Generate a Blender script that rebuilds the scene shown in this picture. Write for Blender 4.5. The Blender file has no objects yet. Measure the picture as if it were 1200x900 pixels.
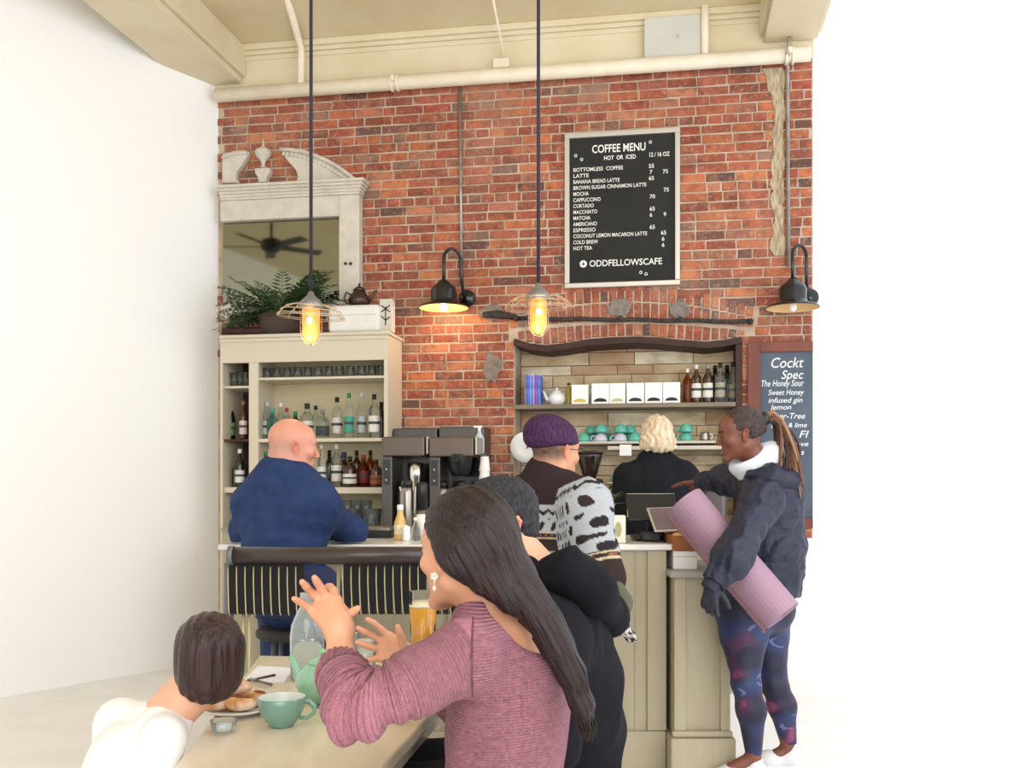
import bpy, bmesh, math, random
import numpy as np
import openvdb
from mathutils import Vector, Matrix, Euler

C = bpy.context.scene.collection
rnd = random.Random(7)

# ---------------------------------------------------------------- camera
CAMZ = 1.34
cam_d = bpy.data.cameras.new('camera')
cam = bpy.data.objects.new('camera', cam_d)
C.objects.link(cam)
cam.location = (0, 0, CAMZ)
cam.rotation_euler = (math.pi / 2, 0, 0)
cam_d.sensor_width = 36
cam_d.lens = 34.5
cam_d.shift_y = 0.1
cam_d.clip_start = 0.05
bpy.context.scene.camera = cam

# ---------------------------------------------------------------- world and light
sc = bpy.context.scene
w = bpy.data.worlds.new('overcast_sky')
sc.world = w
w.use_nodes = True
w.node_tree.nodes['Background'].inputs[0].default_value = (0.93, 0.96, 1.0, 1)
w.node_tree.nodes['Background'].inputs[1].default_value = 1.3


def area(name, loc, look, sx, sy, power, col):
    l = bpy.data.lights.new(name, 'AREA')
    l.shape = 'RECTANGLE'
    l.size, l.size_y = sx, sy
    l.energy = power
    l.color = col
    o = bpy.data.objects.new(name, l)
    C.objects.link(o)
    o.location = loc
    o.rotation_euler = (Vector(look) - Vector(loc)).to_track_quat('-Z', 'Y').to_euler()
    return o


# daylight through the tall street windows: one bay behind the camera, one bay to its side
area('street_window_light', (0.3, -2.2, 2.7), (0, 5, 1.9), 4.0, 3.6, 160, (1.0, 0.985, 0.96))
area('side_window_light', (2.6, 2.4, 2.4), (-1.2, 5.4, 1.6), 3.0, 3.2, 70, (0.97, 0.985, 1.0))
sc.view_settings.view_transform = 'Standard'
sc.view_settings.look = 'None'
sc.view_settings.gamma = 1
sc.view_settings.use_curve_mapping = False
sc.view_settings.exposure = 0.14

# ---------------------------------------------------------------- coordinates
F_PX = 1150.0
TH = math.radians(9.43)
U = Vector((math.cos(TH), -math.sin(TH), 0))      # along the brick wall
NI = Vector((math.sin(TH), math.cos(TH), 0))      # into the brick wall
W0 = Vector((0, 7.2, 0))


def J(px, py, Y):
    return Vector(((px - 600) * Y / F_PX, Y, CAMZ + (570 - py) * Y / F_PX))


def Wp(px, py, yl=0.0):
    """a sight line met with the plane yl in front of (-) the brick wall, in the wall's own frame"""
    d = Vector(((px - 600) / F_PX, 1, (570 - py) / F_PX))
    c = Vector((0, 0, CAMZ))
    t = (yl - (c - W0).dot(NI)) / d.dot(NI)
    p = c + d * t - W0
    return Vector((p.dot(U), yl, p.z))


def Wu(px, yl=0.0):
    return Wp(px, 500, yl)[0]


def Wz(px, py, yl=0.0):
    return Wp(px, py, yl)[2]


def lin(c):
    out = []
    for v in c[:3]:
        v = v / 255.0
        out.append(v / 12.92 if v <= 0.04045 else ((v + 0.055) / 1.055) ** 2.4)
    return tuple(out)


# ---------------------------------------------------------------- materials
MATS = {}


def mk(name, col, rough=0.6, metal=0.0, bump=None, var=None, trans=0.0, emis=None, attr=False, coat=0.0,
       spec=0.5, sheen=0.0, ior=1.45, stretch=None, rib=None, alpha=None, rot=None):
    """bump=(scale,strength)  var=(scale, rgb255, amount)  rib=(attribute, frequency, strength)"""
    if name in MATS:
        return MATS[name]
    m = bpy.data.materials.new(name)
    MATS[name] = m
    m.use_nodes = True
    nt = m.node_tree
    b = nt.nodes['Principled BSDF']
    L = nt.links.new
    b.inputs['Roughness'].default_value = rough
    b.inputs['Metallic'].default_value = metal
    b.inputs['Specular IOR Level'].default_value = spec
    b.inputs['Coat Weight'].default_value = coat
    b.inputs['Sheen Weight'].default_value = sheen
    b.inputs['IOR'].default_value = ior
    b.inputs['Transmission Weight'].default_value = trans
    if alpha is not None:
        b.inputs['Alpha'].default_value = alpha
    tc = nt.nodes.new('ShaderNodeTexCoord')
    mp = nt.nodes.new('ShaderNodeMapping')
    L(tc.outputs['Object'], mp.inputs[0])
    if stretch:
        mp.inputs['Scale'].default_value = stretch
    if rot:
        mp.vector_type = 'TEXTURE'
        mp.inputs['Rotation'].default_value = rot
        if stretch:
            mp.inputs['Scale'].default_value = [1 / q for q in stretch]
    if attr:
        a = nt.nodes.new('ShaderNodeAttribute')
        a.attribute_name = 'Col'
        src = a.outputs['Color']
    else:
        r = nt.nodes.new('ShaderNodeRGB')
        r.outputs[0].default_value = (*lin(col), 1)
        src = r.outputs[0]
    if var:
        n = nt.nodes.new('ShaderNodeTexNoise')
        n.inputs['Scale'].default_value = var[0]
        n.inputs['Detail'].default_value = 5
        L(mp.outputs[0], n.inputs['Vector'])
        cr = nt.nodes.new('ShaderNodeMapRange')
        cr.inputs['From Min'].default_value = 0.38
        cr.inputs['From Max'].default_value = 0.68
        cr.inputs['To Max'].default_value = var[2]
        L(n.outputs['Fac'], cr.inputs['Value'])
        mx = nt.nodes.new('ShaderNodeMix')
        mx.data_type = 'RGBA'
        mx.inputs['B'].default_value = (*lin(var[1]), 1)
        L(cr.outputs[0], mx.inputs['Factor'])
        L(src, mx.inputs['A'])
        src = mx.outputs['Result']
    L(src, b.inputs['Base Color'])
    hgt = None
    if bump:
        n2 = nt.nodes.new('ShaderNodeTexNoise')
        n2.inputs['Scale'].default_value = bump[0]
        n2.inputs['Detail'].default_value = 4
        L(mp.outputs[0], n2.inputs['Vector'])
        bp = nt.nodes.new('ShaderNodeBump')
        bp.inputs['Strength'].default_value = bump[1]
        bp.inputs['Distance'].default_value = 0.01
        L(n2.outputs['Fac'], bp.inputs['Height'])
        hgt = bp.outputs[0]
    if rib:
        a2 = nt.nodes.new('ShaderNodeAttribute')
        a2.attribute_name = rib[0]
        ml = nt.nodes.new('ShaderNodeMath')
        ml.operation = 'MULTIPLY'
        ml.inputs[1].default_value = rib[1]
        L(a2.outputs['Fac'], ml.inputs[0])
        sn = nt.nodes.new('ShaderNodeMath')
        sn.operation = 'SINE'
        L(ml.outputs[0], sn.inputs[0])
        bp2 = nt.nodes.new('ShaderNodeBump')
        bp2.inputs['Strength'].default_value = rib[2]
        bp2.inputs['Distance'].default_value = 0.003
        L(sn.outputs[0], bp2.inputs['Height'])
        if hgt:
            L(hgt, bp2.inputs['Normal'])
        hgt = bp2.outputs[0]
    if hgt:
        L(hgt, b.inputs['Normal'])
    if emis:
        b.inputs['Emission Color'].default_value = (*lin(emis[0]), 1)
        b.inputs['Emission Strength'].default_value = emis[1]
    return m


# ---------------------------------------------------------------- object helpers
ORG = {}


def frame_mat(frame, loc):
    loc = Vector(loc)
    if frame == 'W':
        return Matrix.Translation(W0 + U * loc[0] + NI * loc[1] + Vector((0, 0, loc[2]))) @ Matrix.Rotation(-TH, 4, 'Z')
    return Matrix.Translation(loc)


def setm(o, frame, loc):
    o.location = frame_mat(frame, loc).to_translation()
    if frame == 'W':
        o.rotation_euler = (0, 0, -TH)


def tagp(o, label=None, cat=None, group=None, kind=None):
    if label:
        o['label'] = label
    if cat:
        o['category'] = cat
    if group:
        o['group'] = group
    if kind:
        o['kind'] = kind
    return o


def thing(name, label, cat, loc=(0, 0, 0), group=None, frame=None, kind=None):
    o = bpy.data.objects.new(name, None)
    o.empty_display_size = 0.05
    C.objects.link(o)
    setm(o, frame, loc)
    ORG[o.name] = Vector(loc)
    return tagp(o, label, cat, group, kind)


class MB:
    def __init__(s):
        s.v, s.f, s.sm, s.mi, s.col = [], [], [], [], []
        s.m = 0
        s.c = None

    def _add(s, vs, fs, smooth=False):
        n = len(s.v)
        s.v += [tuple(p) for p in vs]
        s.col += [s.c or (1, 1, 1)] * len(vs)
        for f in fs:
            s.f.append([i + n for i in f])
            s.sm.append(smooth)
            s.mi.append(s.m)
        return s

    def box(s, x0, x1, y0, y1, z0, z1, M=None):
        vs = [Vector((x, y, z)) for x in (x0, x1) for y in (y0, y1) for z in (z0, z1)]
        if M is not None:
            vs = [M @ v for v in vs]
        return s._add(vs, [(0, 1, 3, 2), (4, 6, 7, 5), (0, 4, 5, 1), (2, 3, 7, 6), (0, 2, 6, 4), (1, 5, 7, 3)])

    def rbox(s, x0, x1, y0, y1, z0, z1, r=0.005, M=None, seg=2):
        bm = bmesh.new()
        bmesh.ops.create_cube(bm, size=1)
        for v in bm.verts:
            v.co = Vector(((x0 + x1) / 2 + v.co.x * (x1 - x0), (y0 + y1) / 2 + v.co.y * (y1 - y0), (z0 + z1) / 2 + v.co.z * (z1 - z0)))
        bmesh.ops.bevel(bm, geom=bm.edges[:], offset=r, segments=seg, profile=0.5, affect='EDGES')
        vs = [(M @ v.co if M is not None else v.co.copy()) for v in bm.verts]
        fs = [[v.index for v in f.verts] for f in bm.faces]
        bm.free()
        return s._add(vs, fs)

    def tube(s, pts, r, seg=10, smooth=True, caps=True, flat=None):
        pts = [Vector(p) for p in pts]
        rs = r if isinstance(r, (list, tuple)) else [r] * len(pts)
        vs, fs = [], []
        t0 = (pts[1] - pts[0]).normalized()
        n = t0.orthogonal().normalized()
        for i, p in enumerate(pts):
            t = (pts[min(i + 1, len(pts) - 1)] - pts[max(i - 1, 0)]).normalized()
            n = (n - t * n.dot(t))
            n = n.normalized() if n.length > 1e-6 else t.orthogonal().normalized()
            b = t.cross(n)
            for k in range(seg):
                a = 2 * math.pi * k / seg
                vs.append(p + n * (math.cos(a) * rs[i]) + b * (math.sin(a) * rs[i] * (flat or 1)))
        for i in range(len(pts) - 1):
            for k in range(seg):
                k2 = (k + 1) % seg
                fs.append((i * seg + k, i * seg + k2, (i + 1) * seg + k2, (i + 1) * seg + k))
        if caps:
            fs.append(tuple(range(seg))[::-1])
            e = (len(pts) - 1) * seg
            fs.append(tuple(range(e, e + seg)))
        return s._add(vs, fs, smooth)

    def lathe(s, prof, c=(0, 0, 0), seg=20, M=None, smooth=True, caps=True):
        """prof: [(r, z)] from bottom to top"""
        c = Vector(c)
        vs, fs = [], []
        for (r, z) in prof:
            for k in range(seg):
                a = 2 * math.pi * k / seg
                p = Vector((r * math.cos(a), r * math.sin(a), z))
                vs.append((M @ p if M is not None else p) + c)
        for i in range(len(prof) - 1):
            for k in range(seg):
                k2 = (k + 1) % seg
                fs.append((i * seg + k, i * seg + k2, (i + 1) * seg + k2, (i + 1) * seg + k))
        if caps:
            if prof[0][0] > 1e-4:
                fs.append(tuple(range(seg))[::-1])
            if prof[-1][0] > 1e-4:
                e = (len(prof) - 1) * seg
                fs.append(tuple(range(e, e + seg)))
        return s._add(vs, fs, smooth)

    def prism(s, poly, y0, y1, M=None):
        """polygon in x,z thickened in y"""
        n = len(poly)
        vs = [Vector((p[0], y, p[1])) for y in (y0, y1) for p in poly]
        if M is not None:
            vs = [M @ v for v in vs]
        fs = [tuple(range(n)), tuple(range(n, 2 * n))[::-1]]
        for i in range(n):
            j = (i + 1) % n
            fs.append((i, i + n, j + n, j))
        return s._add(vs, fs)

    def ball(s, c, r, seg=16, rings=10, M=None):
        r = Vector(r) if hasattr(r, '__len__') else Vector((r, r, r))
        vs, fs = [], []
        for i in range(rings + 1):
            t = math.pi * i / rings
            for k in range(seg):
                a = 2 * math.pi * k / seg
                p = Vector((math.sin(t) * math.cos(a) * r[0], math.sin(t) * math.sin(a) * r[1], -math.cos(t) * r[2]))
                vs.append((M @ p if M is not None else p) + Vector(c))
        for i in range(rings):
            for k in range(seg):
                k2 = (k + 1) % seg
                fs.append((i * seg + k, i * seg + k2, (i + 1) * seg + k2, (i + 1) * seg + k))
        return s._add(vs, fs, True)

    def mesh(s, name, mats, off=Vector((0, 0, 0))):
        me = bpy.data.meshes.new(name)
        me.from_pydata([(v[0] - off[0], v[1] - off[1], v[2] - off[2]) for v in s.v], [], s.f)
        for m in (mats if isinstance(mats, (list, tuple)) else [mats]):
            me.materials.append(m)
        me.polygons.foreach_set('use_smooth', s.sm)
        me.polygons.foreach_set('material_index', s.mi)
        if s.c is not None:
            a = me.color_attributes.new('Col', 'FLOAT_COLOR', 'POINT')
            a.data.foreach_set('color', [x for c in s.col for x in (*c, 1)])
        me.validate()
        me.update()
        bm = bmesh.new()
        bm.from_mesh(me)
        bmesh.ops.recalc_face_normals(bm, faces=bm.faces)
        bm.to_mesh(me)
        bm.free()
        return me

    def build(s, name, mats, parent=None, frame=None, loc=None, bevel=0, **tags):
        """as a part: vertices are in the frame of the parent's own frame; as a thing: origin at loc"""
        off = ORG[parent.name] if parent is not None else Vector(loc or (0, 0, 0))
        o = bpy.data.objects.new(name, s.mesh(name, mats, off))
        C.objects.link(o)
        if parent is not None:
            o.parent = parent
            ORG[o.name] = ORG[parent.name]
        else:
            setm(o, frame, off)
            ORG[o.name] = off
        if bevel:
            b = o.modifiers.new('bevel', 'BEVEL')
            b.width = bevel
            b.segments = 2
            b.limit_method = 'ANGLE'
        return tagp(o, **tags)


def copy_tree(o, parent=None):
    c = o.copy()
    C.objects.link(c)
    if parent is not None:
        c.parent = parent
    for ch in list(o.children):
        copy_tree(ch, c)
    return c


def text_part(name, body, size, mat, parent, pos, width=None, shear=0.0, extrude=0.0008, align='LEFT', wgt=0.0, rot=None, space=1.0):
    """lettering standing in the frame's x-z plane, facing -y, as a mesh"""
    cu = bpy.data.curves.new(name, 'FONT')
    cu.body = body
    cu.size = size
    cu.extrude = extrude
    cu.shear = shear
    cu.align_x = align
    cu.offset = wgt
    cu.space_character = space
    cu.resolution_u = 3
    t = bpy.data.objects.new(name, cu)
    C.objects.link(t)
    dg = bpy.context.evaluated_depsgraph_get()
    me = bpy.data.meshes.new_from_object(t.evaluated_get(dg))
    bpy.data.objects.remove(t)
    xs = [v.co.x for v in me.vertices] or [0]
    k = 1.0
    if width and max(xs) > min(xs):
        k = width / (max(xs) - min(xs))
    off = Vector(pos) - ORG[parent.name]
    M = Matrix.Translation(off) @ (rot or Matrix.Identity(4)) @ Matrix.Rotation(math.pi / 2, 4, 'X') @ Matrix.Diagonal((k, 1, 1, 1))
    me.transform(M)
    me.materials.clear()
    me.materials.append(mat)
    o = bpy.data.objects.new(name, me)
    C.objects.link(o)
    o.parent = parent
    return o
# ================================================================ SETTING
M_mortar = mk('mortar', (200, 180, 158), 0.95, bump=(60, 0.9), var=(7, (140, 116, 96), 0.6))
M_brick = mk('brick', (160, 88, 66), 0.9, attr=True, bump=(55, 0.9), var=None)
def brick_material():
    m = M_brick
    nt = m.node_tree
    b = nt.nodes['Principled BSDF']
    L = nt.links.new
    g = nt.nodes.new('ShaderNodeNewGeometry')
    src = b.inputs['Base Color'].links[0].from_socket

    def layer(src, scale, lo, hi, amt, col, seed):
        mp = nt.nodes.new('ShaderNodeMapping')
        mp.inputs['Location'].default_value = (seed, seed * 2, 0)
        L(g.outputs['Position'], mp.inputs[0])
        n = nt.nodes.new('ShaderNodeTexNoise')
        n.inputs['Scale'].default_value = scale
        n.inputs['Detail'].default_value = 6
        n.inputs['Roughness'].default_value = 0.65
        L(mp.outputs[0], n.inputs['Vector'])
        r = nt.nodes.new('ShaderNodeMapRange')
        r.inputs['From Min'].default_value = lo
        r.inputs['From Max'].default_value = hi
        r.inputs['To Max'].default_value = amt
        L(n.outputs['Fac'], r.inputs['Value'])
        x = nt.nodes.new('ShaderNodeMix')
        x.data_type = 'RGBA'
        x.inputs['B'].default_value = (*lin(col), 1)
        L(r.outputs[0], x.inputs['Factor'])
        L(src, x.inputs['A'])
        return x.outputs['Result']
    src = layer(src, 14, 0.46, 0.66, 0.62, (96, 62, 52), 3)
    src = layer(src, 9, 0.50, 0.68, 0.55, (204, 122, 78), 9)
    src = layer(src, 34, 0.54, 0.70, 0.55, (188, 164, 142), 17)
    src = layer(src, 1.1, 0.50, 0.72, 0.35, (190, 152, 130), 31)
    L(src, b.inputs['Base Color'])


brick_material()
M_cream = mk('cream_plaster', (222, 211, 182), 0.7, bump=(12, 0.15), var=(3, (208, 190, 152), 0.5))
M_ceil = mk('ceiling_paint', (218, 204, 172), 0.75, bump=(5, 0.2), var=(2.2, (204, 184, 142), 0.5))
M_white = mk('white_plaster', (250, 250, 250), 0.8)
M_pipe = mk('painted_pipe', (236, 226, 204), 0.45, var=(8, (214, 200, 172), 0.4))
M_floor = mk('pale_floor', (246, 244, 240), 0.5, var=(3, (234, 230, 224), 0.5))
M_rust = mk('rusty_black_iron', (44, 40, 40), 0.75, bump=(70, 0.8), var=(30, (90, 74, 66), 0.6))
M_cement = mk('cement_patch', (140, 130, 120), 0.95, bump=(60, 1.0), var=(30, (104, 96, 90), 0.8))
M_lath = mk('broken_mortar', (196, 180, 150), 0.95, bump=(40, 1.0), var=(22, (140, 118, 92), 0.9), stretch=(3, 1, 0.6))

UL, UR = -2.32, 2.13          # the wall's ends
XL, XR = -2.235, 2.10
ZPIPE = 4.36
ZC = 4.70

# alcove outline
arch_px = [(603, 402), (622, 408), (640, 410), (660, 408), (690, 403), (715, 401), (745, 400), (770, 401), (800, 404), (827, 406), (848, 404), (869, 400)]
arch = [Wp(a, b) for a, b in arch_px]
AL, AR = arch[0][0], arch[-1][0]
AZ0 = 0.92
AD = 0.30

wb = MB()
T = 0.5
wb.box(UL, AL, 0, T, 0, 4.9)
wb.box(AR, UR, 0, T, 0, 4.9)
wb.box(AL, AR, 0, T, 0, AZ0)
for a, b in zip(arch, arch[1:]):
    wb.prism([(a[0], a[2]), (b[0], b[2]), (b[0], 4.9), (a[0], 4.9)], 0, T)
wb.box(AL, AR, AD + 0.02, T, AZ0, 3.0)
wall = wb.build('wall_back', M_mortar, frame='W', kind='structure')

# ---- bricks laid one by one
PAL = [(160, 88, 66), (154, 82, 62), (172, 98, 70), (184, 106, 70), (140, 74, 58), (164, 92, 72), (150, 86, 70), (120, 78, 68),
       (102, 76, 70), (176, 118, 90), (188, 114, 74), (138, 106, 92), (154, 72, 54), (168, 106, 84)]
WTS = [6, 6, 5, 3, 5, 5, 4, 2, 2, 2, 2, 2, 4, 3]
COLS = [lin(tuple(min(255, c * k) for c in p)) for p in PAL for k in (0.93, 1.05)]
CW = [x for x in WTS for k in (0, 1)]
bricks = []           # (u, z, length, height, rotation, colour index, proud)


def in_rect(u, z, r):
    return r[0] < u < r[1] and r[2] < z < r[3]


hid = []              # rectangles fully hidden by furniture fixed to the wall
cabR = Wu(466, 0)
hid.append((UL - 1, cabR - 0.05, 0, Wz(300, 395, 0) - 0.12))
hid.append((UL - 1, Wu(400), Wz(300, 330), Wz(300, 235)))
band_top = Wp(735, 336)[2]


def arch_z(u, base_px):
    """height of a flat arch line through three sight points"""
    (a, b, c) = [Wp(*p) for p in base_px]
    # quadratic through three points
    x0, x1, x2 = a[0], b[0], c[0]
    L0 = (u - x1) * (u - x2) / ((x0 - x1) * (x0 - x2))
    L1 = (u - x0) * (u - x2) / ((x1 - x0) * (x1 - x2))
    L2 = (u - x0) * (u - x1) / ((x2 - x0) * (x2 - x1))
    return a[2] * L0 + b[2] * L1 + c[2] * L2


topl = [(597, 362), (735, 335), (884, 360)]
midl = [(597, 373), (735, 354), (884, 373)]
lowl = [(597, 388), (735, 378), (884, 387)]
AX0, AX1 = Wp(597, 370)[0], Wp(884, 370)[0]
rows = int((4.4 - 0.8) / 0.0685)
for i in range(rows):
    z = 0.83 + i * 0.0685
    head_row = (i % 7 == 3)
    L = 0.104 if head_row else 0.212
    u = UL + (0.05 if i % 2 else -0.055) + rnd.uniform(-0.02, 0.02)
    while u < UR - 0.02:
        l = L if rnd.random() > 0.08 else (0.104 if L > 0.15 else 0.2)
        l += rnd.uniform(-0.008, 0.008)
        a, b = max(u, UL + 0.004), min(u + l, UR - 0.004)
        u += l
        pieces = [(a, b)]
        zz = z + 0.03
        # cut at the alcove
        if zz < 2.85:
            zt = arch_z(min(max((a + b) / 2, AX0), AX1), topl)
            if zz + 0.02 < zt:
                lim0, lim1 = (AX0, AX1) if zz > arch[0][2] else (AL, AR)
                pieces = []
                if a < lim0:
                    pieces.append((a, min(b, lim0)))
                if b > lim1:
                    pieces.append((max(a, lim1), b))
        for (p, q) in pieces:
            if q - p < 0.03:
                continue
            cu = (p + q) / 2
            if any(in_rect(cu, zz, r) for r in hid):
                continue
            bricks.append((cu, zz, q - p - 0.011, 0.0575, 0.0, rnd.choices(range(len(COLS)), CW)[0], rnd.uniform(0.003, 0.009)))
# soldier bricks of the relieving arch
ring_bricks = []
for (la, lb) in ((topl, midl), (midl, lowl), (lowl, None)):
    n = 29
    for k in range(n):
        u = AX0 + (AX1 - AX0) * (k + 0.5) / n
        if la is lowl:
            if not (AL < u < AR):
                continue
            zt = arch_z(u, la) - 0.006
            zb = np.interp(u, [p[0] for p in arch], [p[2] for p in arch]) + 0.036
        else:
            zt, zb = arch_z(u, la), arch_z(u, lb)
            if la is midl:
                zb += 0.012
        h = zt - zb - 0.012
        if h < 0.03:
            continue
        slope = (u - (AX0 + AX1) / 2) * 0.12
        ring_bricks.append((u, (zt + zb) / 2, (AX1 - AX0) / n - 0.011, h, slope, rnd.choices(range(len(COLS)), CW)[0], rnd.uniform(0.002, 0.012)))


def brick_into(mb, u, z, l, h, rot, ci, proud):
    mb.c = COLS[ci]
    M = Matrix.Translation((u, 0, z)) @ Matrix.Rotation(rot, 4, 'Y')
    x, zz, e = l / 2, h / 2, 0.004
    jj = lambda: rnd.uniform(-0.0028, 0.0028)
    J4 = [(jj(), jj()) for _ in range(4)]
    vs = [M @ Vector(p) for p in [(-x, 0.004, -zz), (x, 0.004, -zz), (x, 0.004, zz), (-x, 0.004, zz),
                                  (-x, -proud + e, -zz), (x, -proud + e, -zz), (x, -proud + e, zz), (-x, -proud + e, zz),
                                  (-x + e, -proud, -zz + e), (x - e, -proud, -zz + e), (x - e, -proud, zz - e), (-x + e, -proud, zz - e)]]
    vs = [v + Vector((J4[i % 4][0], 0, J4[i % 4][1])) for i, v in enumerate(vs)]
    fs = [(0, 1, 5, 4), (1, 2, 6, 5), (2, 3, 7, 6), (3, 0, 4, 7), (4, 5, 9, 8), (5, 6, 10, 9), (6, 7, 11, 10), (7, 4, 8, 11), (8, 9, 10, 11)]
    mb._add(vs, fs)


cb = Wp(794, 150)
ca = Wp(663, 337)
board_rect = (ca[0], cb[0], ca[2], Wz(700, 152))
cand = [b for b in bricks if b[2] > 0.15 and b[1] > 1.9 and not in_rect(b[0], b[1], board_rect)]
cand.sort(key=lambda b: (b[0] - 1.6) ** 2 + (b[1] - 2.6) ** 2 * 0.4)
single = cand[:298 - len(ring_bricks)] + ring_bricks
ssel = set(id(b) for b in single)
proto = {}
for b in single:
    ring = any(b is r for r in ring_bricks)
    key = (round(b[2] / 0.006), b[5], int(b[6] / 0.003)) if not ring else (round(b[2] / 0.004), round(b[3] / 0.006), b[5])
    if key not in proto:
        mb = MB()
        brick_into(mb, 0, 0, b[2], b[3], 0, b[5], b[6])
        proto[key] = mb.mesh('brick', M_brick)
    o = bpy.data.objects.new('brick', proto[key])
    C.objects.link(o)
    o.parent = wall
    o.location = (b[0], 0, b[1])
    o.rotation_euler = (0, b[4], 0)
mb = MB()
for b in bricks:
    if id(b) not in ssel:
        brick_into(mb, *b)
mb.build('brickwork', M_brick, parent=wall, kind='stuff')

# cement patches and the broken strip
def blob(mb, cu, cz, ru, rz, y0=-0.014, n=16, jag=0.2):
    poly = []
    for k in range(n):
        a = 2 * math.pi * k / n
        r = 1 + rnd.uniform(-jag, jag)
        poly.append((cu + ru * r * math.cos(a), cz + rz * r * math.sin(a)))
    mb.prism(poly, y0, 0.002)


for (px, py, rx, ry) in ((576, 431, 11, 18), (727, 361, 14, 12), (797, 363, 12, 11), (577, 366, 15, 9)):
    p = Wp(px, py)
    mb = MB()
    blob(mb, p[0], p[2], rx * 6.2 / 1000, ry * 6.2 / 1000)
    mb.build('cement_patch', M_cement, parent=wall, label='grey cement patch')
mb = MB()
zt, zb_ = Wz(912, 80), Wz(912, 300)
edge = []
n = 26
for k in range(n + 1):
    z = zb_ + (zt - zb_) * k / n
    edge.append((Wu(904) + rnd.uniform(-0.02, 0.03) - 0.05 * (k > n - 4), z))
for k in range(n, -1, -1):
    z = zb_ + (zt - zb_) * k / n
    edge.append((Wu(919) + rnd.uniform(-0.012, 0.012), z))
mb.prism(edge, -0.013, 0.002)
mb.build('mortar_strip', M_lath, parent=wall, label='strip of crumbling pale mortar beside the conduit')

# the arched timber lintel, the alcove lining
M_dkwood = mk('dark_old_wood', (70, 44, 34), 0.7, bump=(30, 0.5), var=(14, (40, 26, 22), 0.7), stretch=(0.4, 1, 4))
mb = MB()
for (a, b) in zip(arch, arch[1:]):
    for y0, y1 in ((-0.035, AD),):
        vs = [Vector((p[0], y, p[2] + dz)) for p in (a, b) for y in (y0, y1) for dz in (-0.016, 0.030)]
        mb._add(vs, [(0, 1, 3, 2), (4, 6, 7, 5), (0, 4, 5, 1), (2, 3, 7, 6), (0, 2, 6, 4), (1, 5, 7, 3)])
mb.build('lintel', M_dkwood, parent=wall, label='sagging dark timber lintel over the alcove')
mb = MB()
mb.box(AR - 0.04, AR + 0.005, -0.012, AD, AZ0, Wz(869, 398) - 0.02)
mb.build('jamb', M_dkwood, parent=wall)
M_tan = mk('weathered_plank', (176, 156, 120), 0.85, attr=True, bump=(24, 0.9), var=(6, (150, 122, 84), 0.7), stretch=(0.9, 1, 1.8))
z = AZ0
k = 0
while z < 2.75:
    h = rnd.uniform(0.07, 0.115)
    u = AL - rnd.uniform(0, 0.2)
    while u < AR:
        l = rnd.uniform(0.22, 0.62)
        a, b = max(u, AL + 0.002), min(u + l, AR - 0.002)
        if b - a > 0.03:
            mb = MB()
            q = rnd.choice([(218, 204, 172), (202, 184, 148), (226, 214, 186), (186, 156, 124), (208, 186, 152)])
            mb.c = lin(q)
            mb.box(a + 0.003, b - 0.003, AD - rnd.uniform(0.006, 0.018), AD + 0.019, z + 0.003, z + h - 0.003)
            mb.build('plank', M_tan, parent=wall)
        u += l
    z += h

# added white panel below the chalkboard; its white stands in for glaring daylight
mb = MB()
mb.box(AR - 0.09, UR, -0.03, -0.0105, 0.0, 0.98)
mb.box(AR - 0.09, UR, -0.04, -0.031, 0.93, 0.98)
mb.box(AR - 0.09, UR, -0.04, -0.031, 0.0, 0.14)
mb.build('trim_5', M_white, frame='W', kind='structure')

# iron bar over the arch
t = thing('iron_bar', 'long rusty black iron bar bolted across the brick arch above the alcove', 'bar', Wp(725, 377, -0.04), frame='W')
a, b = Wp(604, 373, -0.045), Wp(880, 377, -0.045)
mb = MB()
N = 14
mb.tube([a.lerp(b, i / N) + Vector((0, 0, 0.004 * math.sin(i * 1.9))) for i in range(N + 1)], 0.016, 8)
mb.build('bar', M_rust, t)
for px in (565, 592):
    pass
for q in (a, b, Wp(727, 373, -0.045), Wp(797, 374, -0.045)):
    mb = MB()
    mb.tube([(q[0], -0.07, q[2]), (q[0], -0.011, q[2])], 0.018, 8)
    mb.build('bolt', M_rust, t)
o = MB()
e0, e1 = Wp(566, 369, -0.03), Wp(606, 372, -0.03)
o.tube([e0, e0.lerp(e1, 0.4) + Vector((0, 0, 0.012)), e1], [0.02, 0.032, 0.018], 8)
o.build('anchor', M_rust, t)

# fascia, cornice, ceiling
mb = MB()
mb.box(UL, UR, -0.03, 0.02, ZPIPE - 0.04, ZC + 0.05)
mb.build('trim_1', M_cream, frame='W', kind='structure')
mb = MB()
for (d, z0, z1) in ((0.09, ZC - 0.045, ZC), (0.065, ZC - 0.075, ZC - 0.045), (0.045, ZC - 0.11, ZC - 0.075)):
    mb.box(UL, UR, -d, -0.02, z0, z1)
mb.build('trim_2', M_cream, frame='W', kind='structure', bevel=0.006)
mb = MB()
mb.box(-6.3, XR + 0.02, -2.4, 8.2, ZC, ZC + 0.12)
mb.build('ceiling', M_ceil, kind='structure')
# boxed ceiling beams, running from the brick wall towards the street
def beam(name, uc, wd, zlow, label=None):
    mb = MB()
    mb.box(uc - wd / 2, uc + wd / 2, -3.6, -0.032, zlow + 0.05, ZC + 0.001)
    mb.box(uc - wd / 2 + 0.03, uc + wd / 2 - 0.03, -3.6, -0.04, zlow, zlow + 0.05)
    return mb.build(name, M_cream, frame='W', kind='structure', bevel=0.008)


beam('trim_3', Wu(262, -0.1) - 0.1, 0.5, 4.42)
beam('trim_4', Wu(917, -0.1) + 0.06, 0.42, 4.44)

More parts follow.
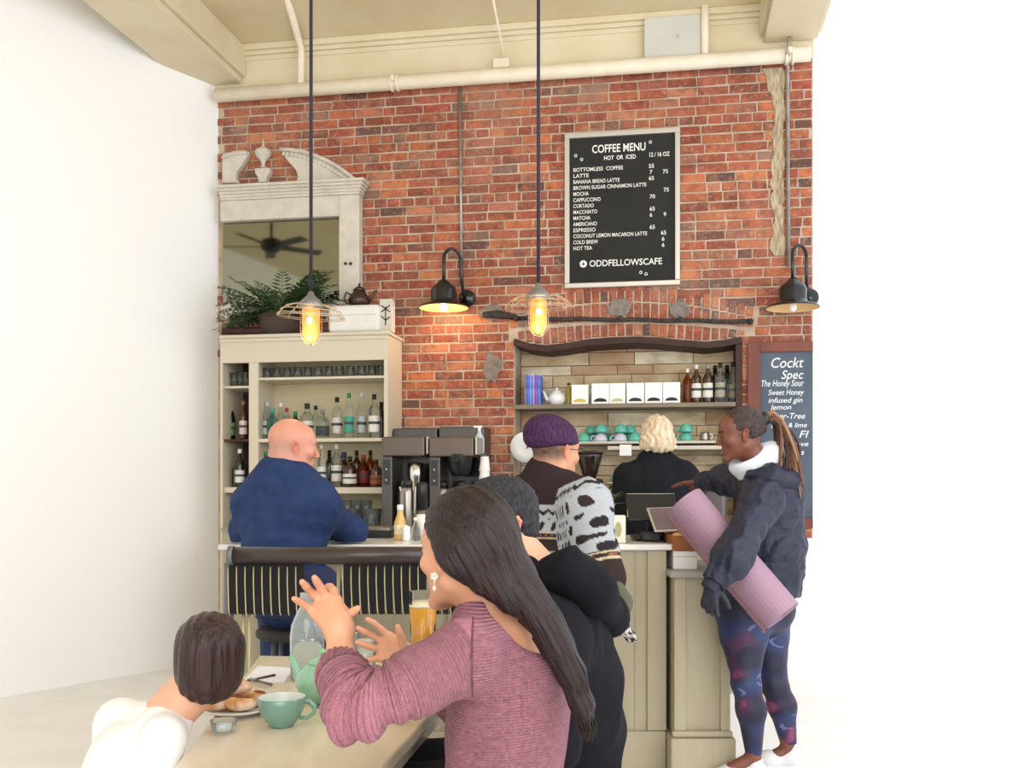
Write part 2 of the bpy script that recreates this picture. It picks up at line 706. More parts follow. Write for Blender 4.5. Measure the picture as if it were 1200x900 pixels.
# side walls and floor; the room widens towards the street on the mirror's side
AW = math.radians(36)
mb = MB()
RM = Matrix.Translation((XL, 7.62, 0)) @ Matrix.Rotation(-AW, 4, 'Z')
mb.box(-0.15, 0, -6.4, 0.1, 0, ZC, M=RM)
xe = XL - 6.4 * math.sin(AW)
ye = 7.62 - 6.4 * math.cos(AW)
mb.box(xe - 0.15, xe, -2.4, ye, 0, ZC)
mb.build('wall_left', M_white, kind='structure')
# the side towards the street is an open glazed front: slim pier at the brick wall, then daylight
M_frame = mk('window_frame_paint', (244, 242, 238), 0.5)
mb = MB()
for y in (-2.3, 0.2, 2.6):
    mb.box(XR + 0.03, XR + 0.1, y, y + 0.06, 0.0, ZC)
mb.box(XR + 0.03, XR + 0.1, -2.3, 2.6, 4.1, 4.2)
mb.build('window_1', M_frame, kind='structure')
mb = MB()
mb.box(-6.3, XR + 0.12, -2.4, 8.0, -0.1, 0)
mb.build('floor', M_floor, kind='structure')
# pipes
def wall_tube(name, pts, r, m, label, cat='pipe', yl=-0.09, clamps=()):
    P = [Wp(a, b, yl if len(q) == 0 else q[0]) for (a, b, *q) in pts]
    t = thing(name, label, cat, P[0], frame='W')
    mb = MB()
    mb.tube(P, r, 14)
    mb.build('tube', m, t)
    for (px, py, *q) in clamps:
        c = Wp(px, py, q[0] if q else yl)
        d = (P[1] - P[0]).normalized()
        mb = MB()
        for s in (-1, 1):
            mb.tube([c + d * (s * 0.022 - 0.008), c + d * (s * 0.022 + 0.008)], r + 0.012, 14)
        mb.box(c[0] - 0.012, c[0] + 0.012, c[1] - r - 0.02, c[1] - r + 0.01, c[2] - 0.012, c[2] + 0.03)
        mb.build('clamp', m, t)
    return t


p = wall_tube('sprinkler_pipe', [(254, 112), (950, 63)], 0.052, M_pipe, 'long thick cream painted pipe running along the top of the brick wall', yl=-0.10, clamps=((463, 97), (925, 65)))
M_conduit = mk('bare_conduit', (176, 168, 160), 0.4, 0.6, var=(12, (120, 104, 92), 0.5))
wall_tube('branch_pipe', [(334, -12, -0.75), (351, 50, -0.13), (353, 58, -0.11), (353, 100, -0.11)], 0.026, M_pipe, 'cream painted pipe crossing the ceiling and dropping to the thick pipe beside the mirror', clamps=())
wall_tube('drop_pipe', [(826, -20, -0.1), (826, 66, -0.1)], 0.028, M_pipe, 'short vertical cream pipe beside the pale metal box', clamps=())
t = wall_tube('ceiling_conduit', [(576, -10, -0.65), (588, 52, -0.12), (590, 72, -0.06)], 0.009, M_pipe, 'thin cream conduit coming down to a small square junction box')
mb = MB()
c = Wp(588, 76, -0.05)
mb.rbox(c[0] - 0.06, c[0] + 0.06, -0.09, -0.03, c[2] - 0.035, c[2] + 0.035)
mb.build('junction_box', M_pipe, t)
wall_tube('lamp_conduit', [(539, 103, -0.02), (541, 334, -0.02)], 0.011, M_conduit, 'thin bare conduit running down the bricks to the black gooseneck lamp', yl=-0.02)
t = wall_tube('wall_conduit', [(929, 25, -0.06), (923, 62, -0.17), (923, 80, -0.03), (924, 312, -0.03)], 0.014, M_conduit, 'bare conduit beside the strip of broken mortar')
M_panel = mk('grey_metal_panel', (206, 206, 198), 0.5, var=(4, (190, 190, 182), 0.5))
t = thing('electrical_box', 'flat pale grey metal box mounted above the thick pipe', 'electrical box', Wp(788, 45, -0.04), frame='W')
a, b = Wp(755, 68, -0.1), Wp(821, 16, -0.1)
mb = MB()
mb.rbox(a[0], b[0], -0.10, -0.03, a[2], b[2], 0.004)
mb.build('cover', M_panel, t)
mb = MB()
c = Wp(795, 43, -0.1)
mb.tube([(c[0], -0.106, c[2]), (c[0], -0.099, c[2])], 0.012, 10)
mb.build('knockout', M_panel, t)
# ================================================================ THINGS ON AND AT THE BRICK WALL
M_cab = mk('cream_cabinet_paint', (206, 196, 176), 0.55, var=(4, (204, 192, 166), 0.5), bump=(20, 0.1))
M_cabin = mk('cabinet_interior', (206, 194, 160), 0.7, var=(4, (188, 174, 138), 0.5))
M_black = mk('black_enamel', (16, 17, 19), 0.25, coat=0.4)
M_mirr = mk('old_mirror_glass', (142, 142, 126), 0.04, 1.0)
M_wpaint = mk('chalky_white_paint', (208, 201, 188), 0.7, var=(10, (184, 176, 160), 0.6), bump=(30, 0.25))
M_steel = mk('brushed_steel', (150, 144, 138), 0.32, 0.95, var=(3, (140, 134, 128), 0.5))
M_dsteel = mk('dark_steel', (92, 88, 84), 0.35, 0.8)
M_blackp = mk('black_plastic', (24, 25, 28), 0.4)
M_wht = mk('glazed_white', (238, 238, 236), 0.25, coat=0.3)
M_paper = mk('white_card', (242, 241, 238), 0.7)

# ---------- menu letter board
dB = -0.045
A, B = Wp(663, 337, dB), Wp(794, 155, dB)
t = thing('menu_board', 'tall black felt letter board with silver frame listing the coffee menu, hung on the bricks', 'menu board', ((A[0] + B[0]) / 2, 0, A[2]), frame='W')
x0, x1, z0, z1 = Wp(661.5, 250, dB)[0], Wp(797, 250, dB)[0], Wz(663, 338, dB), Wz(663, 156.5, dB)
M_felt = mk('black_felt', (40, 39, 38), 0.95, var=(2, (50, 49, 47), 0.5), bump=(200, 0.2))
M_silver = mk('silver_frame', (196, 190, 180), 0.4, 0.5)
M_letter = mk('white_letter', (236, 234, 228), 0.6)
mb = MB()
mb.box(x0 + 0.02, x1 - 0.02, -0.03, -0.011, z0 + 0.02, z1 - 0.02)
mb.build('felt_panel', M_felt, t)
mb = MB()
fw = 0.036
for (a, b, c, d) in ((x0, x1, z0, z0 + fw), (x0, x1, z1 - fw, z1), (x0, x0 + fw, z0 + fw, z1 - fw), (x1 - fw, x1, z0 + fw, z1 - fw)):
    mb.box(a, b, -0.05, -0.012, c, d)
mb.build('frame', M_silver, t, bevel=0.005)
mb = MB()
c_ = (x0 + x1) / 2
mb.box(c_ - 0.0015, c_ + 0.0015, -0.0325, -0.0295, z0 + fw, z1 - fw)
mb.build('seam', M_blackp, t)
SX = (x1 - x0) / 134.0


def brow(txt, px, py, size_px, w_px=None, wgt=0.0006):
    # rows follow the board, so heights come from the board's own proportions
    fz = (py - 152.0) / (333.0 - 152.0)
    z = z1 - fw * 0.2 - fz * (z1 - z0 - fw * 0.4)
    x = x0 + (px - 663) * SX
    text_part('lettering', txt, size_px * SX * 1.25, M_letter, t, (x, -0.032, z), width=w_px * SX if w_px else None, wgt=wgt)


brow('COFFEE MENU', 695, 175, 10.5, 62, 0.0010)
brow('HOT  OR  ICED', 709, 184, 5.5, 37)
brow('12 / 16 OZ', 761, 183, 5.5, 23)
LM = [('BOTTOMLESS  COFFEE', 197.0, 58, (('55', 761),)), ('LATTE', 204.2, 18, (('7', 762), ('75', 777))), ('BANANA BREAD LATTE', 211.3, 54, (('65', 761),)),
      ('BROWN SUGAR CINNAMON LATTE', 218.4, 85, ()), ('MOCHA', 225.6, 18, (('75', 778),)), ('CAPPUCCINO', 232.8, 32, (('70', 762),)), ('CORTADO', 239.9, 24, ()),
      ('MACCHIATO', 247.1, 28, (('65', 762),)), ('MATCHA', 254.2, 20, (('6', 762), ('9', 778))), ('AMERICANO', 261.4, 28, ()), ('ESPRESSO', 268.5, 26, (('65', 762),)),
      ('COCONUT LEMON MACARON LATTE', 275.6, 86, (('65', 775),)), ('COLD BREW', 282.8, 29, (('6', 776),)), ('HOT TEA', 289.9, 22, (('6', 776),))]
for (s, py, wpx, pr) in LM:
    brow(s, 673, py - 1, 5.0, wpx, 0.0003)
    for (q, px) in pr:
        brow(q, px, py - 2.0 + 1, 5.2, None, 0.0003)
brow('ODDFELLOWSCAFE', 692, 309, 8.4, 84, 0.0006)
# round mark before the name, small clips
def bxz(px, py):
    fz = (py - 152.0) / (333.0 - 152.0)
    return x0 + (px - 663) * SX, z1 - fw * 0.2 - fz * (z1 - z0 - fw * 0.4)


MXZ = Matrix.Rotation(math.pi / 2, 4, 'X')
bx, bz = bxz(685, 305.5)
mb = MB()
mb.lathe([(0.0, 0), (0.026, 0), (0.026, 0.002), (0.0, 0.002)], (bx, -0.031, bz), 20, MXZ, False)
mb.build('round_mark', M_letter, t)
mb = MB()
mb.box(bx - 0.003, bx + 0.003, -0.035, -0.033, bz - 0.014, bz + 0.014)
mb.box(bx - 0.013, bx + 0.013, -0.035, -0.033, bz - 0.003, bz + 0.003)
mb.build('cross_mark', M_felt, t)
for (px, py) in ((676, 177), (683, 182), (763, 166), (752, 318), (758, 320)):
    bx, bz = bxz(px, py)
    mb = MB()
    mb.tube([(bx + 0.009 * math.cos(a), -0.034, bz + 0.009 * math.sin(a)) for a in [i * math.pi / 5 for i in range(11)]], 0.003, 5)
    mb.build('ring_mark', M_letter, t)

# ---------- cocktail chalkboard with wood frame, cut off by the wall's end
dB = -0.03
cx0, cx1 = Wu(876, dB), UR - 0.005
cz0, cz1 = 1.05, Wz(905, 401, dB)
t = thing('chalkboard', 'blue-grey chalkboard in a brown wood frame, handwritten with the cocktail list', 'chalkboard', ((cx0 + cx1) / 2, 0, cz0), frame='W')
M_redwood = mk('reddish_frame_wood', (122, 66, 52), 0.6, bump=(20, 0.3), stretch=(1, 1, 0.2), var=(6, (92, 48, 40), 0.6))
M_chalk = mk('chalkboard_slate', (74, 84, 98), 0.8, var=(3, (96, 106, 118), 0.7))
M_ch = mk('chalk', (226, 230, 232), 0.9)
mb = MB()
mb.box(cx0 + 0.08, cx1, -0.025, -0.0095, cz0 + 0.05, cz1 - 0.06)
mb.build('slate', M_chalk, t)
mb = MB()
mb.box(cx0, cx0 + 0.085, -0.045, -0.0096, cz0, cz1)
mb.box(cx0 + 0.085, cx1, -0.045, -0.0096, cz1 - 0.07, cz1)
mb.box(cx0 + 0.085, cx1, -0.045, -0.0096, cz0, cz0 + 0.07)
mb.build('frame', M_redwood, t, bevel=0.004)
for (s, px, py, sz, wpx) in (('Cockt', 902, 431, 13, 38), ('Spec', 915, 444, 11, 26), ('The Honey Sour', 891, 453, 8, 50), ('Sweet Honey', 900, 463, 7, 42), ('infused gin', 900, 472, 6.5, 40),
                             ('lemon', 903, 480, 6.5, 24), ('Fever-Tree', 899, 491, 7.5, 44), ('tonic & lime', 903, 501, 6, 42), ('La Fl', 917, 513, 9, 30), ('sage, agave', 903, 523, 6, 44),
                             ('bitters', 912, 533, 7, 30)):
    p = Wp(px, py, dB)
    q = Wp(px + wpx, py, dB)
    text_part('handwriting', s, sz * 0.0078, M_ch, t, (p[0], -0.0262, p[2]), width=min(q[0], UR - 0.02) - p[0], shear=0.25, wgt=0.0004)

# ---------- overmantel mirror
dM = -0.10
t = thing('overmantel_mirror', 'large white painted mirror with a broken arched pediment, standing over the bottle cabinet', 'mirror', (Wu(310, dM), 0, Wz(310, 345, dM)), frame='W')
mx1 = Wu(421, dM)
mz0, mzt = Wz(400, 345, dM), Wz(330, 232, dM)
gx1 = Wu(397, dM)
gz0, gz1 = Wz(397, 336, dM) - 0.1, Wz(330, 256, dM)
xl = Wu(258, -0.1)
mb = MB()
mb.box(gx1, mx1, -0.10, -0.012, mz0 - 0.12, mzt)            # stile
mb.box(xl, gx1, -0.10, -0.012, gz1, mzt)                   # top rail
mb.box(xl, gx1, -0.10, -0.012, mz0 - 0.16, gz0)
mb.build('frame', M_wpaint, t, bevel=0.006)
mb = MB()
mb.box(xl, gx1 + 0.004, -0.05, -0.046, gz0 - 0.004, gz1 + 0.004)
mir = mb.build('mirror_glass', M_mirr, t)
mb = MB()
mb.box(xl, gx1 + 0.002, -0.046, -0.013, gz0, gz1)
mb.build('backing', M_dkwood, t)
# cornice: stepped crown
cz = mzt
mb = MB()
zc1 = Wz(330, 216, dM)
n = 5
for i in range(n):
    f = i / (n - 1)
    za, zb2 = cz + (zc1 - cz) * i / n, cz + (zc1 - cz) * (i + 1) / n
    pr = 0.11 + 0.055 * f ** 1.4
    mb.box(xl, mx1 + 0.005 + 0.05 * f ** 1.4, -pr, -0.012, za, zb2 + 0.001)
mb.build('cornice', M_wpaint, t, bevel=0.004)
# pediment halves: swan-neck scroll shapes
def Pq(px, py):
    p = Wp(px, py, dM)
    return (p[0], p[2])


rightp = [(345, 212.5), (347, 205), (345, 198), (340, 192), (334, 186), (329, 178), (325, 171.5), (340, 172), (355, 173.5), (368, 178), (382, 184), (395, 191), (408, 201), (420, 211.5)]
mb = MB()
mb.prism([Pq(*p) for p in rightp], -0.07, -0.012)
mb.build('pediment', M_wpaint, t, bevel=0.006)
for (off, rr) in ((1.5, 0.016), (7.5, 0.011)):
    mb = MB()
    pts = []
    for (px, py) in [(327, 172.5), (340, 173), (355, 175), (368, 179.5), (382, 185.5), (395, 193), (407, 201.5), (417, 210)]:
        q = Pq(px - off * 0.35, py + off * 0.95)
        if py + off * 0.95 < 212 and px > 327 + off * 1.3 - 2:
            pts.append((q[0], -0.072 - (0.006 if off < 5 else 0), q[1]))
    mb.tube(pts, rr, 8)
    mb.build('molding', M_wpaint, t)
for k in range(17):     # dentils along the arch
    f = k / 16
    px = np.interp(f, np.linspace(0, 1, 7), [331, 344, 357, 369, 382, 393, 402])
    py = np.interp(f, np.linspace(0, 1, 7), [176, 177.2, 180, 184.5, 190.5, 197.5, 204])
    q = Pq(px, py + 3)
    mb = MB()
    sl = Matrix.Translation((q[0], 0, q[1])) @ Matrix.Rotation(0.1 + 0.6 * f, 4, 'Y')
    mb.box(-0.009, 0.009, -0.082, -0.068, -0.014, 0.014, M=sl)
    mb.build('dentil', M_wpaint, t)
leftp = [(258, 212.5), (278, 213), (274, 207), (275, 200), (280, 193), (286, 184), (290, 176), (283, 174), (272, 175), (258, 179)]
mb = MB()
mb.prism([Pq(*p) for p in leftp], -0.07, -0.012)
mb.build('pediment', M_wpaint, t, bevel=0.006)
mb = MB()
mb.tube([(*Pq(px, py)[:1], -0.076, Pq(px, py)[1]) for (px, py) in ((288, 178), (276, 178), (262, 182), (258.5, 184))], 0.013, 8)
mb.build('molding', M_wpaint, t)
# urn finial on its bracket
c = Wp(308.5, 214, -0.06)
k_ = 0.0066
mb = MB()
mb.lathe([(r * k_, z * k_) for (r, z) in ((5, 17.0), (2.2, 18.5), (1.8, 22), (4, 26), (8, 30), (9.5, 34), (8.8, 37), (4, 39.5), (1.5, 42), (1.1, 46), (0.3, 51))], (c[0], c[1], c[2]), 20)
mb.build('urn', M_wpaint, t)
mb = MB()
mb.prism([(c[0] + x * k_, c[2] + z * k_) for (x, z) in ((-5, 0), (5, 0), (5, 5), (9, 11), (9, 16), (-9, 16), (-9, 11), (-5, 5))], -0.08, -0.013)
mb.build('urn_bracket', M_wpaint, t, bevel=0.004)
mb = MB()
for s in (-1, 1):
    q = Wp(408 + s * 3, 309, -0.101)
    mb.lathe([(0.0, 0), (0.012, 0), (0.012, 0.006), (0, 0.006)], q, 10, MXZ, False)
mb.build('hook_plate', M_rust, t)

# ---------- back bar cabinet
D = -0.377
cabx1 = Wu(454.5, D)
ctop = Wz(455, 388, D)
cbot = 0.0
CL = Wu(258, D)
t = thing('bottle_cabinet', 'tall cream painted back bar cabinet with open shelves of spirits', 'cabinet', (-1.5, D / 2, 0), frame='W')
pt = 0.022
def zr(py, px=380):
    return Wz(px, py, D)


mb = MB()
mb.box(cabx1 - 0.03, cabx1, D, -0.012, 0, ctop - 0.02)
mb.build('side_panel', M_cab, t, bevel=0.003)
mb = MB()
mb.box(CL, cabx1 + 0.012, D - 0.02, -0.013, ctop - 0.025, ctop)
mb.build('top_board', M_cab, t, bevel=0.005)
zf = Wz(454, 421.5, D)
mb = MB()
mb.box(CL, cabx1 - 0.001, D - 0.002, D + 0.025, zf, ctop - 0.026)
mb.build('fascia', M_cab, t, bevel=0.003)
mb = MB()
mb.box(CL, cabx1 + 0.003, D - 0.012, D - 0.002, ctop - 0.055, ctop - 0.026)
mb.build('molding', M_cab, t, bevel=0.004)
dvx = Wu(291.5, D)
dvx2 = Wu(302.5, D)
mb = MB()
mb.box(dvx, dvx2, D, D + 0.04, 0, zf)
mb.build('stile', M_cab, t, bevel=0.003)
mb = MB()
mb.box(dvx + 0.02, dvx2 - 0.02, D + 0.04, -0.02, 0, ctop - 0.03)
mb.build('divider', M_cab, t)
mb = MB()
mb.box(dvx2 - 0.02, cabx1 - 0.03, -0.03, -0.014, 0, ctop - 0.03)
mb.build('back_panel', M_cabin, t)
mb = MB()
mb.box(CL, dvx + 0.02, -0.03, -0.014, 0, ctop - 0.03)
mb.build('back_panel', M_dkwood, t, label='dark back panel of the narrow side column')
mb = MB()
mb.box(CL, CL + 0.0195, D + 0.001, -0.0305, 0, ctop - 0.03)
mb.build('side_panel', M_cab, t)
SHZ = {}
for (nm, px, py, th, yl0) in (('glass', 380, 441, 0.018, D + 0.01), ('upper', 380, 513.5, 0.025, D + 0.005), ('lower', 380, 571, 0.045, D - 0.005)):
    z = Wz(px, py, D)
    SHZ[nm] = z
    mb = MB()
    mb.box(dvx2 - 0.0199, cabx1 - 0.0301, yl0, -0.031, z - th, z)
    mb.build('shelf', M_cab, t, bevel=0.002)
for (nm, px, py, th) in (('sglass', 275, 452, 0.016), ('supper', 275, 514.5, 0.018), ('slower', 275, 571, 0.04)):
    z = Wz(px, py, D)
    SHZ[nm] = z
    mb = MB()
    mb.box(CL + 0.02, dvx + 0.0199, D + 0.02, -0.031, z - th, z)
    mb.build('shelf', M_dkwood if nm == 'supper' else M_cab, t, bevel=0.002)

# ---------- bottles
def glassm(name, col, rough=0.02, trans=0.95):
    return mk(name, col, rough, trans=trans, ior=1.3)


G_clear = glassm('clear_glass', (236, 242, 240))
G_green = glassm('green_glass', (40, 130, 70))
G_dark = mk('dark_amber_glass', (60, 28, 14), 0.08, coat=0.5)
G_amber = glassm('amber_liquor', (190, 96, 26))
G_blue = glassm('pale_teal_glass', (130, 200, 196))
G_black = mk('black_bottle_glass', (18, 20, 18), 0.1, coat=0.5)
LBL = {}


def lblm(c):
    k = 'paper_label_%d_%d_%d' % c
    return mk(k, c, 0.6, var=(60, tuple(int(x * 0.6) for x in c), 0.5), stretch=(1, 1, 2))


SHAPES = {
    'tall': [(0.0, 0), (0.036, 0.002), (0.038, 0.01), (0.038, 0.19), (0.034, 0.205), (0.016, 0.235), (0.0135, 0.25), (0.0135, 0.295)],
    'round': [(0.0, 0), (0.046, 0.002), (0.049, 0.01), (0.049, 0.12), (0.044, 0.145), (0.02, 0.165), (0.015, 0.18), (0.015, 0.215)],
    'slim': [(0.0, 0), (0.031, 0.002), (0.033, 0.01), (0.033, 0.2), (0.026, 0.23), (0.014, 0.26), (0.0125, 0.27), (0.0125, 0.325)],
    'square': [(0.0, 0), (0.040, 0.002), (0.042, 0.008), (0.042, 0.15), (0.03, 0.168), (0.018, 0.178), (0.016, 0.19), (0.016, 0.23)],
    'wine': [(0.0, 0), (0.036, 0.002), (0.038, 0.01), (0.038, 0.17), (0.03, 0.205), (0.0165, 0.235), (0.0145, 0.3)],
}
PROTO = {}


def bottle(shape, glass, lcol, ccol, label, loc, frame='W', sc_=1.0, group='bottles on the back bar shelves', cat='bottle', rz=0.0):
    key = (shape, glass.name, lcol, ccol)
    if key not in PROTO:
        t = thing('liquor_bottle', label, cat, (0, 0, 0), group)
        pr = SHAPES[shape]
        mb = MB()
        mb.lathe(pr, seg=16)
        mb.build('glass_body', glass, t)
        R_ = pr[3][0]
        zt = pr[3][1]
        if lcol:
            mb = MB()
            mb.lathe([(R_ + 0.0008, zt * 0.22), (R_ + 0.0012, zt * 0.24), (R_ + 0.0012, zt * 0.78), (R_ + 0.0008, zt * 0.8)], seg=16, caps=False)
            lb_ = mb.build('paper_label', lblm(lcol), t)
            mb = MB()
            mb.lathe([(R_ + 0.0016, zt * 0.5), (R_ + 0.002, zt * 0.505), (R_ + 0.002, zt * 0.60), (R_ + 0.0016, zt * 0.605)], seg=16, caps=False)
            mb.build('label_band', lblm((70, 74, 78)), lb_)
        e = pr[-1]
        mb = MB()
        mb.lathe([(e[0] + 0.002, e[1] - 0.03), (e[0] + 0.002, e[1] + 0.006), (0.0, e[1] + 0.007)], seg=12)
        mb.build('cap', mk('cap_%d_%d_%d' % ccol, ccol, 0.4), t)
        PROTO[key] = t
        o = t
    else:
        o = copy_tree(PROTO[key])
        o['label'] = label
        o['group'] = group
    setm(o, frame, loc)
    o.rotation_euler.z += rz
    o.scale = (sc_,) * 3
    return o


def row(specs, shelf_z, yl0, dz=0):
    for i_, (px, shape, g, lc, cc, s, label) in enumerate(specs):
        yl = yl0 + ((-0.045 if i_ % 2 else 0.035) if yl0 < -0.2 else 0)
        bottle(shape, g, lc, cc, label, (Wu(px, yl), yl, shelf_z + 0.0005), sc_=s)


W_, GR, TL, BK, YL, NV = (232, 228, 218), (90, 140, 96), (70, 160, 140), (24, 24, 26), (214, 178, 84), (40, 60, 96)
yu = -0.25
row([(313, 'tall', G_clear, W_, (200, 200, 196), 0.92, 'clear slim bottle with a white label next to the cabinet divider, upper shelf'),
     (319, 'square', G_blue, None, (60, 150, 150), 0.95, 'small teal tinted bottle on the upper shelf behind the bald man'),
     (329, 'slim', G_clear, (210, 90, 60), (230, 230, 226), 0.82, 'clear bottle with a reddish label on the upper shelf'),
     (346, 'round', G_green, (226, 226, 214), (30, 110, 60), 0.9, 'squat green bottle just above the bald man\'s head'),
     (360, 'square', G_clear, W_, (40, 40, 44), 1.12, 'clear square bottle with a big white label and black cap'),
     (378, 'round', G_clear, (60, 62, 66), (120, 120, 120), 0.95, 'round clear bottle with a dark label on the upper shelf'),
     (395, 'tall', G_clear, W_, BK, 1.02, 'clear bottle with a white label and black cap, beside the teal-labelled one'),
     (409, 'slim', G_clear, TL, (30, 120, 90), 0.99, 'clear bottle with a teal label and green cap on the upper shelf'),
     (424, 'slim', G_clear, (196, 204, 208), (190, 190, 190), 1.02, 'plain tall clear bottle with a silver cap on the upper shelf'),
     (438.5, 'tall', G_clear, W_, BK, 1.05, 'clear bottle with black neck and white label at the end of the upper shelf')], SHZ['upper'], yu)
row([(316, 'round', G_blue, None, (120, 180, 170), 0.7, 'tiny teal bottle in the back row of the upper shelf'),
     (336, 'tall', G_clear, None, (190, 40, 40), 0.8, 'clear unlabelled bottle with a red cap in the back row'),
     (370, 'tall', G_clear, None, BK, 0.85, 'unlabelled clear bottle with black cap in the back row'),
     (447, 'wine', G_black, None, BK, 0.9, 'black bottle in the shadow at the cabinet\'s side panel')], SHZ['upper'], -0.12)
yu = -0.26
row([(311.5, 'wine', G_green, None, (40, 150, 80), 0.85, 'green bottle low on the shelf beside the bald man\'s collar'),
     (377, 'slim', G_clear, (220, 220, 214), (190, 190, 190), 0.93, 'slim clear bottle standing by the bald man\'s face'),
     (394.5, 'tall', G_clear, W_, W_, 1.05, 'bottle with white label and tall white cap on the lower shelf'),
     (410, 'round', G_dark, W_, BK, 1.0, 'dark round bottle with a white label on the lower shelf'),
     (426, 'square', G_amber, (120, 40, 30), (150, 60, 40), 1.0, 'amber bottle with a dark red label on the lower shelf'),
     (441, 'round', G_dark, (150, 80, 40), BK, 0.9, 'dark amber bottle by the coffee brewer')], SHZ['lower'], yu)
row([(386, 'wine', G_black, None, BK, 0.9, 'black bottle in the back row of the lower shelf'),
     (403, 'square', G_dark, None, (60, 60, 110), 1.1, 'dark bottle with a blue cap in the back row of the lower shelf'),
     (418, 'tall', G_dark, (110, 60, 40), BK, 0.9, 'brown bottle behind the amber one on the lower shelf'),
     (434, 'tall', G_amber, None, BK, 0.9, 'amber bottle without label in the back row of the lower shelf')], SHZ['lower'], -0.12)
row([(270, 'wine', G_black, (110, 150, 90), BK, 0.95, 'black bottle with a green label in the narrow side column'),
     (285, 'slim', G_dark, (226, 200, 196), (150, 110, 60), 0.86, 'dark bottle with a pale pink label in the narrow side column')], SHZ['supper'], -0.25)
row([(268, 'wine', G_green, None, BK, 0.85, 'dark green bottle low in the narrow side column'),
     (281, 'wine', G_black, (226, 224, 216), (226, 224, 216), 0.92, 'black bottle with white label and cap low in the narrow side column')], SHZ['slower'], -0.25)

# drinking glasses
def tumbler_proto(name, label, r0, r1, h, group, stem=False):
    t = thing(name, label, 'glass', (0, 0, 0), group)
    mb = MB()
    if stem:
        mb.lathe([(0.0, 0), (r0, 0.001), (r0, 0.003), (0.005, 0.008), (0.004, h * 0.4), (r1 * 0.8, h * 0.55), (r1, h * 0.75), (r1 * 0.85, h), (r1 * 0.82, h), (r1 * 0.95, h * 0.76), (r1 * 0.7, h * 0.58), (0.0, h * 0.45)], seg=14)
    else:
        mb.lathe([(0.0, 0), (r0, 0.0), (r1, h), (r1 - 0.002, h), (r0 - 0.002, 0.008), (0, 0.008)], seg=14)
    mb.build('bowl', G_clear, t)
    return t


p0 = tumbler_proto('drinking_glass', 'small clear tumbler lined up on the thin shelf under the cabinet top', 0.024, 0.032, 0.085, 'tumblers on the thin top shelf')
for i, px in enumerate((313, 324.5, 337, 349, 361, 373, 386, 398, 411, 424, 436, 447)):
    o = p0 if i == 0 else copy_tree(p0)
    o['label'] = 'small clear tumbler on the thin top shelf, ' + ['first from the divider', 'second from the divider', 'third from the divider', 'fourth from the divider', 'fifth from the divider', 'sixth from the divider', 'sixth from the side panel', 'fifth from the side panel', 'fourth from the side panel', 'third from the side panel', 'second from the side panel', 'first from the side panel'][i]
    setm(o, 'W', (Wu(px, -0.25), -0.25, SHZ['glass'] + 0.0005))
p0 = tumbler_proto('drinking_glass', 'narrow clear glass in the top of the side column', 0.022, 0.028, 0.11, 'glasses in the narrow side column')
for i, px in enumerate((268, 274.7, 281.4, 288)):
    o = p0 if i == 0 else copy_tree(p0)
    o['label'] = 'narrow clear glass at the top of the side column, ' + ['outermost of four', 'second from outside', 'third from outside', 'next to the divider'][i]
    setm(o, 'W', (Wu(px, -0.25), -0.25, SHZ['sglass'] + 0.0005))

# ---------- things on top of the cabinet
ztop = ctop
M_basket = mk('dark_basket', (74, 60, 50), 0.85, bump=(80, 1.0))
M_leaf = mk('fern_leaf', (62, 86, 46), 0.55, var=(9, (34, 56, 32), 0.7))
t = thing('potted_fern', 'big spiky green fern in a dark basket on top of the bottle cabinet', 'plant', (Wu(329, -0.24), -0.24, ztop), frame='W')
cx, cy = Wu(329, -0.24), -0.24
mb = MB()
mb.lathe([(0.0, 0.0), (0.13, 0.0), (0.16, 0.08), (0.17, 0.15), (0.16, 0.155), (0.0, 0.12)], (cx, cy, ztop), 22)
mb.build('basket', M_basket, t)
mb = MB()
fr = random.Random(3)
for k in range(95):
    a = fr.uniform(0, 2 * math.pi)
    L = fr.uniform(0.36, 0.66)
    up = fr.uniform(0.25, 1.3)
    if fr.random() < 0.35:
        a = fr.uniform(-0.7, 0.5)
        up = fr.uniform(0.6, 1.2)
    elif fr.random() < 0.4:
        a = math.pi + fr.uniform(-0.6, 0.9)
        up = fr.uniform(0.1, 0.9)
    d = Vector((math.cos(a), math.sin(a) * 0.5 - 0.12, 0))
    pts = []
    for j in range(13):
        s = j / 12
        p = Vector((cx, cy, ztop + 0.13)) + d * (L * s * math.cos(up * 0.7)) + Vector((0, 0, L * s * math.sin(up) * 0.9 - 0.42 * L * s * s * (1.25 - up * 0.55)))
        p.z = max(p.z, ztop + 0.02)
        p.y = min(p.y, -0.115)
        p.x = max(p.x, CL + 0.03)
        pts.append(p)
    for j in range(1, 12):
        tdir = (pts[j + 1] - pts[j - 1]).normalized()
        side = tdir.cross(Vector((0, 0, 1)))
        side = side.normalized() if side.length > 0.01 else Vector((1, 0, 0))
        wl_ = 0.085 * math.sin(math.pi * (0.12 + 0.8 * j / 12)) * fr.uniform(0.8, 1.1)
        for s in (-1, 1):
            q = pts[j] + side * (s * wl_) + tdir * 0.03 + Vector((0, 0, fr.uniform(-0.016, 0.006)))
            if q.z < ztop + 0.006:
                q.z = ztop + 0.006
            mb._add([pts[j] - tdir * 0.007, pts[j] + side * (s * wl_ * 0.5) - tdir * 0.004, q, pts[j] + side * (s * wl_ * 0.45) + tdir * 0.017], [(0, 1, 2, 3)])
    mb.tube(pts, 0.0022, 4)
mb.build('foliage', M_leaf, t)

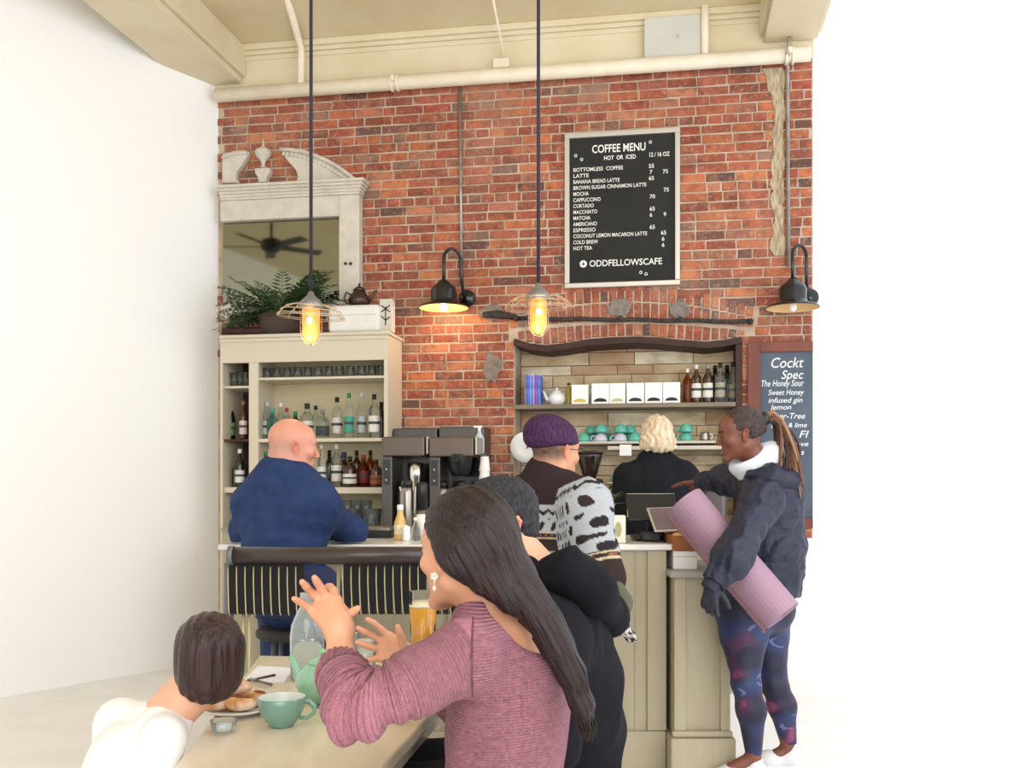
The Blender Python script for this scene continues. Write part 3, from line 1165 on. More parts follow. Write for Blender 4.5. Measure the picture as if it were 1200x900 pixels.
# dark rough driftwood block behind
t = thing('driftwood_piece', 'dark rough piece of driftwood lying under the fern on the cabinet top', 'driftwood', (Wu(280, -0.3), -0.3, ztop), frame='W')
mb = MB()
pp = [Wp(262, 384, -0.32), Wp(275, 382, -0.32), Wp(300, 384, -0.32), Wp(330, 383, -0.32)]
mb.tube([(p[0], p[1], ztop + 0.036) for p in pp], [0.034, 0.03, 0.033, 0.018], 9)
mb.build('wood', M_dkwood, t)

t = thing('bread_box', 'white rounded enamel bread box on top of the bottle cabinet', 'box', (Wu(415, -0.26), -0.26, ztop), frame='W')
bx0, bx1 = Wu(383.5, -0.36), Wu(445, -0.36)
bh = Wz(415, 356.5, -0.36) - ztop
mb = MB()
mb.rbox(bx0, bx1, -0.36, -0.12, ztop, ztop + bh, 0.035, seg=4)
mb.build('body', mk('aged_white_enamel', (226, 224, 218), 0.4, var=(6, (208, 204, 196), 0.4)), t)
mb = MB()
mb.box(bx0 + 0.02, bx1 - 0.02, -0.363, -0.358, ztop + bh * 0.62, ztop + bh * 0.635)
mb.build('door_seam', M_silver, t)

t = thing('metal_teapot', 'tarnished pewter teapot standing on the white bread box', 'teapot', (Wu(425, -0.2), -0.2, ztop + bh), frame='W')
M_pewter = mk('pewter', (92, 78, 68), 0.4, 0.85, var=(20, (60, 50, 44), 0.6))
tz = ztop + bh
cx = Wu(421, -0.2)
mb = MB()
mb.lathe([(0, 0), (0.045, 0), (0.05, 0.01), (0.075, 0.03), (0.08, 0.06), (0.065, 0.09), (0.048, 0.115), (0.04, 0.13)], (cx, -0.2, tz), 20)
mb.build('body', M_pewter, t)
mb = MB()
mb.lathe([(0.046, 0.128), (0.04, 0.142), (0.02, 0.156), (0.006, 0.164), (0.01, 0.178), (0.0, 0.186)], (cx, -0.2, tz), 16)
mb.build('lid', M_pewter, t)
mb = MB()
mb.tube([(cx + 0.06, -0.2, tz + 0.05), (cx + 0.1, -0.2, tz + 0.08), (cx + 0.115, -0.2, tz + 0.115), (cx + 0.135, -0.2, tz + 0.125)], [0.02, 0.014, 0.01, 0.008], 10)
mb.build('spout', M_pewter, t)
mb = MB()
mb.tube([(cx - 0.06, -0.2, tz + 0.1), (cx - 0.1, -0.2, tz + 0.12), (cx - 0.115, -0.2, tz + 0.08), (cx - 0.1, -0.2, tz + 0.04), (cx - 0.07, -0.2, tz + 0.035)], 0.007, 8)
mb.build('handle', M_pewter, t)

t = thing('painted_tin', 'small upright white tin with a dark flower drawn on it, beside the bread box', 'tin', (Wu(451, -0.3), -0.3, ztop), frame='W')
x0_, x1_ = Wu(444.5, -0.34), Wu(459.5, -0.34)
hh = Wz(452, 350, -0.34) - ztop
mb = MB()
mb.rbox(x0_, x1_, -0.34, -0.26, ztop, ztop + hh, 0.006)
mb.build('body', M_wpaint, t)
mb = MB()
xm = (x0_ + x1_) / 2
for (a, b) in (((0, -.3), (0, .25)), ((-.2, .1), (.2, .3)), ((-.2, .3), (.2, .1)), ((0, -.15), (.2, -.05)), ((0, -.15), (-.2, -.02))):
    mb.tube([(xm + a[0] * 0.16, -0.342, ztop + hh / 2 + a[1] * hh), (xm + b[0] * 0.16, -0.342, ztop + hh / 2 + b[1] * hh)], 0.004, 5)
mb.build('flower_drawing', M_blackp, t)

# ---------- gooseneck wall lamps
M_bulb = mk('warm_bulb', (255, 214, 140), 0.3, emis=((255, 190, 100), 9))
M_shin = mk('enamel_inside', (232, 196, 140), 0.35)


def sconce(px, name_label, light):
    yl = -0.22
    z = Wz(px, 361, yl)
    x = Wu(px, yl)
    t = thing('gooseneck_wall_lamp', name_label, 'wall lamp', (x + 0.12, 0, z), group='black gooseneck lamps', frame='W')
    s = 1 / 168.0
    mb = MB()
    mb.lathe([(0.178, 0.0), (0.172, 0.014), (0.115, 0.034), (0.098, 0.048), (0.094, 0.062), (0.094, 0.125), (0.084, 0.15), (0.06, 0.168), (0.045, 0.185), (0.022, 0.205), (0.0, 0.21)], (x, yl, z), 30, caps=False)
    mb.build('shade', M_black, t)
    mb = MB()
    mb.lathe([(0.176, 0.001), (0.165, 0.012), (0.11, 0.03), (0.08, 0.045), (0.0, 0.05)], (x, yl, z - 0.002), 30, caps=False)
    mb.build('shade_lining', M_shin, t)
    mb = MB()
    mb.ball((x, yl, z + 0.008), (0.028, 0.028, 0.034))
    mb.build('bulb', M_bulb if light else M_wht, t)
    pts = []
    for k in range(17):
        a = math.pi * k / 16
        pts.append((x + 0.052 - 0.052 * math.cos(a), yl + 0.0 + 0.10 * (k / 16), z + 0.36 + 0.075 * math.sin(a)))
    pts = [(x, yl, z + 0.2), (x, yl, z + 0.30)] + pts + [(x + 0.104, yl + 0.11, z + 0.28), (x + 0.115, yl + 0.14, z + 0.12), (x + 0.125, -0.03, z + 0.1)]
    mb = MB()
    mb.tube(pts, 0.012, 10)
    mb.build('gooseneck', M_black, t)
    mb = MB()
    mb.lathe([(0.0, -0.02), (0.06, -0.02), (0.062, 0.0), (0.058, 0.03), (0.0, 0.035)], (x + 0.135, -0.035, z + 0.1), 20, MXZ)
    mb.build('wall_plate', M_black, t)
    if light:
        l = bpy.data.lights.new('lamp_light', 'POINT')
        l.energy = 4
        l.color = (1, 0.7, 0.4)
        l.shadow_soft_size = 0.04
        o = bpy.data.objects.new('lamp_light', l)
        C.objects.link(o)
        o.parent = t
        o.location = Vector((x, yl, z - 0.03)) - ORG[t.name]


sconce(520, 'black gooseneck wall lamp, lit, on the bricks between mirror and menu board', True)
sconce(929, 'unlit black gooseneck wall lamp at the end of the brick wall above the chalkboard', False)

# ---------- alcove shelves and what is on them
M_grey_wood = mk('grey_shelf_wood', (136, 124, 108), 0.8, bump=(30, 0.5), var=(8, (104, 92, 78), 0.7), stretch=(0.3, 1, 3))
M_palewood = mk('pale_shelf_wood', (206, 198, 182), 0.7, var=(8, (180, 168, 146), 0.6), stretch=(0.3, 1, 2))
sy = -0.03
z1s, z2s = Wz(735, 472.5, sy), Wz(735, 517, sy)
t = thing('alcove_shelf', 'weathered grey plank shelf in the brick alcove, holding boxes and syrup bottles', 'shelf', (Wu(735, 0), 0.1, z1s), frame='W')
mb = MB()
mb.box(AL + 0.003, AR - 0.042, sy, AD - 0.02, z1s - 0.032, z1s)
mb.build('board', M_grey_wood, t, bevel=0.004)
t = thing('alcove_shelf', 'lower pale shelf in the alcove lined with teal and white cups', 'shelf', (Wu(735, 0), 0.1, z2s), frame='W')
mb = MB()
mb.box(Wu(662, sy), AR - 0.043, sy, AD - 0.02, z2s - 0.018, z2s)
mb.build('board', M_palewood, t, bevel=0.003)
mb = MB()
mb.box(Wu(712, sy), AR - 0.043, sy, AD - 0.02, z2s - 0.062, z2s - 0.034)
mb.build('lower_board', M_palewood, t, bevel=0.003)
for u in (Wu(664, sy), Wu(750, sy), AR - 0.07):
    mb = MB()
    mb.box(u, u + 0.02, sy + 0.02, AD - 0.02, z2s - 0.034, z2s - 0.018)
    mb.build('spacer', M_palewood, t)


def on1(px, yl=0.08):
    return (Wu(px, yl), yl, z1s + 0.0005)


# books / folders
FOL = [(617.5, (96, 92, 120)), (620.5, (60, 90, 190)), (623.5, (80, 140, 220)), (626.8, (150, 120, 210)), (630.0, (110, 70, 160)), (633.2, (70, 100, 190))]
for i, (px, col) in enumerate(FOL):
    lb = ['thin greyish folder at the outer end of the upright row in the alcove', 'deep blue folder standing second in the alcove row', 'light blue folder in the middle of the alcove row',
          'lilac folder standing in the alcove row', 'purple folder standing in the alcove row', 'blue folder at the teapot end of the alcove row'][i]
    t = thing('folder', lb, 'folder', on1(px, 0.07), 'coloured folders on the alcove shelf', frame='W')
    p = on1(px, 0.07)
    mb = MB()
    h = 0.225 - 0.006 * (i % 3)
    mb.box(p[0] - 0.008, p[0] + 0.008, 0.0, 0.16, p[2], p[2] + h)
    mb.build('cover', mk('folder_%d' % i, col, 0.5, var=(20, tuple(min(255, c + 60) for c in col), 0.6)), t)
    mb = MB()
    mb.box(p[0] - 0.006, p[0] + 0.006, 0.006, 0.15, p[2] + h - 0.001, p[2] + h + 0.002)
    mb.build('pages', M_paper, t)


def teapot(label, loc, frame, s, m, ph=0.0, name='teapot'):
    t = thing(name, label, 'teapot', loc, frame=frame)
    R = Matrix.Rotation(ph, 4, 'Z')
    def g(pts):
        return [Vector(loc) + (R @ Vector(p)) * s for p in pts]
    mb = MB()
    mb.lathe([(r * s, z * s) for r, z in ((0, 0), (0.045, 0), (0.05, 0.004), (0.066, 0.02), (0.077, 0.045), (0.078, 0.065), (0.07, 0.088), (0.05, 0.106), (0.04, 0.112), (0.036, 0.112), (0.0, 0.1))], loc, 26)
    mb.build('body', m, t)
    mb = MB()
    mb.lathe([(r * s, z * s) for r, z in ((0.042, 0.111), (0.044, 0.115), (0.034, 0.123), (0.012, 0.13), (0.006, 0.134), (0.011, 0.142), (0.012, 0.148), (0.006, 0.154), (0, 0.155))], loc, 20)
    mb.build('lid', m, t)
    mb = MB()
    mb.tube(g([(0.06, 0, 0.04), (0.088, 0, 0.055), (0.1, 0, 0.085), (0.112, 0, 0.112), (0.122, 0, 0.122)]), [0.02 * s, 0.016 * s, 0.012 * s, 0.009 * s, 0.008 * s], 12)
    mb.build('spout', m, t)
    mb = MB()
    mb.tube(g([(-0.055, 0, 0.1), (-0.09, 0, 0.108), (-0.112, 0, 0.085), (-0.112, 0, 0.05), (-0.09, 0, 0.028), (-0.066, 0, 0.03)]), 0.0075 * s, 10)
    mb.build('handle', m, t)
    return t


teapot('round white teapot beside the coloured folders in the alcove', on1(652.5, 0.09), 'W', 0.85, M_wht, math.pi + 0.2)
# tall yellow-green packet behind the teapot
t = thing('oil_bottle', 'olive yellow bottle between the white teapot and the first white box', 'bottle', on1(666.5, 0.1), frame='W')
mb = MB()
p = on1(666.5, 0.1)
mb.lathe([(0, 0), (0.024, 0), (0.026, 0.01), (0.026, 0.1), (0.012, 0.13), (0.012, 0.15)], p, 14)
mb.build('body', mk('olive_oil', (150, 136, 40), 0.2), t)
mb = MB()
mb.lathe([(0.013, 0.15), (0.013, 0.165), (0, 0.166)], p, 12)
mb.build('cap', M_black, t)

BX = [(679.5, 19.5, (206, 182, 90), 'white card box with a gold arch mark, first in the alcove row'), (703.5, 20.5, (30, 30, 34), 'white box with a black half-round cut-out, beside the gold-marked box'),
      (723.5, 18.5, (190, 180, 130), 'white box with a pale straw-coloured half-round mark'), (744.5, 20.5, (26, 40, 56), 'white box with a navy half-round mark, in the middle of the alcove row'),
      (766, 20.5, (26, 30, 36), 'white box with a black half-round mark, second from the syrup bottles'), (787, 20, (26, 30, 30), 'white box with a black half-round mark, next to the syrup bottles')]
for i, (px, wpx, col, lb) in enumerate(BX):
    yl = 0.0
    a, b = Wu(px - wpx / 2, yl), Wu(px + wpx / 2, yl)
    t = thing('tea_box', lb, 'box', ((a + b) / 2, 0.05, z1s), 'white boxes on the alcove shelf', frame='W')
    hgt = 0.148 if i else 0.142
    mb = MB()
    mb.rbox(a, b, yl, yl + 0.11, z1s + 0.0005, z1s + hgt, 0.002)
    mb.build('carton', M_paper, t)
    mb = MB()
    cxx = (a + b) / 2
    rr = (b - a) * 0.38
    mb.prism([(cxx + rr * math.cos(q), z1s + 0.016 + rr * 0.55 * math.sin(q)) for q in [math.pi * k / 12 for k in range(13)]], yl - 0.0015, yl + 0.0005)
    mb.build('round_mark', mk('mark_%d' % i, col, 0.6), t)

for (px, g, lc, cc, s, shape, lb) in ((805.5, G_amber, None, (220, 220, 216), 0.83, 'tall', 'amber syrup bottle with white pump top next to the white boxes'),
                               (816, G_dark, W_, (210, 210, 208), 0.92, 'tall', 'dark syrup bottle with white label, first of two alike'),
                               (829.5, G_dark, W_, (150, 140, 140), 0.93, 'tall', 'dark syrup bottle with white label, second of two alike'),
                               (844, G_clear, (170, 164, 140), BK, 0.95, 'tall', 'clear bottle with a dull olive label in the alcove'),
                               (859, G_clear, (120, 112, 92), BK, 0.95, 'wine', 'murky clear bottle at the dark jamb of the alcove')):
    bottle(shape, g, lc, cc, lb, on1(px, 0.06), sc_=s, group='syrup bottles in the alcove')
for (px, lb) in ((838, 'dark bottle in the back row behind the syrups'), (852, 'dark bottle in the back row near the jamb')):
    bottle('wine', G_black, None, BK, lb, on1(px, 0.18), sc_=0.92, group='syrup bottles in the alcove')

# cups
def cup_proto(m, label, group, name='coffee_cup', inner=None, s=1.0, hz=0.062):
    t = thing(name, label, 'cup', (0, 0, 0), group)
    mb = MB()
    mb.lathe([(r * s, z * s) for r, z in ((0, 0.0), (0.022, 0.0), (0.025, 0.003), (0.027, 0.007), (0.042, 0.022), (0.049, 0.042), (0.0505, hz), (0.048, hz), (0.0465, 0.042), (0.038, 0.022), (0.02, 0.01), (0, 0.009))], seg=24)
    mb.build('bowl', m, t)
    mb = MB()
    mb.tube([Vector(p) * s for p in ((0.046, 0, 0.05), (0.062, 0, 0.054), (0.072, 0, 0.045), (0.07, 0, 0.03), (0.056, 0, 0.019), (0.04, 0, 0.019))], 0.0045 * s, 8)
    mb.build('handle', m, t)
    return t


M_teal = mk('teal_glaze', (92, 178, 158), 0.3, coat=0.4)
M_lilac = mk('pale_lilac_glaze', (196, 200, 216), 0.3, coat=0.3)
ct = cup_proto(M_teal, 'teal cup', 'teal cups on the lower alcove shelf')
cl = cup_proto(M_lilac, 'pale lilac cup', 'pale cups on the lower alcove shelf')
first = {id(ct): True, id(cl): True}


def put_cup(p, px, dz, yl, rz, up, lb):
    o = p if first.pop(id(p), None) else copy_tree(p)
    o['label'] = lb
    zz = z2s + 0.001 + dz
    if up:
        setm(o, 'W', (Wu(px, yl), yl, zz))
        o.rotation_euler = (0, 0, rz)
    else:
        setm(o, 'W', (Wu(px, yl), yl, zz + 0.062))
        o.rotation_euler = (math.pi, 0, rz)


k2 = 0.0
put_cup(cl, 704, 0, 0.05, math.pi, False, 'pale lilac cup upside down under a teal cup, by the beanie man\'s glasses')
put_cup(cl, 727, 0, 0.05, math.pi, False, 'pale lilac cup upside down, second from the beanie man')
put_cup(ct, 704, 0.063, 0.05, 0.3, False, 'teal cup on top of the pale cup by the beanie man\'s face')
put_cup(ct, 727, 0.063, 0.05, 0.2, False, 'teal cup on top of the second pale cup')
put_cup(ct, 684, 0.0, 0.05, 0.8, False, 'single teal cup half hidden behind the beanie man\'s glasses')
put_cup(ct, 744, 0.0, 0.05, 2.5, False, 'teal cup upside down next to the barista\'s hair')
put_cup(ct, 804, 0.0, 0.05, math.pi + 0.3, False, 'lower teal cup of the pair between barista and customer')
put_cup(ct, 804, 0.063, 0.05, math.pi - 0.3, False, 'upper teal cup of the pair between barista and customer')
for i, px in enumerate((693, 716, 738, 752)):
    put_cup(ct, px, 0.0 if i % 2 else 0.063, 0.16, 1 + i, False, ['teal cup in the back row above the first gap', 'teal cup in the back row between the pale cups', 'raised teal cup in the back row beside the stacked pair', 'teal cup in the back row behind the barista\'s hair'][i])
    if not i % 2:
        put_cup(ct, px, 0.0, 0.16, 2 + i, False, ['bottom teal cup of the back row pair by the beanie man', '', 'bottom teal cup of the back row pair beside the barista'][i])
M_cre = M_steel
t = thing('milk_jug', 'small steel jug at the end of the lower alcove shelf', 'jug', (Wu(826, 0.04), 0.04, z2s), frame='W')
mb = MB()
mb.lathe([(0, 0), (0.034, 0), (0.036, 0.01), (0.03, 0.05), (0.03, 0.062), (0.028, 0.062), (0.028, 0.05), (0.03, 0.01), (0, 0.006)], (Wu(826, 0.04), 0.04, z2s + 0.0005), 18)
mb.build('body', M_steel, t)
mb = MB()
mb.tube([(Wu(826, 0.04) + 0.03, 0.04, z2s + 0.055), (Wu(826, 0.04) + 0.05, 0.04, z2s + 0.045), (Wu(826, 0.04) + 0.05, 0.04, z2s + 0.02), (Wu(826, 0.04) + 0.033, 0.04, z2s + 0.012)], 0.004, 6)
mb.build('handle', M_wht, t)
# square note taped to the shelf edge
t = thing('paper_note', 'small square white note taped to the edge of the cup shelf', 'note', (Wu(733, sy), sy, z2s - 0.15), frame='W')
a, b = Wp(726, 534, sy - 0.004), Wp(740, 521, sy - 0.004)
mb = MB()
mb.box(a[0], b[0], sy - 0.004, sy - 0.002, a[2], b[2])
mb.build('sheet', M_paper, t)
# plate leaning at the alcove edge
t = thing('white_plate', 'round white plate with a small dark mark, leaning against the bricks behind the beanie man', 'plate', Wp(615, 545, -0.05), frame='W')
c = Wp(616, 524, -0.05)
mb = MB()
mb.lathe([(0, 0), (0.06, 0), (0.1, 0.008), (0.112, 0.014), (0.11, 0.018), (0.06, 0.006), (0, 0.006)], c, 30, MXZ @ Matrix.Rotation(0.1, 4, 'X'))
mb.build('dish', M_wht, t)
mb = MB()
mb.tube([(c[0] + 0.01, c[1] - 0.012, c[2] - 0.01), (c[0] + 0.02, c[1] - 0.012, c[2] + 0.012)], 0.006, 6)
mb.build('dark_mark', M_dsteel, t)
mb = MB()
mb.box(c[0] - 0.02, c[0] + 0.02, c[1] + 0.0, -0.001, c[2] - 0.12, c[2] - 0.104)
mb.build('plate_hanger', M_dsteel, t)

# ---------- ceiling fan seen in the mirror
mn = Vector((-math.sin(TH), -math.cos(TH), 0))
mp_ = W0 + NI * (-0.05)
path = 10.9
img = Vector(((318 - 600) * path / F_PX, path, CAMZ + (570 - 288) * path / F_PX))
fan = img - 2 * (img - mp_).dot(mn) * mn
M_fan = mk('dark_fan', (36, 38, 36), 0.5)
t = thing('ceiling_fan', 'dark five-bladed ceiling fan hanging overhead, seen reflected in the old mirror', 'ceiling fan', (fan.x, fan.y, ZC))
mb = MB()
mb.tube([(fan.x, fan.y, ZC - 0.001), (fan.x, fan.y, fan.z)], 0.016, 10)
mb.build('rod', M_fan, t)
mb = MB()
mb.lathe([(0, -0.08), (0.06, -0.075), (0.11, -0.04), (0.12, 0.0), (0.1, 0.06), (0.03, 0.09), (0, 0.09)], fan, 20)
mb.build('motor', M_fan, t)
for k in range(5):
    R = Matrix.Translation(fan) @ Matrix.Rotation(2 * math.pi * k / 5 + 0.35, 4, 'Z') @ Matrix.Rotation(0.2, 4, 'X')
    mb = MB()
    mb.rbox(0.12, 0.58, -0.06, 0.06, -0.012, -0.004, 0.003, M=R)
    mb.build('blade', M_fan, t)

# ---------- cage pendants over the bar
M_cord = mk('dark_cord', (40, 36, 52), 0.7)
M_zinc = mk('zinc_cap', (140, 138, 138), 0.45, 0.7)
M_wire = mk('galvanised_wire', (196, 176, 150), 0.4, 0.7)
M_amb = mk('amber_glass_glow', (226, 150, 70), 0.2, emis=((255, 140, 60), 0.62))
M_fil = mk('glowing_filament', (255, 230, 160), 0.3, emis=((255, 226, 150), 10))


def pendant(px, pyc, label, tilt):
    Y = 4.72
    top = J(px, pyc, Y)
    s = Y / F_PX
    x, y, z = top
    t = thing('cage_pendant_lamp', label, 'pendant lamp', (x, y, ZC), group='caged pendant lamps over the bar')
    mb = MB()
    mb.tube([(x, y, ZC - 0.001), (x, y, z)], 0.0085, 8)
    mb.build('cord', M_cord, t)
    mb = MB()
    mb.lathe([(0.05, -18 * s), (0.056, -16.5 * s), (0.055, -12 * s), (0.045, -8 * s), (0.03, -5 * s), (0.018, -2 * s), (0.012, 2 * s), (0.0, 3 * s)], (x, y, z), 22)
    mb.build('cap', M_zinc, t)
    mb = MB()
    mb.lathe([(0.040, -18 * s), (0.042, -20 * s), (0.042, -46 * s), (0.036, -52 * s), (0.02, -56.5 * s), (0, -58 * s)], (x, y, z), 22)
    mb.build('glass_jar', M_amb, t)
    mb = MB()
    mb.ball((x, y - 0.032, z - 33 * s), (0.016, 0.014, 0.024))
    mb.build('bulb', M_fil, t)
    # close cage
    cg = MB()
    for k in range(6):
        a = math.pi * k / 3 + 0.26
        ca, sa = math.cos(a), math.sin(a)
        cg.tube([(x + ca * r * 0.05, y + sa * r * 0.05, z - h * s) for r, h in ((1, 16), (1, 44), (0.88, 52), (0.5, 58), (0.0, 61))], 0.0016, 5)
    for h in (24, 34, 45):
        cg.tube([(x + math.cos(a) * 0.05, y + math.sin(a) * 0.05, z - h * s) for a in [2 * math.pi * i / 20 for i in range(21)]], 0.0016, 5)
    cg.build('inner_cage', M_wire, t)
    # wide wire guard
    R = Matrix.Translation((x, y, z - 26 * s)) @ Matrix.Rotation(tilt, 4, 'Y') @ Matrix.Rotation(0.06, 4, 'X')
    cg = MB()
    for (rr, hz_) in ((0.16, 0.0), (0.145, 0.022), (0.118, 0.042), (0.16, -0.008)):
        cg.tube([R @ Vector((math.cos(a) * rr, math.sin(a) * rr, hz_)) for a in [2 * math.pi * i / 32 for i in range(33)]], 0.0018, 5)
    for k in range(10):
        a = 2 * math.pi * k / 10
        cg.tube([R @ Vector((math.cos(a) * r, math.sin(a) * r, h)) for r, h in ((0.16, -0.008), (0.16, 0.0), (0.145, 0.022), (0.118, 0.042), (0.055, 0.06))], 0.0017, 5)
    cg.build('wire_guard', M_wire, t)
    l = bpy.data.lights.new('pendant_light', 'POINT')
    l.energy = 3
    l.color = (1, 0.62, 0.28)
    l.shadow_soft_size = 0.05
    o = bpy.data.objects.new('pendant_light', l)
    C.objects.link(o)
    o.parent = t
    o.location = Vector((x, y - 0.07, z - 62 * s)) - ORG[t.name]


pendant(364.5, 344, 'lit amber caged pendant hanging in front of the cabinet fern', 0.06)
pendant(631, 334, 'lit amber caged pendant hanging in front of the iron bar', -0.03)
# ================================================================ BAR, MACHINES, RAIL
M_barface = mk('beige_bar_paint', (172, 162, 138), 0.6, var=(3, (156, 144, 118), 0.6), bump=(14, 0.12), stretch=(3, 3, 0.6))
M_marble = mk('pale_counter_stone', (232, 230, 226), 0.2, var=(5, (200, 198, 194), 0.6))
BZ = 1.068
BY = 4.64
bx1 = (783 - 600) / F_PX * BY
# back counter, against the brick wall
t = thing('back_counter', 'steel topped back counter along the wall behind the bar', 'counter', (-0.2, -0.3, 0), frame='W')
bcx0 = Wu(447, -0.62)
mb = MB()
mb.box(bcx0, AR - 0.1, -0.62, -0.012, 0.0, 0.95)
mb.build('carcass', M_barface, t)
mb = MB()
mb.box(bcx0 - 0.01, AR - 0.1, -0.64, -0.011, 0.951, 0.99)
mb.build('worktop', M_steel, t, bevel=0.004)

t = thing('back_ledge', 'low steel ledge in front of the bottle cabinet holding stacked glasses', 'ledge', (-1.4, -0.55, 0), frame='W')
mb = MB()
mb.box(Wu(262, -0.7), bcx0 - 0.012, -0.72, -0.399, 0.0, 1.03)
mb.build('carcass', M_barface, t)
mb = MB()
mb.box(Wu(262, -0.7), bcx0 - 0.012, -0.74, -0.398, 1.031, 1.055)
mb.build('worktop', M_steel, t)

# the bar
t = thing('bar_counter', 'long beige panelled bar with a pale stone top', 'bar counter', (-0.6, 5.0, 0))
mb = MB()
BXL = (258 - 600) / F_PX * BY
mb.rbox(BXL, bx1 + 0.02, BY - 0.035, 5.50, BZ - 0.028, BZ, 0.006)
mb.build('stone_top', M_marble, t)
mb = MB()
mb.box(BXL + 0.02, bx1 - 0.012, BY, 5.45, 0.0, BZ - 0.029)
mb.build('body', M_barface, t)
# panels on the face: base board, stiles
mb = MB()
zb = CAMZ - (856 - 570) * BY / F_PX
mb.box(BXL + 0.015, bx1 - 0.0135, BY - 0.022, BY - 0.0005, 0.0, zb)
mb.build('base_board', M_barface, t, bevel=0.004)
def bxp(px):
    return (px - 600) / F_PX * BY


for (a, b) in ((758, 782), (640, 668), (525, 548), (410, 433), (296, 318)):
    mb = MB()
    mb.box(bxp(a), bxp(b) - (0.006 if b == 782 else 0), BY - 0.016, BY - 0.0005, zb + 0.002, BZ - 0.03)
    mb.build('stile', M_barface, t, bevel=0.004)
mb = MB()
mb.box(bxp(744), bxp(745), BY - 0.005, BY - 0.0005, zb, BZ - 0.03)
mb.build('bead', M_barface, t)

# pilaster cabinet at the end of the bar
PY0 = 4.52
px0, px1 = (782 - 600) / F_PX * PY0 + 0.012, (861 - 600) / F_PX * PY0
pz = CAMZ - (669 - 570) * PY0 / F_PX
t = thing('end_cabinet', 'beige panelled pedestal cabinet at the end of the bar', 'cabinet', ((px0 + px1) / 2, 4.8, 0))
zb2 = CAMZ - (864 - 570) * PY0 / F_PX
mb = MB()
mb.box(px0 + 0.02, px1 - 0.02, PY0 + 0.02, 5.2, 0, pz - 0.03)
mb.build('body', M_barface, t)
mb = MB()
mb.rbox(px0, px1, PY0 - 0.03, 5.22, 0, zb2, 0.008)
mb.build('plinth', M_barface, t)
mb = MB()
mb.box(px0 + 0.01, px1 - 0.01, PY0 - 0.012, PY0 + 0.019, zb2 + 0.001, zb2 + 0.03)
mb.build('molding', M_barface, t, bevel=0.008)
for (a, b) in ((px0 + 0.02, px0 + 0.075), (px1 - 0.065, px1 - 0.02)):
    mb = MB()
    mb.box(a, b, PY0, PY0 + 0.0195, zb2 + 0.03, pz - 0.03)
    mb.build('stile', M_barface, t, bevel=0.004)
mb = MB()
mb.rbox(px0 - 0.005, px1 + 0.01, PY0 - 0.03, 5.24, pz - 0.029, pz, 0.005)
mb.build('top', mk('grey_ledge', (150, 148, 136), 0.4), t)
# on its top: white box, wooden crate with pastries
t = thing('white_carton', 'white carton on the end cabinet, under the wooden crate', 'box', (0.85, 4.7, pz))
z1_ = CAMZ - (646 - 570) * 4.58 / F_PX
mb = MB()
mb.rbox(bxp(787.5), bxp(815), 4.60, 4.95, pz + 0.001, z1_, 0.003)
mb.build('box', M_paper, t)
mb = MB()
mb.box(bxp(787), bxp(815.6), 4.598, 4.952, z1_ - 0.028, z1_ - 0.024)
mb.build('lid_edge', M_cab, t)
z2_ = CAMZ - (628 - 570) * 4.58 / F_PX
t = thing('wooden_crate', 'orange brown wooden crate on the white carton beside the counter end', 'crate', (0.86, 4.7, z1_))
M_crate = mk('orange_crate_wood', (150, 88, 44), 0.6, bump=(20, 0.4), stretch=(0.4, 1, 3), var=(6, (120, 66, 34), 0.6))
xa, xb = bxp(786), bxp(822)
for (nm, q) in (('front_board', (xa, xb, 4.59, 4.605)), ('back_board', (xa, xb, 4.945, 4.96)), ('side_board', (xa, xa + 0.014, 4.606, 4.944)), ('side_board', (xb - 0.014, xb, 4.606, 4.944))):
    mb = MB()
    mb.box(*q, z1_ + 0.001, z2_)
    mb.build(nm, M_crate, t, bevel=0.002)
mb = MB()
mb.box(xa + 0.0145, xb - 0.0145, 4.606, 4.944, z1_ + 0.001, z1_ + 0.01)
mb.build('bottom', M_crate, t)
M_bun = mk('baked_bun', (206, 156, 92), 0.6, var=(20, (236, 214, 170), 0.7), bump=(30, 0.4))
for i, (dx, dy) in enumerate(((0.035, 0.08), (0.1, 0.07), (0.06, 0.17), (0.11, 0.2))):
    lb = ['golden bun at the front corner of the wooden crate', 'golden bun at the front of the crate beside the rolled mat', 'golden bun in the middle of the crate', 'golden bun at the back of the crate'][i]
    t = thing('bread_bun', lb, 'bun', (xa + dx, 4.6 + dy, z1_ + 0.011), 'buns in the wooden crate')
    mb = MB()
    mb.ball((xa + dx, 4.6 + dy, z1_ + 0.047), (0.032, 0.03, 0.036))
    mb.build('crust', M_bun, t)

# point of sale: black tablet from behind on its stand, and a customer screen
t = thing('register_stand', 'black tablet register on a stand, seen from behind on the counter', 'cash register', (0.58, 4.95, BZ))
P4 = [J(740, 610, 4.95), J(738, 610, 4.95)]
mb = MB()
yq = 4.97
c0, c1 = J(737, 609, yq), J(790, 609, yq)
ctr = (c0 + c1) / 2
ctr.z = J(760, 595, yq).z
R = Matrix.Translation(ctr) @ Matrix.Rotation(math.radians(-38), 4, 'X')
mb.rbox(-0.125, 0.125, -0.008, 0.008, -0.085, 0.085, 0.006, M=R)
mb.build('tablet', M_blackp, t)
mb = MB()
mb.tube([R @ Vector(p) for p in ((-0.124, -0.002, -0.06), (-0.118, -0.002, 0.086), (0.124, -0.002, 0.086))], 0.0035, 6)
mb.build('metal_edge', M_silver, t)
mb = MB()
mb.tube([ctr + Vector((0.0, 0.02, -0.01)), ctr + Vector((0.0, 0.03, -0.07)), (ctr.x, ctr.y + 0.02, BZ + 0.02)], 0.022, 12)
mb.build('neck', M_blackp, t)
mb = MB()
mb.rbox(ctr.x - 0.1, ctr.x + 0.09, 4.86, 5.06, BZ + 0.001, BZ + 0.028, 0.012)
mb.build('base', M_blackp, t)
mb = MB()
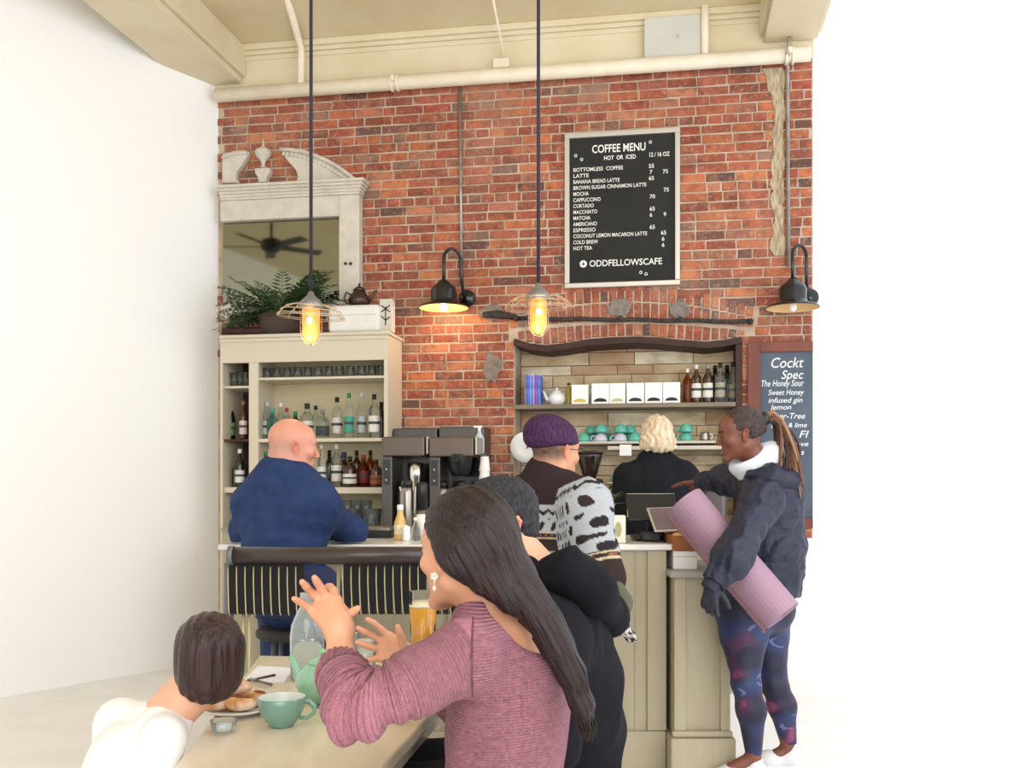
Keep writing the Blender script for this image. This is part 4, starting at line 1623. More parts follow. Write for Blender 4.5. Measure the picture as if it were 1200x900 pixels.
mb.rbox(ctr.x - 0.07, ctr.x + 0.03, 4.80, 4.853, BZ + 0.001, BZ + 0.05, 0.01)
mb.build('card_reader', M_blackp, t)
t = thing('customer_tablet', 'grey framed customer tablet tilted on the counter beside the rolled mat', 'tablet', (0.72, 4.76, BZ))
q = [J(757, 596, 4.86), J(797, 595, 4.88), J(803, 621, 4.70), J(773, 622, 4.70)]
ux = ((q[1] - q[0]) + (q[2] - q[3])).normalized()
uy = ((q[0] - q[3]) + (q[1] - q[2])).normalized()
uz = ux.cross(uy).normalized()
uy = uz.cross(ux)
cc = sum(q, Vector()) / 4
R = Matrix(((ux[0], uy[0], uz[0], cc[0]), (ux[1], uy[1], uz[1], cc[1]), (ux[2], uy[2], uz[2], cc[2]), (0, 0, 0, 1)))
mb = MB()
mb.rbox(-0.085, 0.085, -0.105, 0.105, -0.006, 0.003, 0.003, M=R)
mb.build('case', M_silver, t)
mb = MB()
mb.box(-0.075, 0.075, -0.095, 0.095, 0.0031, 0.0042, M=R)
mb.build('screen', mk('dim_screen', (96, 82, 88), 0.12, var=(8, (60, 56, 66), 0.8), emis=((120, 100, 104), 0.25)), t)
mb = MB()
mb.tube([R @ Vector((-0.02, -0.02, -0.006)), (cc.x - 0.03, cc.y + 0.03, BZ + 0.008)], 0.012, 8)
mb.lathe([(0, 0), (0.05, 0), (0.05, 0.008), (0, 0.01)], (cc.x - 0.03, cc.y + 0.03, BZ + 0.001), 20)
mb.build('stand', M_blackp, t)
# square jar / candle
t = thing('square_candle', 'square off-white printed jar on the counter beside the fair isle sweater', 'jar', (0.49, 4.7, BZ))
a, b = J(715.5, 630, 4.68), J(733.5, 604, 4.68)
mb = MB()
mb.rbox(a.x, b.x, 4.68, 4.75, BZ + 0.0005, b.z, 0.006)
mb.build('jar', mk('cream_ceramic', (232, 228, 210), 0.4), t)
mb = MB()
mb.prism([((a.x + b.x) / 2 + 0.016 * math.cos(q), (BZ + b.z) / 2 + 0.036 * math.sin(q)) for q in [i * math.pi / 8 for i in range(16)]], 4.678, 4.681)
mb.build('leaf_print', mk('olive_print', (176, 168, 124), 0.6), t)

# plant on the counter behind the sweater
t = thing('small_plant', 'small leafy green plant in a dark pot on the bar behind the fair isle sweater', 'plant', (0.45, 5.2, BZ))
mb = MB()
mb.lathe([(0, 0), (0.045, 0), (0.06, 0.09), (0.055, 0.09), (0, 0.08)], (0.45, 5.2, BZ + 0.001), 16)
mb.build('pot', M_blackp, t)
mb = MB()
fr = random.Random(5)
for k in range(46):
    a = fr.uniform(0, 6.28)
    L = fr.uniform(0.1, 0.26)
    d = Vector((math.cos(a), math.sin(a), fr.uniform(0.5, 2.2))).normalized()
    b0 = Vector((0.45, 5.2, BZ + 0.09))
    p1 = b0 + d * L
    p1.z = min(p1.z, BZ + 0.27)
    sd = d.cross(Vector((0, 0, 1))).normalized() * 0.014
    mid = (b0 + p1) / 2 + Vector((0, 0, 0.03))
    mb._add([b0, mid + sd, p1 - Vector((0, 0, 0.02)), mid - sd], [(0, 1, 2, 3)])
mb.build('leaves', mk('fresh_leaf', (110, 150, 60), 0.5, var=(14, (60, 90, 40), 0.7)), t)
# coffee grinder and espresso machine on the back counter
t = thing('coffee_grinder', 'black coffee grinder with a dark bean hopper on the back counter', 'coffee grinder', (Wu(690, -0.35), -0.35, 0.99), frame='W')
yl = -0.35
c = Vector((Wu(691, yl), yl, 0.991))
zt = Wz(690, 532, yl) - 0.991
mb = MB()
mb.rbox(c.x - 0.09, c.x + 0.09, yl - 0.1, yl + 0.1, 0.991, 0.991 + zt - 0.17, 0.02)
mb.build('body', M_blackp, t)
mb = MB()
mb.lathe([(0.04, zt - 0.169), (0.05, zt - 0.15), (0.09, zt - 0.02), (0.092, zt)], c, 22)
mb.build('hopper', mk('smoked_hopper', (46, 34, 30), 0.1, coat=0.6), t)
mb = MB()
mb.lathe([(0.095, zt), (0.096, zt + 0.012), (0.03, zt + 0.02), (0, zt + 0.02)], c, 22)
mb.build('lid', M_blackp, t)
t = thing('espresso_machine', 'long steel espresso machine hidden mostly behind the barista', 'espresso machine', (Wu(785, -0.35), -0.35, 0.99), frame='W')
mb = MB()
mb.rbox(Wu(714, -0.4), Wu(850, -0.4), -0.55, -0.1, 0.991, 1.35, 0.03)
mb.build('body', M_dsteel, t)
mb = MB()
mb.rbox(Wu(712, -0.4), Wu(852, -0.4), -0.56, -0.2, 1.351, 1.375, 0.008)
mb.build('cup_tray', M_steel, t)
for i, (px, d) in enumerate(((724, 0), (737, 0.0), (815, 0), (829, 0.0))):
    o = copy_tree(ct)
    o['label'] = ['teal cup warming on the machine beside the barista\'s sleeve', 'teal cup on the machine half hidden by the barista', 'teal cup on the machine behind the customer\'s pointing arm', 'last teal cup on the espresso machine'][i]
    o['group'] = 'cups on the espresso machine'
    setm(o, 'W', (Wu(px, -0.4), -0.4, 1.376 + 0.062))
    o.rotation_euler = (math.pi, 0, i * 1.1)

# ---------- the two coffee brewers
M_brown = mk('warm_dull_steel', (112, 100, 92), 0.42, 0.7, var=(3, (88, 78, 72), 0.5))


def brewer(xa_px, xb_px, ytop, ytop2, label):
    yf = -0.56
    xa, xb = Wu(xa_px, yf), Wu(xb_px, yf)
    zt = Wz((xa_px + xb_px) / 2, ytop, yf)
    zm = Wz((xa_px + xb_px) / 2, ytop2, yf)
    z0 = 0.991
    t = thing('coffee_brewer', label, 'coffee machine', ((xa + xb) / 2, -0.3, z0), group='steel coffee brewers', frame='W')
    mb = MB()
    mb.rbox(xa, xb, -0.28, -0.02, z0, zt, 0.008)
    mb.build('back_tower', M_dsteel, t)
    mb = MB()
    mb.rbox(xa - 0.002, xb - 0.02, yf, -0.281, zm - 0.135, zm, 0.01)
    mb.build('brew_head', M_brown, t)
    mb = MB()
    mb.rbox(xa, xa + 0.075, yf + 0.005, -0.2811, z0 + 0.02, zm - 0.136, 0.006)
    mb.build('control_column', M_dsteel, t)
    mb = MB()
    mb.rbox(xa + 0.012, xa + 0.058, yf + 0.0, yf + 0.008, zm - 0.33, zm - 0.16, 0.003)
    cp = mb.build('control_panel', M_black, t)
    for i, (dx, dz) in enumerate(((0.035, -0.19), (0.035, -0.225), (0.035, -0.265), (0.035, -0.3))):
        mb = MB()
        mb.lathe([(0, 0), (0.008, 0), (0.007, 0.004), (0, 0.005)], (xa + dx, yf - 0.0005, zm + dz), 10, MXZ)
        mb.build('button', M_silver if i % 2 else M_dsteel, cp)
    mb = MB()
    mb.box(xa + 0.1, xb - 0.02, -0.285, -0.2805, z0 + 0.05, zm - 0.14)
    mb.build('splash_back', M_black, t)
    mb = MB()
    mb.rbox(xa + 0.08, xb, yf, -0.2812, z0, z0 + 0.03, 0.005)
    mb.build('drip_tray', M_dsteel, t)
    mb = MB()
    mb.rbox(xb - 0.012, xb, yf + 0.02, -0.2813, zm - 0.12, zm + 0.0, 0.003)
    mb.build('bright_edge', M_silver, t)
    return xa, xb, yf, z0, zm


B1 = brewer(447, 500.5, 499, 511.5, 'steel coffee brewer next to the bottle cabinet')
B2 = brewer(503, 558, 497, 512, 'steel coffee brewer beside the bare brick wall')
t = thing('brew_basket', 'black filter basket hanging under the far coffee brewer', 'brew basket', (Wu(540, -0.5), -0.5, 1.4), frame='W')
c = Vector((Wu(539, -0.48), -0.48, Wz(539, 558, -0.48)))
mb = MB()
mb.lathe([(0.055, 0), (0.075, 0.05), (0.09, 0.14), (0.09, 0.15), (0, 0.15)], c, 22)
mb.build('basket', M_blackp, t)
mb = MB()
mb.rbox(c.x - 0.02, c.x + 0.02, -0.62, -0.54, c.z + 0.09, c.z + 0.115, 0.008)
mb.build('handle', M_blackp, t)
# airpots, pitchers
def airpot(px, ytop, yl, r, z0, label, m=M_steel, lid=M_blackp, nm='thermal_carafe', frame='W'):
    c = Vector((Wu(px, yl), yl, z0))
    h = Wz(px, ytop, yl) - z0
    t = thing(nm, label, 'carafe', c, frame=frame)
    mb = MB()
    mb.lathe([(0, 0), (r * 0.96, 0), (r, 0.01), (r, h * 0.72), (r * 0.86, h * 0.82), (r * 0.7, h * 0.86)], c, 22)
    mb.build('body', m, t)
    mb = MB()
    mb.lathe([(r * 0.72, h * 0.861), (r * 0.74, h * 0.93), (r * 0.5, h * 0.99), (0, h)], c, 20)
    mb.build('lid', lid, t)
    mb = MB()
    mb.tube([c + Vector((r * 0.9, 0, h * 0.75)), c + Vector((r * 1.5, 0, h * 0.72)), c + Vector((r * 1.5, 0, h * 0.3)), c + Vector((r * 0.98, 0, h * 0.25))], r * 0.13, 8)
    mb.build('handle', lid, t)


airpot(519, 563, -0.50, 0.052, 1.022, 'steel thermal carafe with black lid under the far brewer')
airpot(541, 563, -0.50, 0.05, 1.022, 'second steel thermal carafe, just above the dark hair')
airpot(474, 562, -0.47, 0.05, 1.022, 'steel carafe under the brewer next to the bottle cabinet')
# tall bright steel cylinder under head 1
t = thing('steel_dispenser', 'tall bright steel cylinder standing between the two brewers', 'dispenser', (Wu(487, -0.66), -0.5, 1.0), frame='W')
c = Vector((Wu(487.5, -0.47), -0.47, 1.022))
hz_ = Wz(487, 541, -0.47) - 1.022
mb = MB()
mb.lathe([(0, 0), (0.05, 0), (0.05, hz_ * 0.75), (0.055, hz_ * 0.77), (0.058, hz_ - 0.012), (0.0, hz_)], c, 22)
mb.build('cylinder', mk('bright_steel', (216, 216, 214), 0.18, 1.0), t)
# paper cup stack, cups on the head, spray bottle
t = thing('paper_cup_stack', 'inverted stack of white paper cups beside the brewer', 'paper cups', (Wu(567, -0.45), -0.45, 0.99), frame='W')
c = Vector((Wu(568, -0.45), -0.45, 0.9915))
h = Wz(568, 534, -0.45) - 0.9915
for k in range(9):
    mb = MB()
    z = k * (h - 0.105) / 8
    mb.lathe([(0.04, z), (0.028, z + 0.1), (0.0, z + 0.1)] if k == 8 else [(0.04, z), (0.038, z + 0.016), (0.03, z + 0.09)], c, 18, caps=False)
    mb.build('paper_cup', M_paper, t)
t = thing('spray_bottle', 'clear spray bottle with a printed label standing on the far coffee brewer', 'spray bottle', (Wu(561, -0.3), -0.3, 1.0), frame='W')
c = Vector((Wu(562, -0.3), -0.3, Wz(562, 532, -0.3)))
mb = MB()
mb.lathe([(0, 0), (0.033, 0), (0.035, 0.008), (0.035, 0.11), (0.014, 0.15), (0.012, 0.165)], c, 16)
mb.build('bottle', mk('cloudy_plastic', (190, 204, 216), 0.2), t)
mb = MB()
mb.box(c.x - 0.01, c.x + 0.01, -0.31, -0.29, c.z + 0.16, c.z + 0.19)
mb.box(c.x - 0.04, c.x + 0.02, -0.308, -0.292, c.z + 0.185, c.z + 0.2)
mb.build('trigger', M_wht, t)
mb = MB()
mb.rbox(c.x - 0.07, c.x + 0.07, -0.4, -0.2, c.z - 0.02, c.z - 0.001, 0.004)
mb.box(c.x - 0.02, c.x + 0.02, -0.3, -0.01, c.z - 0.04, c.z - 0.0205)
mb.build('wall_bracket', M_dsteel, t)

# stacked glasses on the ledge below the cabinet
p0 = tumbler_proto('pint_glass', 'clear pint glass upside down on the ledge', 0.034, 0.044, 0.13, 'pint glasses on the steel ledge')
spots = [(407, -0.5, 0), (418, -0.5, 0), (429, -0.5, 0), (440, -0.5, 0), (413, -0.6, 0), (435, -0.62, 0), (407, -0.5, 0.06), (418, -0.5, 0.06), (429, -0.5, 0.06)]
lbs = ['clear pint glass in the ledge row beside the bald man\'s face', 'clear pint glass second along the ledge row', 'clear pint glass third along the ledge row', 'clear pint glass of the ledge row next to the brewer',
       'clear pint glass standing forward of the row at the bald man\'s shoulder', 'clear pint glass standing forward of the row near the brewer', 'upper pint glass nested on the first of the ledge row',
       'upper pint glass nested on the second of the ledge row', 'upper pint glass nested on the third of the ledge row']
for i, (px, yl, dz) in enumerate(spots):
    o = p0 if i == 0 else copy_tree(p0)
    o['label'] = lbs[i]
    setm(o, 'W', (Wu(px, yl), yl, 1.056 + dz))
# things on the bar itself (world frame)
def onbar(px, Y):
    return Vector(((px - 600) * Y / F_PX, Y, BZ + 0.0005))


def simple_lathe(nm, lb, cat, c, parts, group=None):
    t = thing(nm, lb, cat, c, group)
    for (pn, pr, m) in parts:
        mb = MB()
        mb.lathe(pr, c, 20)
        mb.build(pn, m, t)
    return t


s5 = 5.0 / F_PX
simple_lathe('syrup_bottle', 'yellow syrup bottle with white cap and label standing on the bar', 'bottle', onbar(469, 4.95),
             [('bottle', [(0, 0), (0.028, 0), (0.03, 0.01), (0.03, 0.09), (0.016, 0.13), (0.014, 0.155)], mk('golden_syrup', (214, 178, 104), 0.2)),
              ('paper_label', [(0.0306, 0.03), (0.031, 0.031), (0.031, 0.08), (0.0306, 0.081)], lblm((236, 226, 190))), ('cap', [(0.016, 0.15), (0.016, 0.178), (0, 0.18)], M_paper)])
simple_lathe('steel_travel_mug', 'slim steel bottle with black cap standing on the bar by the straws', 'bottle', onbar(477, 5.1),
             [('body', [(0, 0), (0.033, 0), (0.035, 0.01), (0.035, 0.24), (0.028, 0.27)], M_steel), ('cap', [(0.03, 0.268), (0.03, 0.30), (0, 0.305)], M_blackp)])
simple_lathe('black_flask', 'tall black and steel flask on the bar in front of the far brewer', 'flask', onbar(494.5, 5.1),
             [('body', [(0, 0), (0.028, 0), (0.03, 0.01), (0.03, 0.15)], M_steel), ('sleeve', [(0.031, 0.151), (0.031, 0.28), (0.024, 0.292), (0, 0.295)], M_blackp)])
simple_lathe('white_shaker', 'small white shaker beside the yellow syrup bottle', 'shaker', onbar(476.5, 4.9),
             [('body', [(0, 0), (0.02, 0), (0.021, 0.01), (0.018, 0.07), (0, 0.078)], M_wht)])
simple_lathe('oil_cruet', 'small clear cruet on the bar beside the seated woman\'s hair', 'cruet', onbar(487, 4.9),
             [('glass_body', [(0, 0), (0.024, 0), (0.026, 0.01), (0.022, 0.06), (0.01, 0.085), (0.009, 0.1)], G_clear), ('stopper', [(0.01, 0.1), (0.011, 0.115), (0, 0.118)], M_wht)])
simple_lathe('white_cup_stack', 'tall white cup at the end of the bar by the seated woman\'s hair', 'cup', onbar(497.5, 4.95),
             [('cup', [(0, 0), (0.03, 0), (0.041, 0.13), (0.038, 0.13), (0.028, 0.01), (0, 0.01)], M_wht)])
t = thing('straw_holder', 'steel cup holding a few white straws on the bar', 'straw holder', onbar(484, 5.2))
c = onbar(484, 5.2)
mb = MB()
mb.lathe([(0, 0), (0.03, 0), (0.032, 0.13), (0.03, 0.13), (0.028, 0.01), (0, 0.01)], c, 18)
mb.build('holder', M_steel, t)
for (dx, dy, tx) in ((-0.01, 0, -0.06), (0.0, 0.01, -0.03), (0.012, 0, 0.03), (0.004, -0.01, 0.01)):
    mb = MB()
    mb.tube([c + Vector((dx, dy, 0.015)), c + Vector((dx + tx, dy, 0.27))], 0.0035, 6)
    mb.build('straw', M_paper, t)
t = thing('bar_mat', 'dark rubber tray on the bar by the bald man\'s elbow', 'tray', onbar(436, 5.25))
mb = MB()
mb.rbox(onbar(418, 5.3).x, onbar(462, 5.3).x, 5.15, 5.45, BZ + 0.0005, BZ + 0.035, 0.006)
mb.build('tray', M_blackp, t)
mb = MB()
mb.rbox(onbar(419, 5.3).x, onbar(461, 5.3).x, 5.17, 5.43, BZ + 0.0356, BZ + 0.055, 0.004)
mb.build('steel_grid', M_steel, t)

# ---------- rail with black skirt and brass rods
RY = 3.85
def R_(px, py, Y=RY):
    return J(px, py, Y)


M_rail = mk('dark_pipe_rail', (62, 52, 50), 0.35, 0.3, coat=0.2)
M_brass = mk('aged_brass', (176, 164, 124), 0.5, 0.4)
M_fab = mk('black_webbing', (20, 18, 20), 0.85)
M_gpost = mk('grey_post', (110, 110, 116), 0.5, 0.3)
xr0, xr1 = R_(270, 650).x, R_(560, 650).x
zr_ = R_(300, 651).z
t = thing('bench_rail', 'dark round padded rail with black slatted back and thin brass rods, before the bar', 'rail', (xr0, RY, 0))
mb = MB()
mb.tube([(xr0, RY, zr_), (xr1, RY, zr_)], 0.035, 20)
mb.build('top_rail', M_rail, t)
mb = MB()
mb.tube([(xr0 - 0.006, RY, zr_), (xr0 + 0.014, RY, zr_)], 0.0385, 20)
mb.build('end_collar', M_gpost, t)
for x in (xr0 + 0.0, xr1 - 0.02):
    mb = MB()
    mb.tube([(x - 0.012, RY + 0.02, 0), (x - 0.012, RY + 0.02, zr_ - 0.03)], 0.019, 12)
    mb.build('post', M_gpost, t)
zt_, zb_2 = R_(300, 667).z, R_(300, 719).z
for (pa, pb) in ((268, 357), (402, 500), (506, 556)):
    xa, xb = R_(pa, 0).x, R_(pb, 0).x
    nslat = max(2, int(round((pb - pa) / 9.7)))
    st = (xb - xa) / nslat
    for k in range(nslat):
        mb = MB()
        x = xa + st * k
        pts = []
        for j in range(6):
            z = zt_ + 0.02 - (zt_ + 0.02 - zb_2) * j / 5
            pts.append((z, -0.02 * (j / 5) ** 2.5))
        for (z0q, y0q), (z1q, y1q) in zip(pts, pts[1:]):
            mb._add([(x + 0.001, RY + y0q, z0q), (x + st - 0.001, RY + y0q, z0q), (x + st - 0.001, RY + y1q, z1q), (x + 0.001, RY + y1q, z1q),
                     (x + 0.001, RY + y0q + 0.008, z0q), (x + st - 0.001, RY + y0q + 0.008, z0q), (x + st - 0.001, RY + y1q + 0.008, z1q), (x + 0.001, RY + y1q + 0.008, z1q)],
                    [(0, 1, 2, 3), (4, 7, 6, 5), (0, 3, 7, 4), (1, 5, 6, 2), (0, 4, 5, 1), (3, 2, 6, 7)])
        mb.build('slat', M_fab, t)
        mb = MB()
        mb.tube([(x, RY - 0.008, zt_ + 0.01), (x + 0.0, RY - 0.009, zt_ - 0.05), (x + 0.003, RY - 0.014, zb_2 + 0.06), (x + 0.008, RY - 0.026, zb_2 + 0.01), (x + 0.012, RY - 0.026, zb_2 - 0.004)], 0.0029, 6)
        mb.build('brass_rod', M_brass, t)
    mb = MB()
    mb.box(xa, xb, RY - 0.004, RY + 0.02, zt_ + 0.021, zr_ - 0.03)
    mb.build('header', M_fab, t)
for px in (284, 291, 396):
    x = R_(px, 0).x
    mb = MB()
    mb.tube([(x, RY + 0.012, zr_ - 0.033), (x, RY + 0.012, 0.0)], 0.007, 8)
    mb.build('brass_post', M_brass, t)

# ---------- dining table
TZ = 0.76
M_ttop = mk('pale_oak_top', (226, 214, 190), 0.3, coat=0.3, var=(3, (206, 190, 160), 0.6), stretch=(4, 0.8, 1))
def T_(px, py):
    Y = (CAMZ - TZ) * F_PX / (py - 570)
    return Vector(((px - 600) * Y / F_PX, Y, TZ))


A_, B_ = T_(304, 768), T_(503, 838)
dY = Vector((0.13, 0.99, 0)).normalized()
far_r = B_ + dY * 0.80
far_l = A_.copy()
near_r = B_ - dY * ((B_.y - 1.93) / dY.y)
near_l = Vector((-0.686, 1.93, TZ))
t = thing('dining_table', 'pale wooden cafe table laid for tea, reaching under the seated woman\'s arms', 'table', (-0.55, 2.5, 0))
poly = [far_l, far_r, near_r, near_l]
n = len(poly)
ctrp = sum(poly, Vector()) / 4
vs = [Vector((p.x, p.y, z)) for z in (TZ - 0.035, TZ) for p in poly]
mb = MB()
mb._add(vs, [(3, 2, 1, 0), (4, 5, 6, 7), (0, 1, 5, 4), (1, 2, 6, 5), (2, 3, 7, 6), (3, 0, 4, 7)])
mb.build('table_top', M_ttop, t, bevel=0.006)
mb = MB()
ins = [ctrp + (p - ctrp) * 0.86 for p in poly]
vs = [Vector((p.x, p.y, z)) for z in (TZ - 0.10, TZ - 0.036) for p in ins]
mb._add(vs, [(3, 2, 1, 0), (4, 5, 6, 7), (0, 1, 5, 4), (1, 2, 6, 5), (2, 3, 7, 6), (3, 0, 4, 7)])
mb.build('apron', M_ttop, t)
for p in ins:
    q = ctrp + (p - ctrp) * 0.95
    mb = MB()
    mb.tube([(q.x, q.y, TZ - 0.1), (q.x, q.y, 0)], [0.032, 0.022], 10)
    mb.build('leg', M_ttop, t)
TT = TZ + 0.0006


def ontab(px, py):
    p = T_(px, py)
    p.z = TT
    return p


# cup
M_sage = mk('sage_teal_glaze', (112, 150, 134), 0.25, coat=0.5)
M_cupin = mk('pale_glaze_inside', (206, 214, 206), 0.3)
c = ontab(330, 851)
t = thing('tea_cup', 'sage green tea cup on the table in front of the teapot', 'cup', c)
s_ = 1.1
mb = MB()
mb.lathe([(r * s_, z * s_) for r, z in ((0, 0), (0.024, 0.0), (0.026, 0.003), (0.036, 0.014), (0.048, 0.034), (0.052, 0.052), (0.0535, 0.064), (0.052, 0.065), (0.0505, 0.062), (0.049, 0.05), (0.045, 0.034), (0.03, 0.014), (0, 0.01))], c, 32)
mb.build('bowl', M_sage, t)
mb = MB()
mb.lathe([(r * s_, z * s_) for r, z in ((0.0512, 0.0645), (0.0500, 0.0615), (0.0485, 0.05), (0.0443, 0.0345), (0.0295, 0.0147), (0, 0.0107))], c, 32, caps=False)
mb.build('glaze_lining', M_cupin, t)
mb = MB()
mb.tube([c + Vector(p) * s_ for p in ((0.047, -0.008, 0.055), (0.064, -0.012, 0.058), (0.076, -0.014, 0.048), (0.074, -0.014, 0.032), (0.058, -0.01, 0.02), (0.042, -0.008, 0.02))], 0.005, 10)
mb.build('handle', M_sage, t)
M_mint = mk('mint_glaze', (134, 180, 150), 0.25, coat=0.5)
c = ontab(378, 822)
t = teapot('mint green teapot on the table behind the tea cup', c, None, 0.92, M_mint, math.pi - 0.5)
# glass bottle of water
c = ontab(360, 797)
t = thing('water_bottle', 'clear round-shouldered glass water bottle behind the mint teapot', 'bottle', c)
mb = MB()
mb.lathe([(0, 0), (0.045, 0), (0.05, 0.008), (0.051, 0.13), (0.047, 0.165), (0.03, 0.205), (0.018, 0.225), (0.017, 0.245), (0.021, 0.248), (0.021, 0.262), (0.017, 0.262), (0.015, 0.225), (0.027, 0.203), (0.044, 0.163), (0.048, 0.13), (0.047, 0.01), (0, 0.01)], c, 28)
mb.build('glass_body', mk('thin_clear_glass', (236, 242, 242), 0.02, trans=0.86, ior=1.12, coat=0.6), t)
mb = MB()
mb.lathe([(0, 0.011), (0.0455, 0.011), (0.0465, 0.115), (0, 0.115)], c, 24)
mb.build('water', mk('water', (240, 246, 244), 0.0, trans=1.0, ior=1.2), t)
c = ontab(417, 800)
for (px, py, lb) in ((428, 800, 'empty clear tumbler behind the two hands'), (408, 790, 'second clear tumbler between water bottle and hand')):
    c = ontab(px, py)
    t = thing('tumbler', lb, 'glass', c, 'tumblers on the table')
    mb = MB()
    mb.lathe([(0, 0), (0.026, 0), (0.035, 0.125), (0.033, 0.125), (0.024, 0.008), (0, 0.008)], c, 22)
    mb.build('bowl', MATS['thin_clear_glass'], t)
# beer glass
c = Vector(((495.5 - 600) * 2.95 / F_PX, 2.95, TT))
t = thing('beer_glass', 'tall glass of golden beer standing before the seated woman\'s chin', 'glass', c)
hB = J(495, 693, 2.95).z - TT
mb = MB()
mb.lathe([(0, 0), (0.03, 0), (0.032, 0.01), (0.036, 0.1), (0.043, hB), (0.041, hB), (0.034, 0.1), (0.028, 0.015), (0, 0.015)], c, 26)
mb.build('glass_body', mk('pure_clear_glass', (250, 252, 252), 0.0, trans=1.0, ior=1.08, coat=0.3), t)
hL = J(495, 711, 2.95).z - TT
mb = MB()
mb.lathe([(0, 0.016), (0.028, 0.016), (0.0335, 0.1), (0.0395, hL), (0, hL)], c, 24)
mb.build('beer', mk('golden_beer', (230, 160, 44), 0.15, trans=0.15, emis=None), t)
mb = MB()
mb.lathe([(0.0, hL + 0.0005), (0.0395, hL + 0.0005), (0.0395, hL + 0.005), (0, hL + 0.005)], c, 24)
mb.build('foam', mk('beer_foam', (246, 236, 206), 0.8), t)
# plate of pastries
c = ontab(283, 835)
t = thing('pastry_plate', 'white plate of sugared pastries at the table\'s edge', 'plate', c)
mb = MB()
mb.lathe([(0, 0), (0.06, 0), (0.066, 0.004), (0.098, 0.014), (0.101, 0.017), (0.096, 0.018), (0.064, 0.008), (0, 0.007)], c + Vector((-0.012, 0, 0)), 34)
mb.build('dish', M_wht, t)
M_past = mk('golden_pastry', (196, 130, 66), 0.55, var=(26, (240, 226, 206), 0.8), bump=(40, 0.6))
PP = [(-0.005, -0.03, 0.0, 'browned open pastry at the front rim of the plate'), (-0.02, 0.06, 0.0, 'sugar dusted pastry at the back of the plate'), (0.03, 0.04, 0.0, 'pastry with most icing sugar, by the fork side of the plate'),
      (-0.075, -0.02, 0.0, 'pastry in the middle of the plate, half out of view'), (-0.07, 0.05, 0.0, 'small fig-topped pastry beside the dark hair'), (-0.03, 0.01, 0.036, 'pastry lying on top of the others')]
for i, (dx, dy, dz, lb) in enumerate(PP):
    q = c + Vector((dx * 0.8 + 0.008, dy * 0.85, 0.009 + dz))
    t = thing('pastry', lb, 'pastry', q, 'pastries on the plate')
    mb = MB()
    R = Matrix.Rotation(i * 1.3, 4, 'Z')
    mb.ball(q + Vector((0, 0, 0.019)), (0.042, 0.028, 0.0185), M=R)
    mb.build('crust', M_past, t)
    mb = MB()
    mb.ball(q + Vector((0.004, 0, 0.031)), (0.024, 0.014, 0.009), M=R)
    mb.build('filling', mk('filling_%d' % (i % 2), ((120, 66, 34), (214, 160, 96))[i % 2], 0.5), t)
# small saucer stack at the very edge
c = ontab(262, 858)
t = thing('small_glass_dish', 'small clear glass dish beside the pastry plate', 'dish', c)
mb = MB()
mb.lathe([(0, 0), (0.028, 0), (0.032, 0.028), (0.03, 0.028), (0.026, 0.005), (0, 0.005)], c, 20)
mb.build('dish', MATS['thin_clear_glass'], t)
mb = MB()
mb.lathe([(0, 0.006), (0.0255, 0.006), (0.0275, 0.02), (0, 0.02)], c, 18)
mb.build('cream', M_wht, t)
# cutlery and paper
t = thing('paper_napkin', 'white paper menu sheet lying on the table behind the fork', 'paper', ontab(310, 790))
q = [ontab(283, 800), ontab(333, 800), ontab(345, 783), ontab(302, 781)]
mb = MB()
mb._add([p + Vector((0, 0, h)) for h in (0.0, 0.0012) for p in q], [(3, 2, 1, 0), (4, 5, 6, 7), (0, 1, 5, 4), (1, 2, 6, 5), (2, 3, 7, 6), (3, 0, 4, 7)])
mb.build('sheet', mk('bluish_paper', (226, 226, 234), 0.8), t)
M_cut = mk('dark_cutlery', (110, 100, 92), 0.3, 0.9)
t = thing('fork', 'dark steel fork lying across the white paper sheet', 'fork', ontab(300, 804))
a, b = ontab(322, 793), ontab(278, 802)
for p in (a, b):
    p.z += 0.0045
mb = MB()
mb.tube([a, a.lerp(b, 0.55), a.lerp(b, 0.72)], [0.004, 0.0028, 0.0045], 8)
mb.build('handle', M_cut, t)
d = (b - a).normalized()
sd = Vector((-d.y, d.x, 0))
mb = MB()
for k in (-1.5, -0.5, 0.5, 1.5):
    st_ = a.lerp(b, 0.70)
    mb.tube([st_ + sd * k * 0.002, st_ + d * 0.02 + sd * k * 0.0052, b + sd * k * 0.0048], 0.0016, 5)
mb.build('tines', M_cut, t)
t = thing('butter_knife', 'dark steel knife crossing the fork on the table', 'knife', ontab(300, 806))
a, b = ontab(318, 807), ontab(292, 800)
for p in (a, b):
    p.z += 0.011
mb = MB()
mb.tube([a, a.lerp(b, 0.5)], [0.0045, 0.0035], 8)
mb.build('handle', M_cut, t)
mb = MB()
mb.tube([a.lerp(b, 0.5), a.lerp(b, 0.75), b], [0.0035, 0.0075, 0.004], 8, flat=0.2)
mb.build('blade', M_cut, t)
t = thing('teaspoon', 'small spoon on the table beside the sage cup\'s handle', 'spoon', ontab(384, 828))
a, b = ontab(392, 826), ontab(372, 829)
for p in (a, b):
    p.z += 0.003
mb = MB()
mb.tube([a, a.lerp(b, 0.6)], 0.0022, 6)
mb.ball(b, (0.016, 0.01, 0.003))
mb.build('spoon', M_steel, t)
# ================================================================ FIGURES: signed distance fields turned into single continuous meshes
V = Vector


def npv(p):
    return np.array((p[0], p[1], p[2]), dtype=np.float32)


